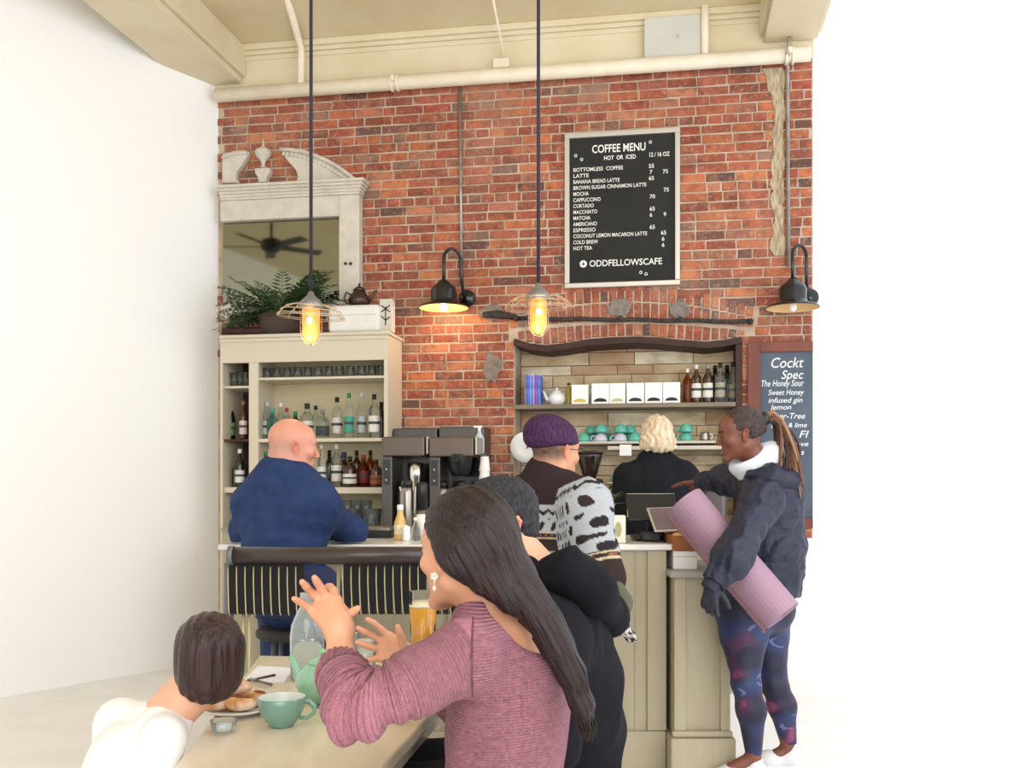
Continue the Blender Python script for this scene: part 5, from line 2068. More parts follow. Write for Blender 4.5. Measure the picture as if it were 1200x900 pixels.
class Field:
    def __init__(s, lo, hi, h):
        s.h = h
        s.lo = npv(lo)
        n = np.ceil((npv(hi) - s.lo) / h).astype(int) + 1
        s.n = n
        s.F = np.full(tuple(n), 1.0, dtype=np.float32)
        s.ax = [s.lo[i] + h * np.arange(n[i], dtype=np.float32) for i in range(3)]

    def region(s, lo, hi):
        a = np.maximum(np.floor((npv(lo) - s.lo) / s.h).astype(int), 0)
        b = np.minimum(np.ceil((npv(hi) - s.lo) / s.h).astype(int) + 1, s.n)
        if np.any(b <= a):
            return None
        sl = tuple(slice(a[i], b[i]) for i in range(3))
        X, Y, Z = np.meshgrid(s.ax[0][sl[0]], s.ax[1][sl[1]], s.ax[2][sl[2]], indexing='ij')
        return sl, X, Y, Z

    def put(s, sl, d, k, op):
        f = s.F[sl]
        if op == 's':
            d = -d
        if k > 0:
            h = np.maximum(k - np.abs(f - d), 0) / k
            m = h * h * k * 0.25
        else:
            m = 0
        s.F[sl] = np.minimum(f, d) - m if op == 'u' else np.maximum(f, d) + m

    def cap(s, a, b, ra, rb, k=0.012, lat=None, flat=1.0, op='u'):
        """tapered capsule; flat squeezes it across the axis that is square to lat and to the capsule"""
        a, b = npv(a), npv(b)
        m = max(ra, rb) + k + 2 * s.h
        r = s.region(np.minimum(a, b) - m, np.maximum(a, b) + m)
        if r is None:
            return s
        sl, X, Y, Z = r
        px, py, pz = X - a[0], Y - a[1], Z - a[2]
        ba = b - a
        L2 = float(ba @ ba) + 1e-9
        t = np.clip((px * ba[0] + py * ba[1] + pz * ba[2]) / L2, 0, 1)
        dx, dy, dz = px - ba[0] * t, py - ba[1] * t, pz - ba[2] * t
        if lat is not None and flat != 1.0:
            l = npv(lat)
            ap = np.cross(l, ba / math.sqrt(L2))
            ap /= np.linalg.norm(ap)
            q = (dx * ap[0] + dy * ap[1] + dz * ap[2]) * (1 / flat - 1)
            d0 = np.sqrt(dx * dx + dy * dy + dz * dz) + 1e-6
            dx, dy, dz = dx + q * ap[0], dy + q * ap[1], dz + q * ap[2]
            d1 = np.sqrt(dx * dx + dy * dy + dz * dz) + 1e-6
            rr = ra + (rb - ra) * t
            d = (d1 - rr) * (d0 / d1)
        else:
            d = np.sqrt(dx * dx + dy * dy + dz * dz) - (ra + (rb - ra) * t)
        s.put(sl, d, k, op)
        return s

    def path(s, pts, rs, k=0.012, lat=None, flat=1.0, op='u'):
        for i in range(len(pts) - 1):
            s.cap(pts[i], pts[i + 1], rs[i], rs[i + 1], k, lat, flat, op)
        return s

    def ell(s, c, r, k=0.012, R=None, op='u'):
        """ellipsoid, R: 3x3 whose columns are its axes"""
        c = npv(c)
        m = max(r) + k + 2 * s.h
        g = s.region(c - m, c + m)
        if g is None:
            return s
        sl, X, Y, Z = g
        x, y, z = X - c[0], Y - c[1], Z - c[2]
        if R is not None:
            A = np.array(R, dtype=np.float32)
            x, y, z = (x * A[0, i] + y * A[1, i] + z * A[2, i] for i in range(3))
        k0 = np.sqrt((x / r[0]) ** 2 + (y / r[1]) ** 2 + (z / r[2]) ** 2) + 1e-6
        k1 = np.sqrt((x / r[0] ** 2) ** 2 + (y / r[1] ** 2) ** 2 + (z / r[2] ** 2) ** 2) + 1e-6
        s.put(sl, k0 * (k0 - 1) / k1, k, op)
        return s

    def plane(s, p, n, lo=None, hi=None, k=0.0):
        """cut away the side n points to, inside the box lo..hi"""
        p, n = npv(p), npv(V(n).normalized())
        g = s.region(lo if lo is not None else s.lo, hi if hi is not None else s.lo + s.h * s.n)
        if g is None:
            return s
        sl, X, Y, Z = g
        s.put(sl, -((X - p[0]) * n[0] + (Y - p[1]) * n[1] + (Z - p[2]) * n[2]), k, 's')
        return s

    def verts(s):
        bg = 3 * s.h
        A = np.clip(s.F, -bg, bg)
        A[0], A[-1] = bg, bg
        A[:, 0], A[:, -1] = bg, bg
        A[:, :, 0], A[:, :, -1] = bg, bg
        g = openvdb.FloatGrid(bg)
        g.copyFromArray(A)
        P, Q = g.convertToQuads(0.0)
        return s.lo + P * s.h, Q


def smooth_verts(P, Q, it):
    n = len(P)
    for _ in range(it):
        S = np.zeros_like(P)
        W = np.zeros(n)
        for a, b in ((0, 1), (1, 2), (2, 3), (3, 0)):
            for k in range(3):
                S[:, k] += np.bincount(Q[:, a], P[Q[:, b], k], n) + np.bincount(Q[:, b], P[Q[:, a], k], n)
            W += np.bincount(Q[:, a], minlength=n) + np.bincount(Q[:, b], minlength=n)
        P = P * 0.45 + 0.55 * S / np.maximum(W, 1)[:, None]
    return P


def normals(P, Q):
    fn = np.cross(P[Q[:, 2]] - P[Q[:, 0]], P[Q[:, 3]] - P[Q[:, 1]])
    N = np.zeros_like(P)
    for i in range(4):
        for k in range(3):
            N[:, k] += np.bincount(Q[:, i], fn[:, k], len(P))
    return N / (np.linalg.norm(N, axis=1)[:, None] + 1e-9)


def sdf_part(name, F, mat, parent, smooth=1, disp=None, color=None, attrs=None, **tags):
    P, Q = F.verts()
    P = P.astype(np.float64)
    Q = Q.astype(np.int64)
    P = smooth_verts(P, Q, smooth)
    N = normals(P, Q)
    c = P.mean(axis=0)
    if ((P - c) * N).sum() < 0:
        Q = Q[:, ::-1].copy()
        N = -N
    P0 = P.copy()
    if disp is not None:
        P = P + N * disp(P, N)[:, None]
    me = bpy.data.meshes.new(name)
    o_ = npv(ORG[parent.name])
    me.vertices.add(len(P))
    me.vertices.foreach_set('co', (P - o_).astype(np.float32).ravel())
    me.loops.add(len(Q) * 4)
    me.loops.foreach_set('vertex_index', Q.astype(np.int32).ravel())
    me.polygons.add(len(Q))
    me.polygons.foreach_set('loop_start', np.arange(0, len(Q) * 4, 4, dtype=np.int32))
    me.polygons.foreach_set('use_smooth', np.ones(len(Q), dtype=bool))
    me.update(calc_edges=True)
    me.validate()
    for m in (mat if isinstance(mat, (list, tuple)) else [mat]):
        me.materials.append(m)
    if color is not None:
        col = color(P0, N)
        a = me.color_attributes.new('Col', 'FLOAT_COLOR', 'POINT')
        a.data.foreach_set('color', np.concatenate([col, np.ones((len(P), 1))], axis=1).astype(np.float32).ravel())
    for nm, fn in (attrs or {}).items():
        a = me.attributes.new(nm, 'FLOAT', 'POINT')
        a.data.foreach_set('value', fn(P0, N).astype(np.float32))
    o = bpy.data.objects.new(name, me)
    C.objects.link(o)
    o.parent = parent
    ORG[o.name] = ORG[parent.name]
    return tagp(o, **tags)


def wav(P, f, seed=0, n=7, st=(1, 1, 1)):
    """cheap smooth noise in about -1..1"""
    r = np.random.RandomState(seed)
    out = np.zeros(len(P))
    for i in range(n):
        d = r.normal(size=3)
        d /= np.linalg.norm(d)
        d = d * f * r.uniform(0.6, 1.5) * np.array(st)
        out += np.sin(P @ d + r.uniform(0, 6.28) + 1.2 * np.sin(P @ (d[[1, 2, 0]] * 0.6) + r.uniform(0, 6.28)))
    return out / (n ** 0.5) / 1.2


def folds(amp, f=45, seed=0, st=(1, 1, 1)):
    def fn(P, N):
        a = wav(P, f, seed, 5, st)
        return amp * (1 - 2 * np.abs(a).clip(0, 1)) + amp * 0.5 * wav(P, f * 0.35, seed + 9, 4)
    return fn


def along(P, pts):
    """for every vertex: arc length along the polyline of its closest point, and the distance to it"""
    best = np.full(len(P), 1e9)
    arc = np.zeros(len(P))
    s0 = 0.0
    for a, b in zip(pts, pts[1:]):
        a, b = npv(a).astype(float), npv(b).astype(float)
        ba = b - a
        L = np.linalg.norm(ba)
        t = ((P - a) @ ba / L ** 2).clip(0, 1)
        d = np.linalg.norm(P - a - t[:, None] * ba, axis=1)
        m = d < best
        best[m] = d[m]
        arc[m] = s0 + t[m] * L
        s0 += L
    return arc, best


class Head:
    """head frame: x to its right, y forward, z up; origin between the ears at eye height"""

    def __init__(s, c, fwd, up=(0, 0, 1), k=1.0):
        s.c = V(c)
        s.f = V(fwd).normalized()
        s.x = s.f.cross(V(up)).normalized()
        s.u = s.x.cross(s.f)
        s.k = k
        s.R = [[s.x[i], s.f[i], s.u[i]] for i in range(3)]

    def p(s, x, y, z):
        return s.c + (s.x * x + s.f * y + s.u * z) * s.k

    def ell(s, F, c, r, k, op='u'):
        F.ell(s.p(*c), tuple(q * s.k for q in r), k, s.R, op)

    def cap(s, F, a, b, ra, rb, k, op='u'):
        F.cap(s.p(*a), s.p(*b), ra * s.k, rb * s.k, k, op=op)

    def skull(s, F):
        e, c = s.ell, s.cap
        e(F, (0, -0.014, 0.036), (0.074, 0.094, 0.084), 0.02)
        e(F, (0, 0.026, -0.02), (0.060, 0.066, 0.085), 0.03)
        e(F, (0, 0.04, 0.045), (0.058, 0.05, 0.045), 0.03)
        for q in (-1, 1):
            c(F, (q * 0.055, 0.0, -0.055), (q * 0.018, 0.078, -0.103), 0.018, 0.014, 0.03)
            e(F, (q * 0.042, 0.062, -0.022), (0.022, 0.022, 0.018), 0.025)
            c(F, (q * 0.04, 0.08, 0.025), (q * 0.012, 0.09, 0.022), 0.009, 0.009, 0.014)
            s.ell(F, (q * 0.032, 0.099, 0.004), (0.018, 0.014, 0.012), 0.016, 's')
            e(F, (q * 0.032, 0.078, 0.004), (0.014, 0.0125, 0.0125), 0.004)
            c(F, (q * 0.020, 0.0905, 0.0075), (q * 0.044, 0.083, 0.0065), 0.0032, 0.0028, 0.004)
        e(F, (0, 0.086, -0.104), (0.019, 0.014, 0.015), 0.02)
        c(F, (0, 0.089, 0.018), (0, 0.113, -0.026), 0.0075, 0.010, 0.012)
        for q in (-1, 1):
            e(F, (q * 0.012, 0.102, -0.031), (0.008, 0.009, 0.0065), 0.008)
        e(F, (0, 0.082, -0.062), (0.028, 0.014, 0.02), 0.015)
        c(F, (-0.018, 0.089, -0.0615), (0.018, 0.089, -0.0615), 0.0035, 0.0035, 0.006)
        c(F, (0, 0.0955, -0.058), (0, 0.0955, -0.0585), 0.0055, 0.0055, 0.006)
        c(F, (-0.013, 0.0915, -0.0715), (0.013, 0.0915, -0.0715), 0.006, 0.006, 0.006)
        c(F, (-0.022, 0.096, -0.0655), (0.022, 0.096, -0.0655), 0.0012, 0.0012, 0.004, 's')
        for q in (-1, 1):
            a = [(q * 0.0745, 0.006, -0.028), (q * 0.079, 0.004, -0.008), (q * 0.084, -0.002, 0.014), (q * 0.087, -0.014, 0.020), (q * 0.087, -0.022, 0.008), (q * 0.082, -0.016, -0.014), (q * 0.076, -0.004, -0.032)]
            for i in range(len(a) - 1):
                c(F, a[i], a[i + 1], 0.0048, 0.0048, 0.005)
            e(F, (q * 0.076, -0.008, -0.004), (0.006, 0.014, 0.022), 0.006)
            e(F, (q * 0.0735, -0.002, -0.033), (0.006, 0.006, 0.008), 0.006)

    def neck(s, F, base, r=0.056, r2=0.062):
        F.cap(s.p(0, -0.022, -0.05), base, r * s.k, r2 * s.k, 0.035)

    def eyes(s, parent, iris=(60, 40, 28)):
        for q in (-1, 1):
            mb = MB()
            Rm = Matrix(((s.x[0], s.f[0], s.u[0]), (s.x[1], s.f[1], s.u[1]), (s.x[2], s.f[2], s.u[2])))
            mb.m = 0
            mb.ball(s.p(q * 0.032, 0.0785, 0.003), 0.0108 * s.k, 14, 10)
            e_ = mb.build('eye', mk('eye_white', (196, 186, 178), 0.2), parent)
            mb = MB()
            mb.ball(s.p(q * 0.032, 0.0836, 0.003), (0.0062 * s.k,) * 3, 12, 8)
            mb.build('iris', mk('iris_%d_%d_%d' % iris, iris, 0.1), e_)

    def face_color(s, base, lip, brow=None, flush=(200, 110, 96), fl=0.35):
        b, l, fsh = np.array(lin(base)), np.array(lin(lip)), np.array(lin(flush))
        br = np.array(lin(brow)) if brow else None
        R = np.array(s.R)
        c = npv(s.c).astype(float)

        def fn(P, N):
            q = (P - c) @ R / s.k
            col = np.tile(b, (len(P), 1))
            col *= (1 + 0.05 * wav(P, 60, 3))[:, None]
            def mixin(m, tgt, amt):
                m = (m.clip(0, 1) * amt)[:, None]
                col[:] = col * (1 - m) + tgt * m
            for sg in (-1, 1):
                d = np.linalg.norm((q - (sg * 0.042, 0.07, -0.03)) / (0.026, 0.03, 0.02), axis=1)
                mixin(1.2 - d, fsh, fl)
                d = np.linalg.norm((q - (sg * 0.085, -0.01, 0.0)) / (0.012, 0.025, 0.035), axis=1)
                mixin(1.3 - d, fsh, fl)
                if br is not None:
                    d = np.abs((q[:, 2] - 0.024 - 0.15 * (0.03 - np.abs(q[:, 0] - sg * 0.03)).clip(0, 1) * 0.3) / 0.0045)
                    w_ = (np.abs(q[:, 0] - sg * 0.03) < 0.02) & (q[:, 1] > 0.055)
                    mixin((1.4 - d) * w_, br, 0.9)
            d = np.linalg.norm((q - (0, 0.106, -0.03)) / (0.016, 0.016, 0.012), axis=1)
            mixin(1.2 - d, fsh, fl * 0.8)
            d = np.linalg.norm((q - (0, 0.094, -0.0655)) / (0.024, 0.014, 0.0105), axis=1)
            mixin((1.25 - d) * 3, l, 0.85)
            return col
        return fn


def hand(F, wrist, d, back, thumb, k=1.0, curl=0.5, spread=0.10, ks=0.004):
    """d: towards the fingers, back: out of the back of the hand, thumb: +1/-1 side of d x back"""
    d = V(d).normalized()
    back = (V(back) - d * V(back).dot(d)).normalized()
    sd = d.cross(back).normalized() * thumb
    w = V(wrist)
    F.cap(w, w + d * 0.03 * k, 0.024 * k, 0.026 * k, 0.015, lat=sd, flat=0.75)
    for o, r in ((-0.028, 0.0125), (-0.01, 0.013), (0.009, 0.0135), (0.026, 0.014)):
        F.cap(w + d * 0.02 * k + sd * o * 0.6 * k, w + d * 0.088 * k + sd * o * k, r * 1.1 * k, r * 0.82 * k, 0.012)
    ends = []
    for i, (o, L, r) in enumerate(((-0.03, 0.062, 0.0072), (-0.0105, 0.076, 0.0080), (0.0095, 0.082, 0.0083), (0.029, 0.073, 0.0082))):
        p = w + d * (0.088 - (0.008 if i in (0,) else 0)) * k + sd * o * k
        a = (i - 1.5) * spread
        dv = (d * math.cos(a) + sd * math.sin(a)).normalized()
        c = curl * (0.35 + 0.1 * (3 - i))
        for j, (fr_, rr) in enumerate(((0.45, 1.0), (0.31, 0.9), (0.24, 0.8))):
            dv = (dv * math.cos(c) - back * math.sin(c)).normalized()
            back_l = back
            q = p + dv * L * fr_ * k
            F.cap(p, q, r * rr * 1.04 * k, r * (rr - 0.09) * k, ks)
            p = q
            c = curl * 0.75
        ends.append(p)
    p = w + d * 0.024 * k + sd * 0.022 * k - back * 0.006 * k
    dv = (d * 0.62 + sd * 0.75 - back * 0.25).normalized()
    for L, r0, r1 in ((0.038, 0.0145, 0.0105), (0.032, 0.0105, 0.0092), (0.026, 0.0092, 0.0074)):
        q = p + dv * L * k
        F.cap(p, q, r0 * k, r1 * k, 0.006)
        p = q
        dv = (dv + d * 0.35 - back * 0.1 * curl).normalized()
    return ends


def shoe(parent, ankle, fwd, L=0.27, mat=None, sole=None, h=0.006):
    fwd = V(fwd)
    fwd.z = 0
    fwd.normalize()
    sd = fwd.cross(V((0, 0, 1)))
    a = V((ankle[0], ankle[1], 0))
    heel = a - fwd * 0.055
    toe = heel + fwd * L
    lo, hi = [min(heel[i], toe[i]) - 0.09 for i in range(3)], [max(heel[i], toe[i]) + 0.09 for i in range(3)]
    hi[2] = 0.2
    F = Field(lo, hi, h)
    up = V((0, 0, 1))
    F.cap(heel + fwd * 0.035 + up * 0.045, heel + fwd * 0.05 + up * 0.10, 0.037, 0.036, 0.02)
    F.cap(heel + fwd * 0.035 + up * 0.05, a + fwd * 0.10 + up * 0.048, 0.037, 0.040, 0.03)
    F.cap(a + fwd * 0.09 + up * 0.045, toe - fwd * 0.04 + up * 0.036, 0.040, 0.034, 0.03)
    F.plane((0, 0, 0.022), (0, 0, -1))
    sh_ = sdf_part('shoe', F, mat, parent, 1)
    F = Field(lo, hi, h)
    F.cap(heel + fwd * 0.035 + up * 0.02, a + fwd * 0.10 + up * 0.02, 0.042, 0.046, 0.02)
    F.cap(a + fwd * 0.10 + up * 0.02, toe - fwd * 0.036 + up * 0.02, 0.046, 0.040, 0.02)
    F.plane((0, 0, 0.026), (0, 0, 1))
    F.plane((0, 0, 0.001), (0, 0, -1))
    sdf_part('shoe_sole', F, sole or M_wht, sh_, 0)


def bounds(pts, m):
    return [min(p[i] for p in pts) - m for i in range(3)], [max(p[i] for p in pts) + m for i in range(3)]


M_hair = {}


def hairmat(name, c, c2, rough=0.38, rot=(0, 0, 0), st=(1, 1, 0.07), sc=120, bs=0.9):
    return mk(name, c, rough, bump=(sc, bs), var=(sc * 0.5, c2, 0.75), stretch=st, rot=rot, spec=0.35)


def skinmat(name):
    m = mk(name, (255, 255, 255), 0.5, attr=True, bump=(260, 0.06))
    m.node_tree.nodes['Principled BSDF'].inputs['Subsurface Weight'].default_value = 0.06
    m.node_tree.nodes['Principled BSDF'].inputs['Subsurface Radius'].default_value = (0.012, 0.005, 0.003)
    return m


M_skin = skinmat('skin')
# ================================================================ PEOPLE
# ---------------------------------------------------------------- seated woman in the mauve sweater
def seated_woman():
    hd = Head(J(546, 647, 2.02), (-0.73, 0.68, -0.05), k=1.0)
    neck = J(588, 728, 2.06)
    chest, belly, hip = J(600, 785, 2.07), J(594, 860, 2.07), J(592, 965, 2.10)
    shL, elL, cuL, wrL = J(546, 768, 1.90), J(414, 834, 1.80), J(400, 779, 1.945), J(397, 738, 1.985)
    shR, elR, wrR = J(636, 778, 2.22), J(560, 842, 2.42), J(478, 775, 2.38)
    t = thing('person', 'seated woman with long dark hair and mauve knit sweater, gesturing over the table', 'person', (hip.x, hip.y, 0.45))
    lat = (V((shR.x, shR.y, 0)) - V((shL.x, shL.y, 0))).normalized()
    pts = [hd.p(0, 0, 0.13), neck, hip, shL, elL, wrL, shR, elR, wrR, J(343, 680, 2.1), J(410, 745, 2.4)]
    lo, hi = bounds(pts, 0.15)
    lo[2] = 0.62
    F = Field(lo, hi, 0.0036)
    hd.skull(F)
    hd.neck(F, neck, 0.05, 0.056)
    F.cap(neck + V((0.0, 0, -0.02)), chest, 0.09, 0.13, 0.05, lat, 0.62)
    F.cap(chest, belly, 0.13, 0.12, 0.04, lat, 0.66)
    F.path([neck + V((0, 0, -0.035)), shL], [0.05, 0.045], 0.05)
    F.path([neck + V((0, 0, -0.035)), shR], [0.05, 0.045], 0.05)
    F.path([shL, elL, cuL, wrL], [0.044, 0.038, 0.031, 0.0245], 0.02)
    F.path([shR, elR, wrR], [0.044, 0.038, 0.025], 0.02)
    # near hand: palm and five fingers set joint by joint
    def q(px, py, Y):
        return J(px, py, Y)
    w = wrL
    kn = [q(368, 716, 2.020), q(377.5, 708, 2.030), q(384, 703.5, 2.030), q(394, 704, 2.025)]
    for i, k_ in enumerate(kn):
        F.cap(w + V((-0.008 + 0.005 * i, 0, 0.0)), k_, 0.019, 0.0135, 0.018)
    F.cap(w + V((0.006, 0, 0.002)), q(402, 722, 2.005), 0.02, 0.016, 0.018)
    for (j, r) in (((q(368, 716, 2.020), q(357, 709, 2.005), q(350, 704.5, 1.990), q(344.5, 701.5, 1.975)), 0.0078),
                   ((q(377.5, 708, 2.030), q(364, 693.5, 2.015), q(358.5, 687, 1.995), q(354, 682, 1.980)), 0.0085),
                   ((q(384, 703.5, 2.030), q(375.5, 688.5, 2.015), q(371.5, 682, 2.005), q(368.5, 677, 1.995)), 0.0088),
                   ((q(394, 704, 2.025), q(390.5, 692, 2.045), q(387, 688, 2.065), q(384.5, 687, 2.080)), 0.0092),
                   ((q(401, 726, 2.005), q(408.5, 720.5, 1.990), q(414, 717, 1.980), q(419.5, 713, 1.975)), 0.0096)):
        F.path(j, [r * 1.12, r * 1.0, r * 0.93, r * 0.78], 0.004)
    # far hand
    w = wrR
    kn = [q(449, 771, 2.37), q(448, 762, 2.375), q(450, 753, 2.375), q(456, 746, 2.37)]
    for i, k_ in enumerate(kn):
        F.cap(w + V((0, 0, 0.012 * (i - 1))), k_, 0.019, 0.0135, 0.016)
    for (j, r) in (((kn[0], q(439, 772, 2.36), q(431, 773.5, 2.35), q(425, 773.5, 2.34)), 0.0074),
                   ((kn[1], q(436, 758.5, 2.36), q(426, 755.5, 2.35), q(418, 753, 2.34)), 0.0082),
                   ((kn[2], q(437, 745, 2.365), q(427.5, 740, 2.355), q(419.5, 736, 2.35)), 0.0085),
                   ((kn[3], q(446, 737, 2.36), q(438, 730, 2.35), q(430.5, 725.5, 2.345)), 0.0085),
                   ((q(472, 757, 2.36), q(471, 748, 2.35), q(468, 741, 2.34), q(466, 734.5, 2.335)), 0.0095)):
        F.path(j, [r * 1.1, r, r * 0.92, r * 0.78], 0.004)
    sdf_part('body', F, M_skin, t, 1, color=hd.face_color((204, 148, 116), (186, 92, 84), (60, 40, 30), (226, 132, 110), 0.45))
    hd.eyes(t)
    # sweater
    F = Field(lo, hi, 0.004)
    F.cap(neck + V((0, 0, -0.045)), chest, 0.10, 0.155, 0.05, lat, 0.66)
    F.cap(chest, belly, 0.155, 0.150, 0.04, lat, 0.72)
    F.cap(belly, hip, 0.150, 0.165, 0.04, lat, 0.78)
    F.path([neck + V((0, 0, -0.05)), shL + V((0, 0, -0.006))], [0.055, 0.068], 0.06)
    F.path([neck + V((0, 0, -0.05)), shR + V((0, 0, -0.006))], [0.055, 0.066], 0.06)
    mid = shL.lerp(elL, 0.45) + V((0, 0, -0.004))
    F.path([shL, mid, elL + V((0.005, 0, -0.004)), cuL.lerp(elL, 0.35), cuL], [0.066, 0.060, 0.048, 0.045, 0.040], 0.03)
    F.path([shR, elR, wrR.lerp(elR, 0.25)], [0.07, 0.06, 0.045], 0.03)
    F.path([J(560, 727, 2.0), J(585, 738, 1.98)], [0.052, 0.05], 0.04)
    # wide neckline
    F.ell(J(622, 727, 2.02), (0.112, 0.14, 0.052), 0.01, R=Matrix.Rotation(math.radians(35), 3, 'Y'), op='s')
    F.plane(cuL, cuL - elL, cuL - V((0.08, 0.08, 0.05)), cuL + V((0.08, 0.12, 0.1)), 0.006)
    e0 = shL.lerp(elL, 0.55)
    path_ = [shL, e0] + [e0 * (1 - q) ** 2 + elL * 2 * q * (1 - q) + cuL * q * q for q in [i / 40 for i in range(1, 41)]]
    LT = sum((b_ - a_).length for a_, b_ in zip(path_, path_[1:]))
    nrm_up = V((0, 0, 1))

    def sleeve(P):
        arc, d = along(P, path_)
        return arc, d, (d < np.where(arc > 0.14, 0.13, 0.08)) & (P[:, 0] < shL.x + 0.015) & (P[:, 1] < 2.16)

    def disp(P, N):
        arc, d, m = sleeve(P)
        La = (elL - shL).length * 0.93
        near = np.exp(-((arc - La * 0.93) / 0.06) ** 2)
        x = 0.0085 * np.sin(arc * 230 + 2.4 * wav(P, 24, 2) + 10 * (P[:, 2])) * near
        cz = ((arc - LT + 0.06) / 0.015).clip(0, 1)
        ang = np.arctan2(P[:, 2] - elL.z, P[:, 0] - cuL.x)
        x2 = 0.0022 * np.sin((P[:, 0] - cuL.x) * 620) * cz
        return np.where(m, x + x2, 0) + 0.004 * wav(P, 22, 5) + 0.003 * wav(P, 50, 8, st=(1, 1, .5)) * (~m)

    def rib(P, N):
        arc, d, m = sleeve(P)
        cz = arc > LT - 0.055
        v = np.where(cz, (P[:, 0]) * 1.0, arc)
        return np.where(m, v, P[:, 2] * 1.15)
    sdf_part('sweater', F, mk('mauve_knit', (156, 98, 112), 0.9, sheen=0.05, rib=('rib', 900, 0.9), bump=(300, 0.5), var=(90, (182, 126, 138), 0.4)), t, 1, disp=disp, attrs={'rib': rib})
    # raised seam where the sleeve is set in, thin tie at the nape
    mb = MB()
    ring = []
    axd = (elL - shL).normalized()
    p0 = shL + axd * 0.035
    s1 = axd.orthogonal().normalized()
    s2 = axd.cross(s1)
    mb = MB()
    a_, b_ = J(612, 705, 1.965), J(640, 752, 1.985)
    mb.tube([a_, a_.lerp(b_, 0.5) + V((0, -0.012, 0)), b_], 0.0035, 6)
    mb.build('neck_tie', MATS['mauve_knit'], t)
    # trousers and legs
    F = Field([hip.x - 0.65, hip.y - 0.3, 0.0], [hip.x + 0.3, hip.y + 0.5, 0.78], 0.008)
    hp = V((hip.x, hip.y, 0.56))
    fw = V((-0.86, 0.5, 0)).normalized()
    sdv = V((0.5, 0.86, 0))
    for s_ in (-1, 1):
        k0, k1 = hp + sdv * 0.09 * s_, hp + sdv * 0.11 * s_ + fw * 0.42
        F.path([k0, k1, V((k1.x, k1.y, 0.1))], [0.10, 0.065, 0.045], 0.03)
    F.cap(hp + sdv * 0.06, hp - sdv * 0.06, 0.13, 0.13, 0.05)
    sdf_part('trousers', F, mk('black_trousers', (30, 30, 34), 0.8), t, 1)
    for s_ in (-1, 1):
        k1 = hp + sdv * 0.11 * s_ + fw * 0.42
        shoe(t, (k1.x, k1.y, 0.1), fw, mat=M_blackp)
    # hair
    hp_ = [hd.p(0, -0.035, -0.01), J(592, 683, 2.0), J(620, 708, 1.975), J(640, 733, 1.955), J(654, 760, 1.955), J(670, 790, 1.96), J(682, 826, 1.97), J(690, 858, 1.98)]
    lo2, hi2 = bounds([hd.p(0, 0, 0.0)] + hp_, 0.17)
    F = Field(lo2, hi2, 0.0036)
    hd.ell(F, (0, -0.012, 0.038), (0.089, 0.108, 0.099), 0.02)
    F.path(hp_, [0.088, 0.060, 0.035, 0.027, 0.024, 0.021, 0.016, 0.005], 0.04)
    F.cap(hd.p(-0.066, -0.03, -0.01), J(596, 700, 1.95), 0.026, 0.028, 0.03)
    nrm = (hd.f * 0.76 - hd.u * 0.65)
    F.plane(hd.p(0, 0.060, 0.07), nrm, hd.p(0, 0, 0) - V((.14, .14, .16)), hd.p(0, 0, 0) + V((.14, .14, .16)), 0.012)
    hc = hd.c

    def hdisp(P, N):
        arc, d = along(P, hp_)
        ax = np.array((0.5, 0, -0.86))
        qv = P - npv(hc)
        across = qv @ np.array((0.86, 0, 0.5)) + 0.6 * qv[:, 1]
        return 0.0014 * np.sin(across * 190 + 2 * wav(P, 8, 4)) + 0.0010 * np.sin(across * 420 + 2 * wav(P, 10, 6))
    mh = hairmat('long_dark_hair', (27, 18, 18), (52, 34, 31), 0.42, rot=(0, -0.5, 0), st=(1, 1, 0.03), sc=170, bs=0.6)
    h = sdf_part('hair', F, mh, t, 1, disp=hdisp)
    mb = MB()
    r2 = random.Random(11)
    for k in range(46):
        off = V((r2.gauss(0, 1), r2.gauss(0, 1), r2.gauss(0, 0.5)))
        st = [0.5, 0.75, 0.98, 1.05, 1.2, 1.5]
        rr = [0.05, 0.045, 0.030, 0.024, 0.022, 0.020, 0.016, 0.011]
        ln = r2.uniform(0.55, 1.06)
        pts_ = []
        for i, (p, r) in enumerate(zip(hp_, rr)):
            w_ = off.normalized() * r * (1.05 + 0.25 * r2.random())
            w_.y -= 0.0
            pts_.append(p + w_ + V((r2.gauss(0, .0025), r2.gauss(0, .002), -0.012 * (i == 7) * r2.random())))
        pts_ = pts_[2:]
        mb.tube(pts_, [0.003, 0.004, 0.004, 0.0035, 0.003, 0.0008], 5)
    mb.build('loose_strands', mh, t)
    # earring
    e = hd.p(-0.088, 0.002, -0.044)
    mb = MB()
    for k in range(5):
        a = k * 2 * math.pi / 5
        mb.ball(e + V((math.cos(a) * 0.005, 0, math.sin(a) * 0.005)), (0.004, 0.003, 0.004), 8, 6)
    mb.tube([e + V((0, 0, 0.008)), e + V((0, 0, -0.022))], [0.001, 0.002], 5)
    mb.ball(e + V((0, 0, -0.024)), (0.004, 0.003, 0.006), 8, 6)
    mb.build('earring', mk('pearl_white', (214, 200, 184), 0.2), t)


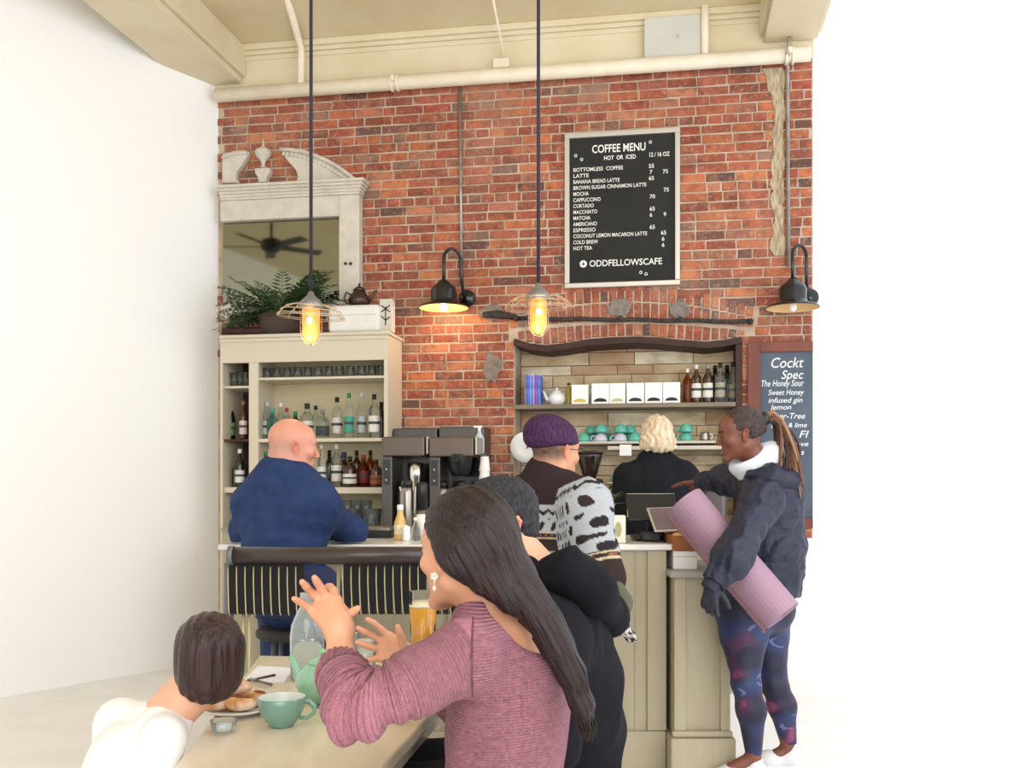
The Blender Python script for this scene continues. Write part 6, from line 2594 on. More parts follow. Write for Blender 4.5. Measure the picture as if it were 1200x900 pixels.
# ---------------------------------------------------------------- man in the black hoodie
def hoodie_man():
    hd = Head(J(586, 614, 2.56), (-0.9, -0.42, -0.08), k=0.95)
    neck = J(622, 672, 2.57)
    chest, belly, hip = J(664, 760, 2.60), J(668, 840, 2.60), J(668, 960, 2.62)
    shL, elL, wrL = J(650, 742, 2.40), J(640, 870, 2.36), J(575, 925, 2.42)
    shR, elR, wrR = J(660, 742, 2.80), J(630, 860, 2.84), J(575, 925, 2.75)
    t = thing('person', 'seated man in a black hoodie with cropped dark hair, behind the woman in mauve', 'person', (hip.x, hip.y, 0.45))
    lat = V((0.05, 1, 0)).normalized()
    lo, hi = bounds([hd.p(0, 0, 0.13), neck, hip, shL, elL, wrL, shR, elR], 0.16)
    lo[2] = 0.5
    F = Field(lo, hi, 0.0045)
    hd.skull(F)
    hd.neck(F, neck, 0.058, 0.066)
    F.cap(neck, chest, 0.09, 0.15, 0.05, lat, 0.6)
    F.cap(chest, belly, 0.15, 0.14, 0.04, lat, 0.65)
    for (a, b, c) in ((shL, elL, wrL), (shR, elR, wrR)):
        F.path([neck, a, b, c], [0.05, 0.05, 0.04, 0.027], 0.03)
        hand(F, c, c - b, (0, 0, 1), 1 if a is shL else -1)
    sdf_part('body', F, M_skin, t, 1, color=hd.face_color((210, 156, 124), (170, 90, 80), (40, 34, 32), (224, 112, 88), 0.6))
    hd.eyes(t)
    F = Field(lo, hi, 0.0055)
    F.cap(neck + V((0.02, 0, -0.03)), chest, 0.11, 0.185, 0.05, lat, 0.62)
    F.cap(chest, belly, 0.185, 0.18, 0.04, lat, 0.70)
    F.cap(belly, hip, 0.18, 0.185, 0.04, lat, 0.74)
    for (a, b, c) in ((shL, elL, wrL), (shR, elR, wrR)):
        F.path([neck + V((0.03, 0, -0.045)), a, b, c], [0.06, 0.083, 0.07, 0.045], 0.04)
        F.plane(c, c - b, c - V((.07, .07, .07)), c + V((.03, .07, .07)))
    F.ell(hd.p(0, 0.01, -0.10), (0.075, 0.075, 0.075), 0.02, op='s')
    fd = folds(0.010, 17, 3, (1, 1, 0.8))
    sdf_part('hoodie', F, mk('black_sweat_cotton', (24, 23, 28), 0.95, spec=0.15, sheen=0.0, bump=(13, 0.9)), t, 2, disp=lambda P, N: fd(P, N) + 0.004 * wav(P, 12, 6))
    # hood lying on the back
    F = Field(*bounds([J(640, 668, 2.44), J(712, 722, 2.58), J(664, 668, 2.72)], 0.12), 0.005)
    F.path([J(640, 668, 2.44), J(664, 668, 2.43), J(696, 694, 2.47), J(712, 722, 2.58)], [0.028, 0.045, 0.052, 0.05], 0.06)
    F.path([J(640, 668, 2.72), J(664, 668, 2.72), J(696, 694, 2.70), J(712, 722, 2.60)], [0.028, 0.045, 0.052, 0.05], 0.03)
    F.path([J(668, 680, 2.50), J(690, 700, 2.58)], [0.05, 0.05], 0.03)
    F.ell(J(664, 655, 2.58), (0.055, 0.085, 0.028), 0.015, op='s')
    F.ell(hd.p(0, 0.01, -0.10), (0.075, 0.075, 0.075), 0.02, op='s')
    f2 = folds(0.006, 24, 13)
    F.ell(J(668, 676, 2.58), (0.09, 0.12, 0.05), 0.08)
    F.ell(hd.p(0, 0.01, -0.09), (0.07, 0.075, 0.07), 0.02, op='s')
    sdf_part('hood', F, MATS['black_sweat_cotton'], t, 4, disp=lambda P, N: f2(P, N))
    F = Field([hip.x - 0.65, hip.y - 0.3, 0.0], [hip.x + 0.3, hip.y + 0.3, 0.78], 0.009)
    hp = V((hip.x, hip.y, 0.56))
    for s_ in (-1, 1):
        k1 = hp + V((-0.44, 0.12 * s_, 0))
        F.path([hp + V((0, 0.09 * s_, 0)), k1, V((k1.x + .02, k1.y, 0.1))], [0.11, 0.07, 0.05], 0.03)
        shoe(t, (k1.x + .02, k1.y, 0.1), (-1, 0, 0), mat=M_blackp, h=0.008)
    sdf_part('trousers', F, mk('dark_trousers', (34, 34, 42), 0.85), t, 1)
    lo2, hi2 = bounds([hd.c], 0.15)
    F = Field(lo2, hi2, 0.0036)
    hd.ell(F, (0, -0.016, 0.042), (0.081, 0.099, 0.090), 0.02)
    hd.ell(F, (0, 0.03, 0.075), (0.062, 0.06, 0.052), 0.02)
    hd.ell(F, (0, -0.05, -0.02), (0.064, 0.060, 0.055), 0.03)
    F.plane(hd.p(0, 0.012, 0.0), hd.f * 0.92 - hd.u * 0.4, None, None, 0.01)
    for q in (-1, 1):
        hd.ell(F, (q * 0.088, -0.008, -0.006), (0.03, 0.024, 0.034), 0.008, 's')
    F.plane(hd.p(0, -0.05, -0.072), -hd.u, None, None, 0.01)
    sdf_part('hair', F, hairmat('cropped_black_hair', (30, 28, 32), (64, 62, 68), 0.6, st=(1, 1, 0.4), sc=260), t, 1, disp=lambda P, N: 0.0018 * wav(P, 260, 4))


# ---------------------------------------------------------------- man in the beanie
def stubble(hd, fc, col_, amt):
    """close-cropped hair on the back and sides of the head, below hat or bald crown"""
    Rh, hc = np.array(hd.R), npv(hd.c).astype(float)

    def fn(P, N):
        c = fc(P, N)
        q = (P - hc) @ Rh / hd.k
        st = ((0.0 - q[:, 1]) * 40).clip(0, 1) * ((q[:, 2] + 0.065) * 22).clip(0, 1) * ((0.075 - np.abs(q[:, 0]) * 0.92) * 60).clip(0.25, 1)
        st = (st * (amt + 0.1 * wav(P, 300, 4))).clip(0, 1)[:, None]
        return c * (1 - st) + np.array(lin(col_)) * st
    return fn


def beanie_man():
    Y = 3.75
    hd = Head(J(650, 529, Y), (0.78, 0.62, -0.06), k=0.98)
    neck = J(640, 566, Y)
    chest, belly, hip = J(648, 610, Y + 0.02), J(648, 670, Y), J(642, 735, Y)
    shR, elR, wrR = J(686, 594, Y - 0.13), J(701, 676, Y - 0.18), J(706, 655, Y + 0.12)
    shL, elL, wrL = J(604, 592, Y + 0.14), J(596, 665, Y + 0.3), J(640, 655, Y + 0.55)
    t = thing('person', 'man in a purple knit beanie and brown and white fair isle sweater', 'person', (hip.x, hip.y, 0.7))
    lat = (shR - shL)
    lat.z = 0
    lat.normalize()
    lo, hi = bounds([hd.p(0, 0, 0.13), hip, shR, elR, wrR, shL, elL, wrL], 0.17)
    F = Field(lo, hi, 0.005)
    hd.skull(F)
    hd.neck(F, neck, 0.056, 0.062)
    F.cap(neck, chest, 0.09, 0.15, 0.05, lat, 0.6)
    F.cap(chest, hip, 0.15, 0.14, 0.04, lat, 0.65)
    for (a, b, c, th) in ((shR, elR, wrR, -1), (shL, elL, wrL, 1)):
        F.path([neck, a, b, c], [0.05, 0.05, 0.04, 0.026], 0.03)
        hand(F, c, c - b, (0, 0, 1), th)
    sdf_part('body', F, M_skin, t, 1, color=stubble(hd, hd.face_color((190, 136, 104), (150, 84, 72), (50, 40, 36), (206, 108, 80), 0.5), (62, 46, 40), 0.85))
    hd.eyes(t)
    # sweater
    F = Field(lo, hi, 0.005)
    F.cap(neck + V((0, 0, 0.0)), chest, 0.095, 0.19, 0.05, lat, 0.68)
    F.cap(chest, belly, 0.19, 0.185, 0.05, lat, 0.74)
    F.cap(belly, hip, 0.185, 0.17, 0.05, lat, 0.76)
    F.cap(neck + V((0, 0, -0.01)), neck + V((0.005, 0.0, 0.045)), 0.095, 0.072, 0.03)
    F.path([neck, shR, elR, elR.lerp(wrR, 0.85)], [0.07, 0.098, 0.090, 0.05], 0.05)
    F.path([neck, shL, elL, elL.lerp(wrL, 0.85)], [0.07, 0.095, 0.085, 0.05], 0.05)
    F.ell(hd.p(0, 0.0, -0.09), (0.068, 0.068, 0.06), 0.012, op='s')
    brown, white, black, tan, rust = [np.array(lin(c)) for c in ((52, 40, 40), (166, 169, 173), (42, 38, 42), (190, 172, 142), (140, 84, 66))]
    sp = [shR, elR, elR.lerp(wrR, .85)]
    xaxis = npv(lat).astype(float)

    def col(P, N):
        dn = np.linalg.norm((P - npv(neck)) * (1, 1, 1.0), axis=1)
        arc, d = along(P, sp)
        arm = (d < 0.125) & (((P - npv(shR)) @ xaxis) > -0.055)
        L1 = (elR - shR).length
        out = np.tile(brown, (len(P), 1))
        u = np.where(arm, np.arctan2((P - npv(shR)) @ np.array((0.3, -0.95, 0.0)), (P - npv(shR)) @ xaxis) * 0.12, (P @ xaxis))
        # level below the neck measured down the cloth
        v = np.where(arm, 0.155 + arc, 0.045 + (npv(neck)[2] - P[:, 2]) + 0.0 * dn)
        v = np.where(arm, np.maximum(0.045 + (npv(neck)[2] - P[:, 2]) * 0.55 + 0.45 * dn, 0.1), v)

        def band(a, b, c, m=None):
            k = (v > a) & (v < b)
            if m is not None:
                k &= m
            out[k] = c
        Wt = np.where(arm, 0.36, 0.225)
        k = (v > 0.125) & (v < Wt)
        out[k] = white
        zz = np.abs(((u * 22) % 1) - 0.5) * 0.030
        out[(np.abs(v - 0.145 - zz) < 0.0065)] = black
        cell = (np.sin(u * 125 + 0.8 * np.sin(v * 60)) * np.cos((v - 0.205) * 75))
        out[k & (v > 0.178) & (cell > 0.3) & (v < 0.225)] = brown
        out[k & arm & (v > 0.235) & (np.sin(u * 120 + v * 9) * np.cos((v - 0.27) * 85) > 0.3)] = black
        out[k & arm & (v > 0.30) & (np.sin(u * 85 + 2) * np.cos((v - 0.335) * 90) > 0.25)] = brown
        b0 = v - Wt
        out[(b0 > 0) & (b0 < 0.006)] = tan
        m = (b0 >= 0.006) & (b0 < 0.020)
        out[m] = brown
        out[m & (np.sin(u * 300) > 0.2) & (b0 > 0.009) & (b0 < 0.017)] = rust * 1.3
        out[(b0 >= 0.020) & (b0 < 0.028)] = tan
        return out
    fd = folds(0.004, 26, 6)
    sdf_part('sweater', F, mk('fair_isle_knit', (255, 255, 255), 0.95, attr=True, spec=0.15, bump=(220, 0.7)), t, 1, disp=fd, color=col)
    # beanie
    lo2, hi2 = bounds([hd.c], 0.19)
    F = Field(lo2, hi2, 0.004)
    hd.ell(F, (0, -0.022, 0.052), (0.093, 0.113, 0.088), 0.02)
    hd.ell(F, (0, -0.060, 0.075), (0.080, 0.075, 0.062), 0.03)
    F.plane(hd.p(0, 0, 0.028), -hd.u * 0.97 + hd.f * 0.24, None, None, 0.012)
    hd.cap(F, (-0.0, -0.02, 0.040), (0.0, -0.02, 0.041), 0.001, 0.001, 0.001)
    Rb = hd.R
    F.ell(hd.p(0, -0.018, 0.037), (0.097, 0.115, 0.034), 0.006, Rb)
    F.plane(hd.p(0, 0, 0.018), -hd.u * 0.97 + hd.f * 0.24, None, None, 0.01)
    sdf_part('beanie', F, mk('purple_wool', (58, 36, 62), 0.95, spec=0.15, sheen=0.0, bump=(160, 0.9), var=(120, (96, 66, 98), 0.5), stretch=(1, 1, 0.35)), t, 1, disp=lambda P, N: 0.0022 * wav(P, 45, 3, st=(1, 1, 0.5)))
    # glasses
    mb = MB()
    for q in (-1, 1):
        cc = hd.p(q * 0.033, 0.105, 0.0)
        mb.tube([cc + (hd.x * math.cos(a) * 0.022 + hd.u * math.sin(a) * 0.019) for a in [i * math.pi / 9 for i in range(19)]], 0.0016, 6)
        mb.tube([hd.p(q * 0.055, 0.104, 0.006), hd.p(q * 0.078, 0.09, 0.008), hd.p(q * 0.081, 0.0, 0.008)], 0.0016, 6)
    mb.tube([hd.p(-0.011, 0.106, 0.004), hd.p(0.011, 0.106, 0.004)], 0.0014, 6)
    mb.build('glasses', mk('dark_spectacle_frame', (40, 38, 38), 0.3), t)
    # trousers, standing/leaning on a stool
    F = Field([hip.x - 0.35, hip.y - 0.35, 0], [hip.x + 0.55, hip.y + 0.6, 1.0], 0.009)
    hp = V((hip.x, hip.y, 0.82))
    F.cap(hp - lat * 0.06, hp + lat * 0.06, 0.14, 0.14, 0.05)
    fw = V((-0.1, 0.99, 0))
    for s_ in (-1, 1):
        a = hp + lat * 0.09 * s_
        k1 = a + fw * 0.36 + V((0, 0, -0.12))
        f1 = V((k1.x - 0.04, k1.y, 0.32)) + lat * 0.02 * s_
        F.path([a, k1, f1], [0.11, 0.075, 0.05], 0.03)
    sdf_part('trousers', F, mk('olive_grey_trousers', (66, 64, 58), 0.85), t, 1)
    for s_ in (-1, 1):
        a = hp + lat * 0.09 * s_
        k1 = a + fw * 0.36
        f1 = V((k1.x - 0.04, k1.y, 0.32)) + lat * 0.02 * s_
        F = Field([f1.x - 0.2, f1.y - 0.2, 0.15], [f1.x + 0.3, f1.y + 0.3, 0.45], 0.008)
        F.path([f1, f1 + V((0, 0, -0.05)), f1 + fw * 0.16 + V((0, 0, -0.06))], [0.045, 0.042, 0.036], 0.02)
        sdf_part('shoe', F, M_blackp, t, 1)
    return hp


# ---------------------------------------------------------------- bald man
def bald_man():
    Y = 4.36
    hd = Head(J(343, 524, Y), (0.88, 0.45, -0.10), k=1.04)
    neck = J(333, 560, Y)
    chest, belly, hip = J(331, 596, Y + 0.02), J(331, 640, Y), J(338, 690, Y - 0.02)
    shR = J(373, 581, Y - 0.10)
    elR = V((J(409, 600, 4.66).x, 4.68, BZ + 0.062))
    wrR = V((J(380, 600, 4.9).x, 4.92, BZ + 0.05))
    shL = J(291, 584, Y + 0.12)
    elL = V((J(286, 600, 4.62).x, 4.66, BZ + 0.06))
    wrL = V((J(345, 600, 4.9).x, 4.90, BZ + 0.055))
    t = thing('person', 'bald man in a navy long-sleeved shirt leaning on the bar on his elbow', 'person', (hip.x, hip.y, 0.75))
    lat = (shR - shL)
    lat.z = 0
    lat.normalize()
    lo, hi = bounds([hd.p(0, 0, 0.13), hip, shR, elR, wrR, shL, elL], 0.18)
    F = Field(lo, hi, 0.0055)
    hd.skull(F)
    hd.neck(F, neck, 0.064, 0.07)
    hd.ell(F, (0, -0.06, -0.045), (0.052, 0.035, 0.035), 0.03)
    F.cap(neck, chest, 0.10, 0.16, 0.05, lat, 0.6)
    F.cap(chest, hip, 0.16, 0.15, 0.04, lat, 0.65)
    for (a, b, c, th) in ((shR, elR, wrR, -1), (shL, elL, wrL, 1)):
        F.path([neck, a, b, c], [0.05, 0.05, 0.036, 0.026], 0.03)
        hand(F, c, V((-0.4, 1, 0)) if th < 0 else V((0.3, 1, 0)), (0, 0, 1), th)
    fc = hd.face_color((204, 142, 120), (172, 92, 84), (150, 116, 104), (196, 86, 74), 0.7)
    Rh, hc = np.array(hd.R), npv(hd.c).astype(float)

    def col(P, N):
        c = fc(P, N)
        q = (P - hc) @ Rh
        m = ((0.2 - np.linalg.norm((q - (0, -0.05, 0.06)) / (0.3, 0.4, 0.3), axis=1)) * 5).clip(0, 1) * (q[:, 2] > 0)
        st = ((-q[:, 1] + 0.02) * 14).clip(0, 1) * ((0.05 - q[:, 2]) * 16).clip(0, 1) * ((q[:, 2] + 0.075) * 20).clip(0, 1)
        g = np.array(lin((150, 122, 112)))
        st = (st * 0.45)[:, None]
        return c * (1 - st) + g * st
    sdf_part('body', F, M_skin, t, 1, color=col)
    hd.eyes(t, (70, 90, 110))
    F = Field(lo, hi, 0.0055)
    F.cap(neck + V((0, 0, -0.02)), chest, 0.115, 0.205, 0.05, lat, 0.62)
    F.cap(chest, belly, 0.205, 0.205, 0.05, lat, 0.68)
    F.cap(belly, hip, 0.205, 0.19, 0.05, lat, 0.72)
    F.path([neck + V((0, 0, -0.01)), shR + V((-0.015, 0, -0.03)), elR, elR.lerp(wrR, 0.88)], [0.075, 0.076, 0.058, 0.04], 0.11)
    F.path([neck + V((0, 0, -0.01)), shL + V((0.03, 0, -0.035)), elL, elL.lerp(wrL, 0.88)], [0.075, 0.076, 0.058, 0.04], 0.11)
    # collar
    F.cap(neck + V((0, 0, -0.01)), neck + V((0.012, 0.006, 0.035)), 0.088, 0.078, 0.015)
    F.ell(hd.p(0, 0.01, -0.115), (0.072, 0.085, 0.058), 0.006, hd.R, op='s')
    F.plane((0, 0, BZ + 0.004), (0, 0, -1), (lo[0], 4.56, lo[2]), hi)
    F.plane((0, 4.585, 0), (0, 1, 0), lo, (hi[0], hi[1], BZ + 0.003))
    fd = folds(0.005, 18, 8, (1, 1, 1.2))
    G = Field(*bounds([neck], 0.2), 0.005)
    G.cap(neck + V((-0.002, 0, 0.004)), neck + V((0.012, 0.006, 0.038)), 0.093, 0.083, 0.0)
    G.ell(hd.p(0, 0.01, -0.112), (0.074, 0.085, 0.058), 0.004, hd.R, op='s')
    G.plane(neck + V((0, 0, -0.012)), (0.1, 0, -1))
    sdf_part('shirt', F, mk('navy_shirt', (36, 52, 90), 0.85, spec=0.2, sheen=0.0, bump=(15, 0.9), var=(10, (52, 70, 112), 0.5), stretch=(1, 1, 1.5)), t, 1,
             disp=lambda P, N: np.minimum(fd(P, N), 0.003) + 0.003 * wav(P, 42, 5, st=(1, 1, 1.6)) + 0.006 * np.sin((P[:, 2] - neck.z) * 70 + 5 * (P[:, 0]) + wav(P, 8, 2)) * np.exp(-((P[:, 0] - neck.x - 0.03) / 0.12) ** 2) * np.exp(-((P[:, 2] - 1.12) / 0.1) ** 2))
    sdf_part('collar', G, MATS['navy_shirt'], t, 1)
    F = Field([hip.x - 0.35, hip.y - 0.35, 0], [hip.x + 0.45, hip.y + 0.6, 1.02], 0.009)
    hp = V((hip.x + 0.03, hip.y, 0.86))
    F.cap(hp - lat * 0.09, hp + lat * 0.09, 0.145, 0.15, 0.05)
    ends = []
    for s_ in (-1, 1):
        a = hp + lat * 0.10 * s_
        k1 = V((a.x + (0.04 if s_ > 0 else -0.03), 4.50, 0.70))
        f1 = V((k1.x - 0.0, 4.42, 0.32))
        F.path([a, k1, f1], [0.12, 0.08, 0.055], 0.03)
        ends.append(f1)
    F.plane((0, 4.61, 0), (0, 1, 0))
    sdf_part('jeans', F, mk('dark_blue_jeans', (40, 52, 88), 0.85, bump=(200, 0.2)), t, 1)
    for f1 in ends:
        F = Field([f1.x - 0.15, f1.y - 0.2, 0.15], [f1.x + 0.15, 4.63, 0.45], 0.008)
        F.path([f1, f1 + V((0, 0.0, -0.05)), f1 + V((0, 0.14, -0.06))], [0.046, 0.044, 0.038], 0.02)
        sdf_part('shoe', F, M_blackp, t, 1)
    return hp


# ---------------------------------------------------------------- barista
def barista():
    Y = 5.98
    hd = Head(J(770, 513, Y), (0.05, 1, -0.22), k=1.0)
    neck = J(770, 541, Y)
    chest, belly, hip = J(770, 580, Y), J(770, 630, Y), J(770, 660, Y + 0.02)
    shR, elR, wrR = J(801, 561, Y - 0.02), J(818, 605, Y + 0.05), J(800, 618, Y + 0.3)
    shL, elL, wrL = J(739, 561, Y - 0.02), J(724, 605, Y + 0.05), J(742, 618, Y + 0.3)
    t = thing('person', 'barista with wavy blond hair and a black t-shirt, back turned, behind the bar', 'person', (hip.x, hip.y, 0))
    lat = V((1, 0, 0))
    lo, hi = bounds([hd.p(0, 0, 0.13), hip, shR, elR, wrR, shL, elL, wrL], 0.2)
    F = Field(lo, hi, 0.0065)
    hd.skull(F)
    hd.neck(F, neck, 0.054, 0.06)
    F.cap(neck, chest, 0.09, 0.17, 0.05, lat, 0.6)
    F.cap(chest, hip, 0.17, 0.16, 0.04, lat, 0.7)
    for (a, b, c, th) in ((shR, elR, wrR, -1), (shL, elL, wrL, 1)):
        F.path([neck, a, b, c], [0.05, 0.055, 0.042, 0.026], 0.03)
        hand(F, c, V((0, 1, 0)), (0, 0, 1), th, ks=0.003)
    sdf_part('body', F, M_skin, t, 1, color=hd.face_color((224, 176, 152), (190, 100, 92), (150, 120, 90), (220, 130, 110), 0.4))
    hd.eyes(t, (80, 100, 110))
    F = Field(lo, hi, 0.006)
    F.cap(neck + V((0, 0, -0.015)), chest, 0.11, 0.225, 0.05, lat, 0.66)
    F.cap(chest, hip, 0.225, 0.23, 0.05, lat, 0.75)
    F.path([neck, shR, shR.lerp(elR, 0.75)], [0.07, 0.092, 0.082], 0.05)
    F.path([neck, shL, shL.lerp(elL, 0.75)], [0.07, 0.092, 0.082], 0.05)
    F.ell(neck + V((0, 0.01, 0.03)), (0.07, 0.075, 0.05), 0.01, op='s')
    fd = folds(0.006, 18, 12, (1.6, 1, 0.5))
    sdf_part('shirt', F, mk('black_tee', (25, 27, 32), 0.9, spec=0.2, sheen=0.0, bump=(14, 0.8), stretch=(1.5, 1, 0.5)), t, 1, disp=fd)
    F = Field([hip.x - 0.3, hip.y - 0.25, 0], [hip.x + 0.3, hip.y + 0.25, 1.02], 0.01)
    for s_ in (-1, 1):
        F.path([V((hip.x + 0.1 * s_, hip.y, 0.88)), V((hip.x + 0.1 * s_, hip.y, 0.5)), V((hip.x + 0.1 * s_, hip.y, 0.1))], [0.12, 0.08, 0.055], 0.03)
        shoe(t, (hip.x + 0.1 * s_, hip.y, 0.1), (0, 1, 0), mat=M_blackp, h=0.009)
    sdf_part('trousers', F, MATS['black_trousers'], t, 1)
    lo2, hi2 = bounds([hd.c], 0.2)
    F = Field(lo2, hi2, 0.005)
    hd.ell(F, (0, -0.018, 0.042), (0.094, 0.112, 0.096), 0.02)
    hd.ell(F, (0, -0.045, -0.035), (0.108, 0.082, 0.07), 0.05)
    hd.ell(F, (0.07, -0.02, -0.065), (0.045, 0.05, 0.035), 0.03)
    hd.ell(F, (-0.07, -0.02, -0.065), (0.045, 0.05, 0.035), 0.03)
    hd.ell(F, (0.01, -0.06, -0.075), (0.07, 0.05, 0.035), 0.03)
    F.plane(hd.p(0, 0.05, 0.03), hd.f * 0.8 - hd.u * 0.6, None, None, 0.02)
    hc = npv(hd.c).astype(float)

    def hd_(P, N):
        q = P - hc
        a = np.arctan2(q[:, 0], q[:, 2] + 0.0)
        return 0.0035 * np.sin(q[:, 0] * 170 + 2.2 * np.sin(q[:, 2] * 60) + wav(P, 20, 2)) + 0.003 * wav(P, 90, 5)
    mh = hairmat('blond_hair', (226, 210, 182), (178, 148, 112), 0.5, st=(1, 1, 0.16), sc=90)
    sdf_part('hair', F, mh, t, 1, disp=hd_)


# ---------------------------------------------------------------- customer with the rolled mat
def customer():
    hd = Head(J(868, 509, 4.42), (-0.985, 0.06, -0.16), k=0.98)
    neck = J(892, 549, 4.46)
    chest, belly, hem = J(902, 585, 4.50), J(898, 645, 4.52), J(892, 695, 4.52)
    shL, elL, wrL = J(893, 588, 4.28), J(857, 655, 4.05), J(835, 684, 4.03)
    shR, elR, wrR = J(886, 575, 4.70), J(850, 562, 4.92), J(822, 566, 5.08)
    t = thing('person', 'standing customer with ponytail of locs, navy puffer jacket and patterned leggings, holding a mat', 'person', (hem.x, hem.y, 0))
    lat = V((0.0, 1, 0))
    kL, aL = J(874, 800, 4.36), J(883, 888, 4.42)
    kR, aR = J(907, 800, 4.58), J(924, 878, 4.64)
    hL, hR = J(872, 712, 4.42), J(893, 712, 4.60)
    lo, hi = bounds([hd.p(0, 0, 0.13), neck, hem, shL, elL, wrL, elR, wrR, aL, aR], 0.20)
    lo[2] = 0.06
    F = Field(lo, hi, 0.0052)
    hd.skull(F)
    hd.neck(F, neck + V((-0.01, 0, 0)), 0.05, 0.056)
    F.cap(neck, chest, 0.08, 0.13, 0.05, lat, 0.6)
    F.cap(chest, belly, 0.13, 0.12, 0.04, lat, 0.65)
    F.cap(belly, (hL + hR) / 2, 0.12, 0.15, 0.04, lat, 0.8)
    for (a, b, c, th) in ((shL, elL, wrL, 1), (shR, elR, wrR, -1)):
        F.path([neck, a, b, c], [0.045, 0.045, 0.036, 0.025], 0.03)
    hand(F, wrL, V((-0.15, 0.0, -1)), (-0.5, -1, 0), -1, k=0.88, curl=1.0)
    hand(F, wrR, V((-0.8, 0.5, 0.0)), (0.1, 0, 1), 1, curl=0.3)
    F.path([hL, kL, aL], [0.10, 0.05, 0.03], 0.03)
    F.path([hR, kR, aR], [0.10, 0.05, 0.03], 0.03)
    F.cap(aL, aL + V((-0.1, 0, -0.05)), 0.032, 0.03, 0.02)
    F.cap(aR, aR + V((-0.1, 0, -0.05)), 0.032, 0.03, 0.02)
    sdf_part('body', F, M_skin, t, 1, color=hd.face_color((112, 66, 50), (120, 56, 56), (30, 22, 20), (140, 70, 50), 0.4))
    hd.eyes(t, (40, 26, 20))
    # smile: teeth
    mb = MB()
    mb.tube([hd.p(-0.016, 0.0905, -0.0655), hd.p(0, 0.097, -0.067), hd.p(0.016, 0.0905, -0.0655)], 0.003, 6)
    mb.build('teeth', M_wht, t)
    # glove on the near hand
    # leggings
    F = Field([aL.x - 0.25, 4.1, 0.08], [aR.x + 0.2, 4.85, 1.02], 0.0052)
    F.cap(hL, hR, 0.135, 0.135, 0.06)
    F.path([hL + V((0, 0, 0.06)), hL.lerp(kL, 0.35) + V((-0.004, 0, 0)), kL, kL.lerp(aL, 0.35) + V((0.012, 0, 0)), aL + V((0, 0, 0.03))], [0.120, 0.104, 0.061, 0.064, 0.038], 0.03)
    F.path([hR + V((0, 0, 0.06)), hR.lerp(kR, 0.35) + V((0, 0, 0)), kR, kR.lerp(aR, 0.35) + V((0.014, 0, 0)), aR + V((0, 0, 0.03))], [0.120, 0.102, 0.060, 0.063, 0.038], 0.03)
    F.ell(hL.lerp(hR, 0.5) + V((0.07, 0, 0.0)), (0.12, 0.15, 0.12), 0.05)
    F.plane((0, 0, aL.z + 0.008), (0, 0, -1))
    navy, blue, pink, plum = [np.array(lin(c)) for c in ((26, 26, 50), (34, 52, 94), (120, 56, 92), (64, 34, 66))]

    def lc(P, N):
        a = wav(P, 26, 21, 6)
        b = wav(P, 42, 33, 6)
        c = wav(P, 75, 5, 5)
        t1 = ((a + 0.3) * 1.2).clip(0, 1)[:, None]
        out = navy * (1 - t1) + blue * t1 * 0.8 + navy * t1 * 0.2
        t2 = ((b - 0.25) * 2.2).clip(0, 1)[:, None]
        out = out * (1 - t2) + plum * t2
        t3 = ((b - 0.8) * 3 * (c > -0.5)).clip(0, 1)[:, None]
        out = out * (1 - t3) + pink * t3
        t4 = ((np.abs(a - 0.75) < 0.05) & (c > 0)).astype(float)[:, None] * 0.6
        return out * (1 - t4) + np.array(lin((120, 120, 170))) * t4
    sdf_part('leggings', F, mk('printed_leggings', (255, 255, 255), 0.55, attr=True, sheen=0.0), t, 1, color=lc, disp=lambda P, N: 0.0025 * wav(P, 40, 4, st=(.4, .4, 1.6)) * np.exp(-((P[:, 2] - kL.z) / 0.1) ** 2))
    for a in (aL, aR):
        shoe(t, (a.x, a.y, 0), (-1, 0.05, 0), L=0.255, mat=mk('pale_grey_sneaker', (206, 204, 206), 0.7), sole=M_wht)
    # jacket
    F = Field([J(795, 0, 4.0).x - 0.1, 3.85, 0.72], [neck.x + 0.34, 5.25, neck.z + 0.16], 0.0055)
    F.cap(neck + V((0.01, 0, -0.03)), chest, 0.10, 0.165, 0.05, lat, 0.80)
    F.cap(chest, belly, 0.165, 0.185, 0.05, lat, 0.86)
    F.cap(belly, hem + V((0, 0, -0.01)), 0.185, 0.185, 0.05, lat, 0.93)
    F.path([neck + V((0.0, 0, -0.04)), shL, elL, wrL], [0.075, 0.084, 0.073, 0.055], 0.05)
    F.path([neck + V((0, 0, -0.03)), shR, elR, wrR], [0.075, 0.08, 0.066, 0.05], 0.05)
    F.ell(hd.p(0, -0.012, -0.09), (0.095, 0.120, 0.082), 0.012, hd.R, op='s')
    F.plane(wrL, wrL - elL, wrL - V((.09, .08, .08)), wrL + V((.06, .08, .05)), 0.004)
    F.plane(wrR, wrR - elR, wrR - V((.09, .09, .09)), wrR + V((.09, .12, .09)), 0.004)
    F.plane(hem + V((0, 0, -0.012)), (0, 0, -1), hem - V((0.3, 0.25, 0.3)), hem + V((0.3, 0.25, 0.02)), 0.006)
    parm = [shL, elL, wrL]
    parr = [shR, elR, wrR]

    def jd(P, N):
        a1, d1 = along(P, parm)
        a2, d2 = along(P, parr)
        m1 = (d1 < 0.10) & (P[:, 0] < shL.x + 0.05)
        m2 = (d2 < 0.09) & (P[:, 1] > 4.66)
        v = np.where(m1, a1, np.where(m2, a2, (P[:, 2]) * 1.0))
        per = np.where(m1 | m2, 0.075, 0.125)
        w_ = np.abs(np.sin(math.pi * v / per + 0.35 * wav(P, 10, 1)))
        amp = np.where(m1 | m2, 0.0055, 0.005)
        return amp * (w_ ** 0.5) - amp * 0.6 + 0.0055 * (1 - 2 * np.abs(wav(P, 38, 7)).clip(0, 1)) + 0.0022 * wav(P, 95, 8)
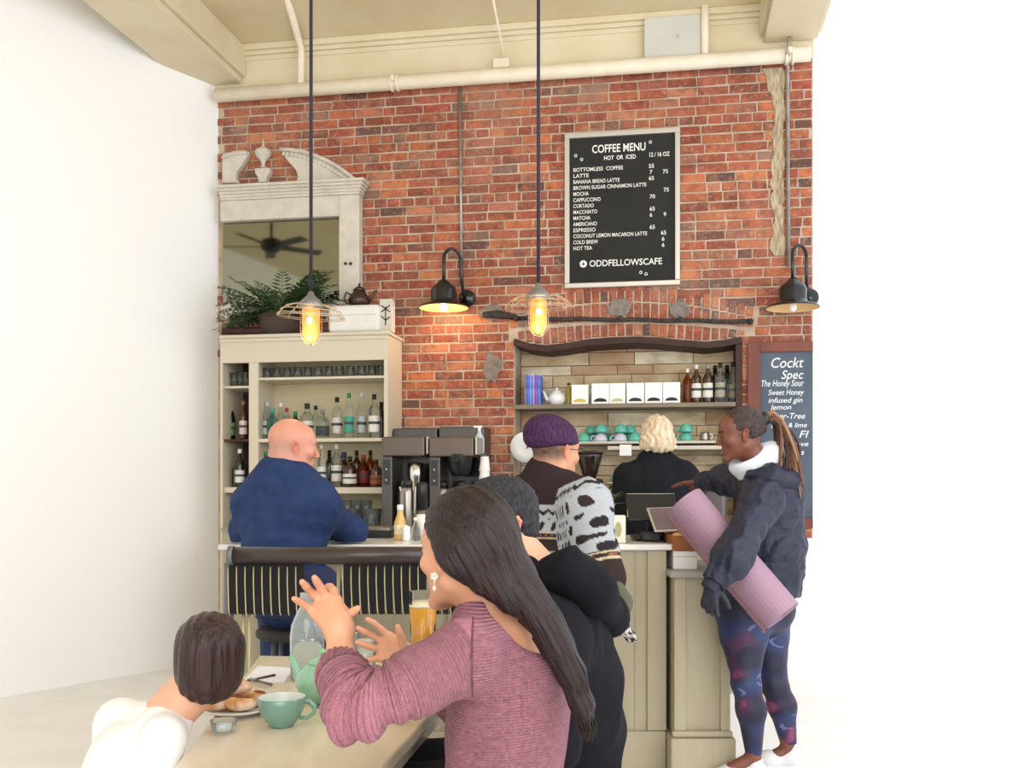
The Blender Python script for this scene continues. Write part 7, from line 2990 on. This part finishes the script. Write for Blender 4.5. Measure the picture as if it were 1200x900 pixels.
    jm = mk('navy_puffer', (36, 39, 56), 0.5, spec=0.35, bump=(24, 0.9), var=(12, (28, 31, 46), 0.5), sheen=0.0)
    sdf_part('jacket', F, jm, t, 1, disp=jd)
    # hood thrown back
    F = Field(*bounds([J(872, 541, 4.36), J(922, 560, 4.50)], 0.2), 0.005)
    F.path([J(880, 556, 4.36), J(902, 558, 4.34), J(922, 566, 4.40)], [0.03, 0.052, 0.055], 0.03)
    F.path([J(872, 541, 4.54), J(898, 545, 4.57), J(922, 560, 4.50)], [0.03, 0.055, 0.055], 0.03)
    F.ell(J(918, 562, 4.46), (0.075, 0.12, 0.055), 0.03)
    F.ell(hd.p(0, -0.012, -0.09), (0.095, 0.120, 0.082), 0.012, hd.R, op='s')
    f3 = folds(0.005, 26, 3)
    sdf_part('hood', F, jm, t, 1, disp=lambda P, N: f3(P, N))
    # white inner hood
    F = Field([neck.x - 0.25, 4.25, neck.z - 0.12], [neck.x + 0.2, 4.8, neck.z + 0.2], 0.005)
    F.cap(J(872, 543, 4.45), J(901, 530, 4.45), 0.072, 0.074, 0.03, lat, 0.6)
    F.cap(J(882, 547, 4.45), J(905, 540, 4.45), 0.086, 0.080, 0.03)
    F.ell(hd.p(0, 0.01, -0.06), (0.068, 0.095, 0.075), 0.012, hd.R, op='s')
    sdf_part('inner_hood', F, mk('white_fleece', (212, 218, 222), 0.95, sheen=0.5, bump=(150, 0.6)), t, 1)
    # cuffs
    F = Field([wrL.x - 0.12, 3.85, wrL.z - 0.12], [wrL.x + 0.12, 4.2, wrL.z + 0.1], 0.004)
    dcu = (wrL - elL).normalized()
    F.cap(wrL - dcu * 0.02, wrL + dcu * 0.022, 0.043, 0.038, 0.005)
    F.plane(wrL + dcu * 0.03, dcu, None, None, 0.003)
    sdf_part('cuff', F, mk('navy_rib_cuff', (40, 42, 58), 0.8), t, 1)
    # dark glove over the near hand
    F = Field([wrL.x - 0.15, 3.85, wrL.z - 0.28], [wrL.x + 0.12, 4.2, wrL.z + 0.02], 0.004)
    hand(F, wrL + V((0, 0, 0.0)), V((-0.15, 0.0, -1)), (-0.5, -1, 0), -1, k=0.92, curl=1.0, ks=0.005)
    F.F -= 0.003
    sdf_part('glove', F, mk('black_glove', (36, 38, 50), 0.7), t, 1)
    # hair pulled back
    lo2, hi2 = bounds([hd.c], 0.15)
    F = Field(lo2, hi2, 0.004)
    hd.ell(F, (0, -0.020, 0.040), (0.080, 0.098, 0.088), 0.02)
    hd.ell(F, (0, -0.05, 0.0), (0.062, 0.06, 0.06), 0.03)
    F.plane(hd.p(0, 0.048, 0.05), hd.f * 0.84 - hd.u * 0.54, None, None, 0.008)
    for q in (-1, 1):
        hd.ell(F, (q * 0.088, -0.008, -0.008), (0.03, 0.022, 0.032), 0.008, 's')
    F.plane(hd.p(0, 0, -0.045), -hd.u - hd.f * 0.3, None, None, 0.01)
    hc, R = npv(hd.c).astype(float), np.array(hd.R)

    def rows_(P, N):
        q = (P - hc) @ R
        ang = np.arctan2(q[:, 0], q[:, 2] + 0.02)
        return 0.0035 * np.abs(np.sin(ang * 11)) - 0.001
    mh = mk('dark_braid_hair', (44, 34, 34), 0.55, bump=(160, 0.8), var=(40, (86, 62, 52), 0.6))
    sdf_part('hair', F, mh, t, 1, disp=rows_)
    kn = hd.p(0, -0.118, 0.052)
    mb = MB()
    mb.ball(kn, (0.026, 0.028, 0.034), 16, 10)
    mb.build('hair_tie', M_blackp, t)
    r2 = random.Random(4)
    cols = [mk('loc_dark', (58, 40, 36), 0.7, bump=(120, 0.9)), mk('loc_brown', (104, 70, 52), 0.7, bump=(120, 0.9)), mk('loc_light', (156, 116, 88), 0.7, bump=(120, 0.9))]
    for k in range(60):
        a = r2.uniform(0, 6.28)
        sp = r2.uniform(0.2, 1)
        o = V((0, math.cos(a) * 0.028 * sp, math.sin(a) * 0.02 * sp))
        L = r2.uniform(0.20, 0.36)
        pts = [kn + o * 0.5 + V((0.0, 0, 0)), kn + o + V((0.035, 0, 0.012 + 0.008 * math.sin(a)))]
        fx = r2.uniform(-0.03, 0.10)
        if k % 7 == 0:
            fx = -r2.uniform(0.02, 0.05)
            L = 0.20
        wob = r2.uniform(0, 6)
        for j in range(1, 7):
            s_ = j / 6
            pts.append(kn + o * (1 + 1.3 * s_) + V((0.045 + fx * s_ + 0.035 * math.sin(2.4 * s_), 0.0, 0.01 - L * s_ ** 1.15)) + V((0.008 * math.sin(wob + 5 * s_), -0.02 * s_ * sp, 0)))
        m = MB()
        m.tube(pts, [0.006, 0.0075] + [0.0072, 0.007, 0.0068, 0.0064, 0.0058, 0.0035], 7)
        m.build('loc', cols[0 if k % 5 in (0, 1) else (1 if k % 5 in (2, 3) else 2)], t)
    # ---- the mat, a thing of its own
    a, b = J(803, 588, 4.36), J(917, 722, 4.13)
    d = (b - a).normalized()
    m = thing('yoga_mat', 'dusty pink rolled exercise mat carried under the customer\'s arm', 'mat', (a + b) / 2)
    n1 = V((0, 1, 0)).cross(d).normalized()
    n2 = d.cross(n1)
    mb = MB()
    turns, N_ = 6.2, 190
    thick = 0.0055
    rows2 = []
    vs, fs = [], []
    for e, P0 in enumerate((a, b)):
        pass
    for i in range(N_ + 1):
        f = i / N_
        ang = f * turns * 2 * math.pi + 5.0
        rr = 0.022 + (0.086 - 0.022) * f
        for P0 in (a, b):
            for rq in (rr, rr + thick):
                vs.append(P0 + n1 * math.cos(ang) * rq + n2 * math.sin(ang) * rq)
    for i in range(N_):
        o = i * 4
        fs += [(o, o + 4, o + 6, o + 2), (o + 1, o + 3, o + 7, o + 5), (o, o + 1, o + 5, o + 4), (o + 2, o + 6, o + 7, o + 3)]
    o = N_ * 4
    fs += [(0, 2, 3, 1), (o, o + 1, o + 3, o + 2)]
    mb._add(vs, fs, False)
    ob = mb.build('rolled_sheet', mk('dusty_pink_mat', (152, 120, 138), 0.55, bump=(200, 0.15)), m)
    mb = MB()
    # loose outer flap along the underside
    vs = []
    for i in range(7):
        ang = turns * 2 * math.pi + 5.0 + i * 0.12
        rr = 0.0925 + 0.004 * i
        for P0 in (a, b):
            vs.append(P0 + n1 * math.cos(ang) * rr + n2 * math.sin(ang) * rr)
            vs.append(P0 + n1 * math.cos(ang) * (rr + 0.004) + n2 * math.sin(ang) * (rr + 0.004))
    fs = []
    for i in range(6):
        o = i * 4
        fs += [(o, o + 4, o + 6, o + 2), (o + 1, o + 3, o + 7, o + 5), (o, o + 1, o + 5, o + 4), (o + 2, o + 6, o + 7, o + 3)]
    fs += [(0, 2, 3, 1), (24, 25, 27, 26)]
    mb._add(vs, fs, False)
    mb.build('outer_flap', mk('mat_backing', (150, 108, 118), 0.6), m)


# ---------------------------------------------------------------- child at the table's side
def child():
    hd = Head(J(246, 774, 2.26), (-0.25, 0.95, -0.12), k=0.86)
    neck = V((-0.765, 2.25, 0.842))
    chest, hip = V((-0.865, 2.22, 0.70)), V((-0.90, 2.20, 0.50))
    t = thing('person', 'small person with smooth dark brown bobbed hair beside the pastry plate, barely in view', 'person', hip)
    lat = V((0.7, -0.7, 0)).normalized()
    fw = V((0.7, 0.7, 0)).normalized()
    arms = []
    for s_ in (-1, 1):
        sh = V((-0.845, 2.23, 0.785)) + lat * 0.115 * s_
        el = sh + lat * 0.02 * s_ + V((-0.02, -0.02, -0.19))
        arms.append((sh, el, el + V((-0.02 * s_, 0.10, -0.04))))
    lo, hi = bounds([hd.p(0, 0, 0.1), hip, arms[0][1], arms[1][1]], 0.17)
    F = Field(lo, hi, 0.005)
    hd.skull(F)
    hd.neck(F, neck, 0.046, 0.048)
    F.cap(neck, chest, 0.055, 0.085, 0.05, lat, 0.7)
    F.cap(chest, hip, 0.085, 0.09, 0.04, lat, 0.75)
    for i, (a, b, c) in enumerate(arms):
        F.path([neck + V((-0.03, 0, -0.03)), a, b, c], [0.035, 0.033, 0.028, 0.02], 0.03)
        hand(F, c, (0, 1, -0.2), (0, 0, 1), -1 if i else 1, k=0.72, ks=0.003)
    sdf_part('body', F, M_skin, t, 1, color=hd.face_color((214, 164, 134), (186, 100, 92), (60, 44, 36)))
    hd.eyes(t)
    F = Field(lo, hi, 0.005)
    F.cap(neck + V((-0.02, 0, -0.035)), chest, 0.066, 0.108, 0.05, lat, 0.72)
    F.cap(chest, hip, 0.108, 0.112, 0.04, lat, 0.78)
    for (a, b, c) in arms:
        F.path([neck + V((-0.035, 0, -0.04)), a, b, b.lerp(c, 0.7)], [0.045, 0.046, 0.040, 0.032], 0.03)
    sdf_part('top', F, mk('pale_grey_top', (228, 226, 224), 0.9, bump=(14, 0.5)), t, 1, disp=folds(0.003, 25, 2))
    F = Field(V((-1.15, 2.0, 0.0)), V((-0.5, 2.75, 0.66)), 0.009)
    for s_ in (-1, 1):
        k0 = hip + lat * 0.06 * s_ + V((0, 0, 0.0))
        k1 = k0 + V((0.02, 0.33, -0.02))
        F.path([k0, k1, V((k1.x, k1.y, 0.1))], [0.085, 0.055, 0.04], 0.03)
        shoe(t, (k1.x, k1.y, 0.1), (0.1, 1, 0), L=0.2, mat=M_blackp, h=0.009)
    sdf_part('trousers', F, MATS['black_trousers'], t, 1)
    F = Field(*bounds([hd.c, neck], 0.15), 0.0045)
    hd.ell(F, (0, -0.018, 0.035), (0.092, 0.108, 0.096), 0.02)
    hd.ell(F, (0, -0.035, -0.045), (0.082, 0.078, 0.075), 0.04)
    F.plane(hd.p(0, 0.05, 0.03), hd.f * 0.8 - hd.u * 0.6, None, None, 0.02)
    hc = npv(hd.c).astype(float)
    sdf_part('hair', F, hairmat('smooth_brown_hair', (40, 26, 26), (72, 50, 46), 0.3, st=(1, 1, 0.05), sc=120), t, 1, disp=lambda P, N: 0.0012 * np.sin((P[:, 0] - hc[0]) * 260 + 2 * wav(P, 12, 1)))


seated_woman()
hoodie_man()
bp = beanie_man()
hpD = bald_man()
barista()
customer()
child()
# ================================================================ SEATS
M_seat = mk('dark_seat', (40, 34, 32), 0.6)


def stool(x, y, seat_z, label, back=None):
    t = thing('bar_stool', label, 'stool', (x, y, 0))
    mb = MB()
    mb.lathe([(0, 0), (0.15, 0), (0.165, 0.012), (0.165, 0.035), (0.15, 0.045), (0, 0.045)], (x, y, seat_z - 0.045), 26)
    mb.build('seat', M_seat, t)
    for k in range(4):
        a = math.pi / 4 + k * math.pi / 2
        mb = MB()
        mb.tube([(x + 0.10 * math.cos(a), y + 0.10 * math.sin(a), seat_z - 0.046), (x + 0.17 * math.cos(a), y + 0.17 * math.sin(a), 0)], 0.011, 8)
        mb.build('leg', M_gpost, t)
    mb = MB()
    r_ = 0.10 + 0.07 * (1 - 0.25 / seat_z)
    mb.tube([(x + r_ * math.cos(a), y + r_ * math.sin(a), 0.25) for a in [i * math.pi / 12 for i in range(25)]], 0.008, 8)
    mb.build('foot_ring', M_gpost, t)
    return t


stool(hpD.x, hpD.y - 0.02, 0.72, 'round bar stool under the bald man, behind the black rail')
stool(bp.x, bp.y - 0.02, 0.69, 'round bar stool under the man in the beanie')
# low stools of the two seated at the table
def low_stool(c, label):
    t = thing('low_stool', label, 'stool', (c[0], c[1], 0), 'low stools at the table')
    mb = MB()
    mb.rbox(c[0] - 0.17, c[0] + 0.17, c[1] - 0.17, c[1] + 0.17, 0.405, 0.435, 0.01)
    mb.build('seat', M_seat, t)
    for sx in (-1, 1):
        for sy in (-1, 1):
            mb = MB()
            mb.tube([(c[0] + sx * 0.13, c[1] + sy * 0.13, 0.404), (c[0] + sx * 0.16, c[1] + sy * 0.16, 0)], 0.013, 8)
            mb.build('leg', M_gpost, t)


low_stool(J(592, 965, 2.10), 'dark low stool under the woman in mauve')
low_stool(J(668, 960, 2.62), 'dark low stool under the man in the black hoodie')
low_stool((-0.90, 2.20), 'dark low stool under the small person with bobbed hair')
# curved tubular chair back beyond the hoodie man's shoulder
t = thing('tub_chair', 'chair with a curved grey-green metal back between hoodie and fair isle sweater', 'chair', (J(680, 700, 3.05).x, 3.2, 0))
M_gg = mk('grey_green_metal', (96, 112, 110), 0.35, 0.4)
pts = [J(668, 651, 3.05), J(680, 650, 3.02), J(690, 655, 3.0), J(696, 668, 3.0), J(697, 700, 3.0), J(697, 760, 3.02)]
mb = MB()
mb.tube(pts, 0.012, 10)
mb.build('back_frame', M_gg, t)
x0_, z0_ = pts[-1].x, pts[-1].z
mb = MB()
mb.rbox(x0_ - 0.38, x0_ + 0.005, 3.0, 3.36, z0_ - 0.04, z0_, 0.01)
mb.build('seat', M_seat, t)
for (dx, dy) in ((-0.02, 3.03), (-0.36, 3.03), (-0.02, 3.33), (-0.36, 3.33)):
    mb = MB()
    mb.tube([(x0_ + dx, dy, z0_ - 0.041), (x0_ + dx, dy, 0)], 0.011, 8)
    mb.build('leg', M_gg, t)
mb = MB()
mb.tube([pts[0], pts[0] + V((-0.2, 0, 0.01)), V((x0_ - 0.36, 3.02, z0_ + 0.2)), V((x0_ - 0.36, 3.02, z0_))], 0.012, 10)
mb.build('back_frame', M_gg, t)
# scarf / bag hanging at the stool
t = thing('shoulder_bag', 'olive bag with a black and white patterned tassel hanging beside the beanie man', 'bag', J(722, 745, 3.5))
F = Field(*bounds([J(722, 690, 3.5), J(722, 720, 3.5)], 0.12), 0.005)
F.path([J(720, 692, 3.5), J(726, 706, 3.5)], [0.04, 0.05], 0.02, lat=V((1, 0, 0)), flat=0.6)
sdf_part('pouch', F, mk('olive_canvas', (84, 84, 68), 0.9, bump=(120, 0.4)), t, 1, disp=folds(0.003, 40, 2))
F = Field(*bounds([J(715, 740, 3.47), J(738, 745, 3.47)], 0.1), 0.0045)
F.path([J(706, 744, 3.42), J(722, 731, 3.42), J(740, 745, 3.42)], [0.026, 0.032, 0.018], 0.02)
blk, wh = np.array(lin((40, 36, 40))), np.array(lin((190, 184, 182)))
sdf_part('tassel', F, mk('speckled_fringe', (255, 255, 255), 0.9, attr=True), t, 0, disp=lambda P, N: 0.006 * wav(P, 160, 3),
         color=lambda P, N: np.where((wav(P, 420, 9) > 0.1)[:, None], wh, blk))
mb = MB()
mb.tube([J(722, 728, 3.47), J(720, 700, 3.46), J(716, 680, 3.5)], 0.006, 6)
mb.build('strap', M_seat, t)
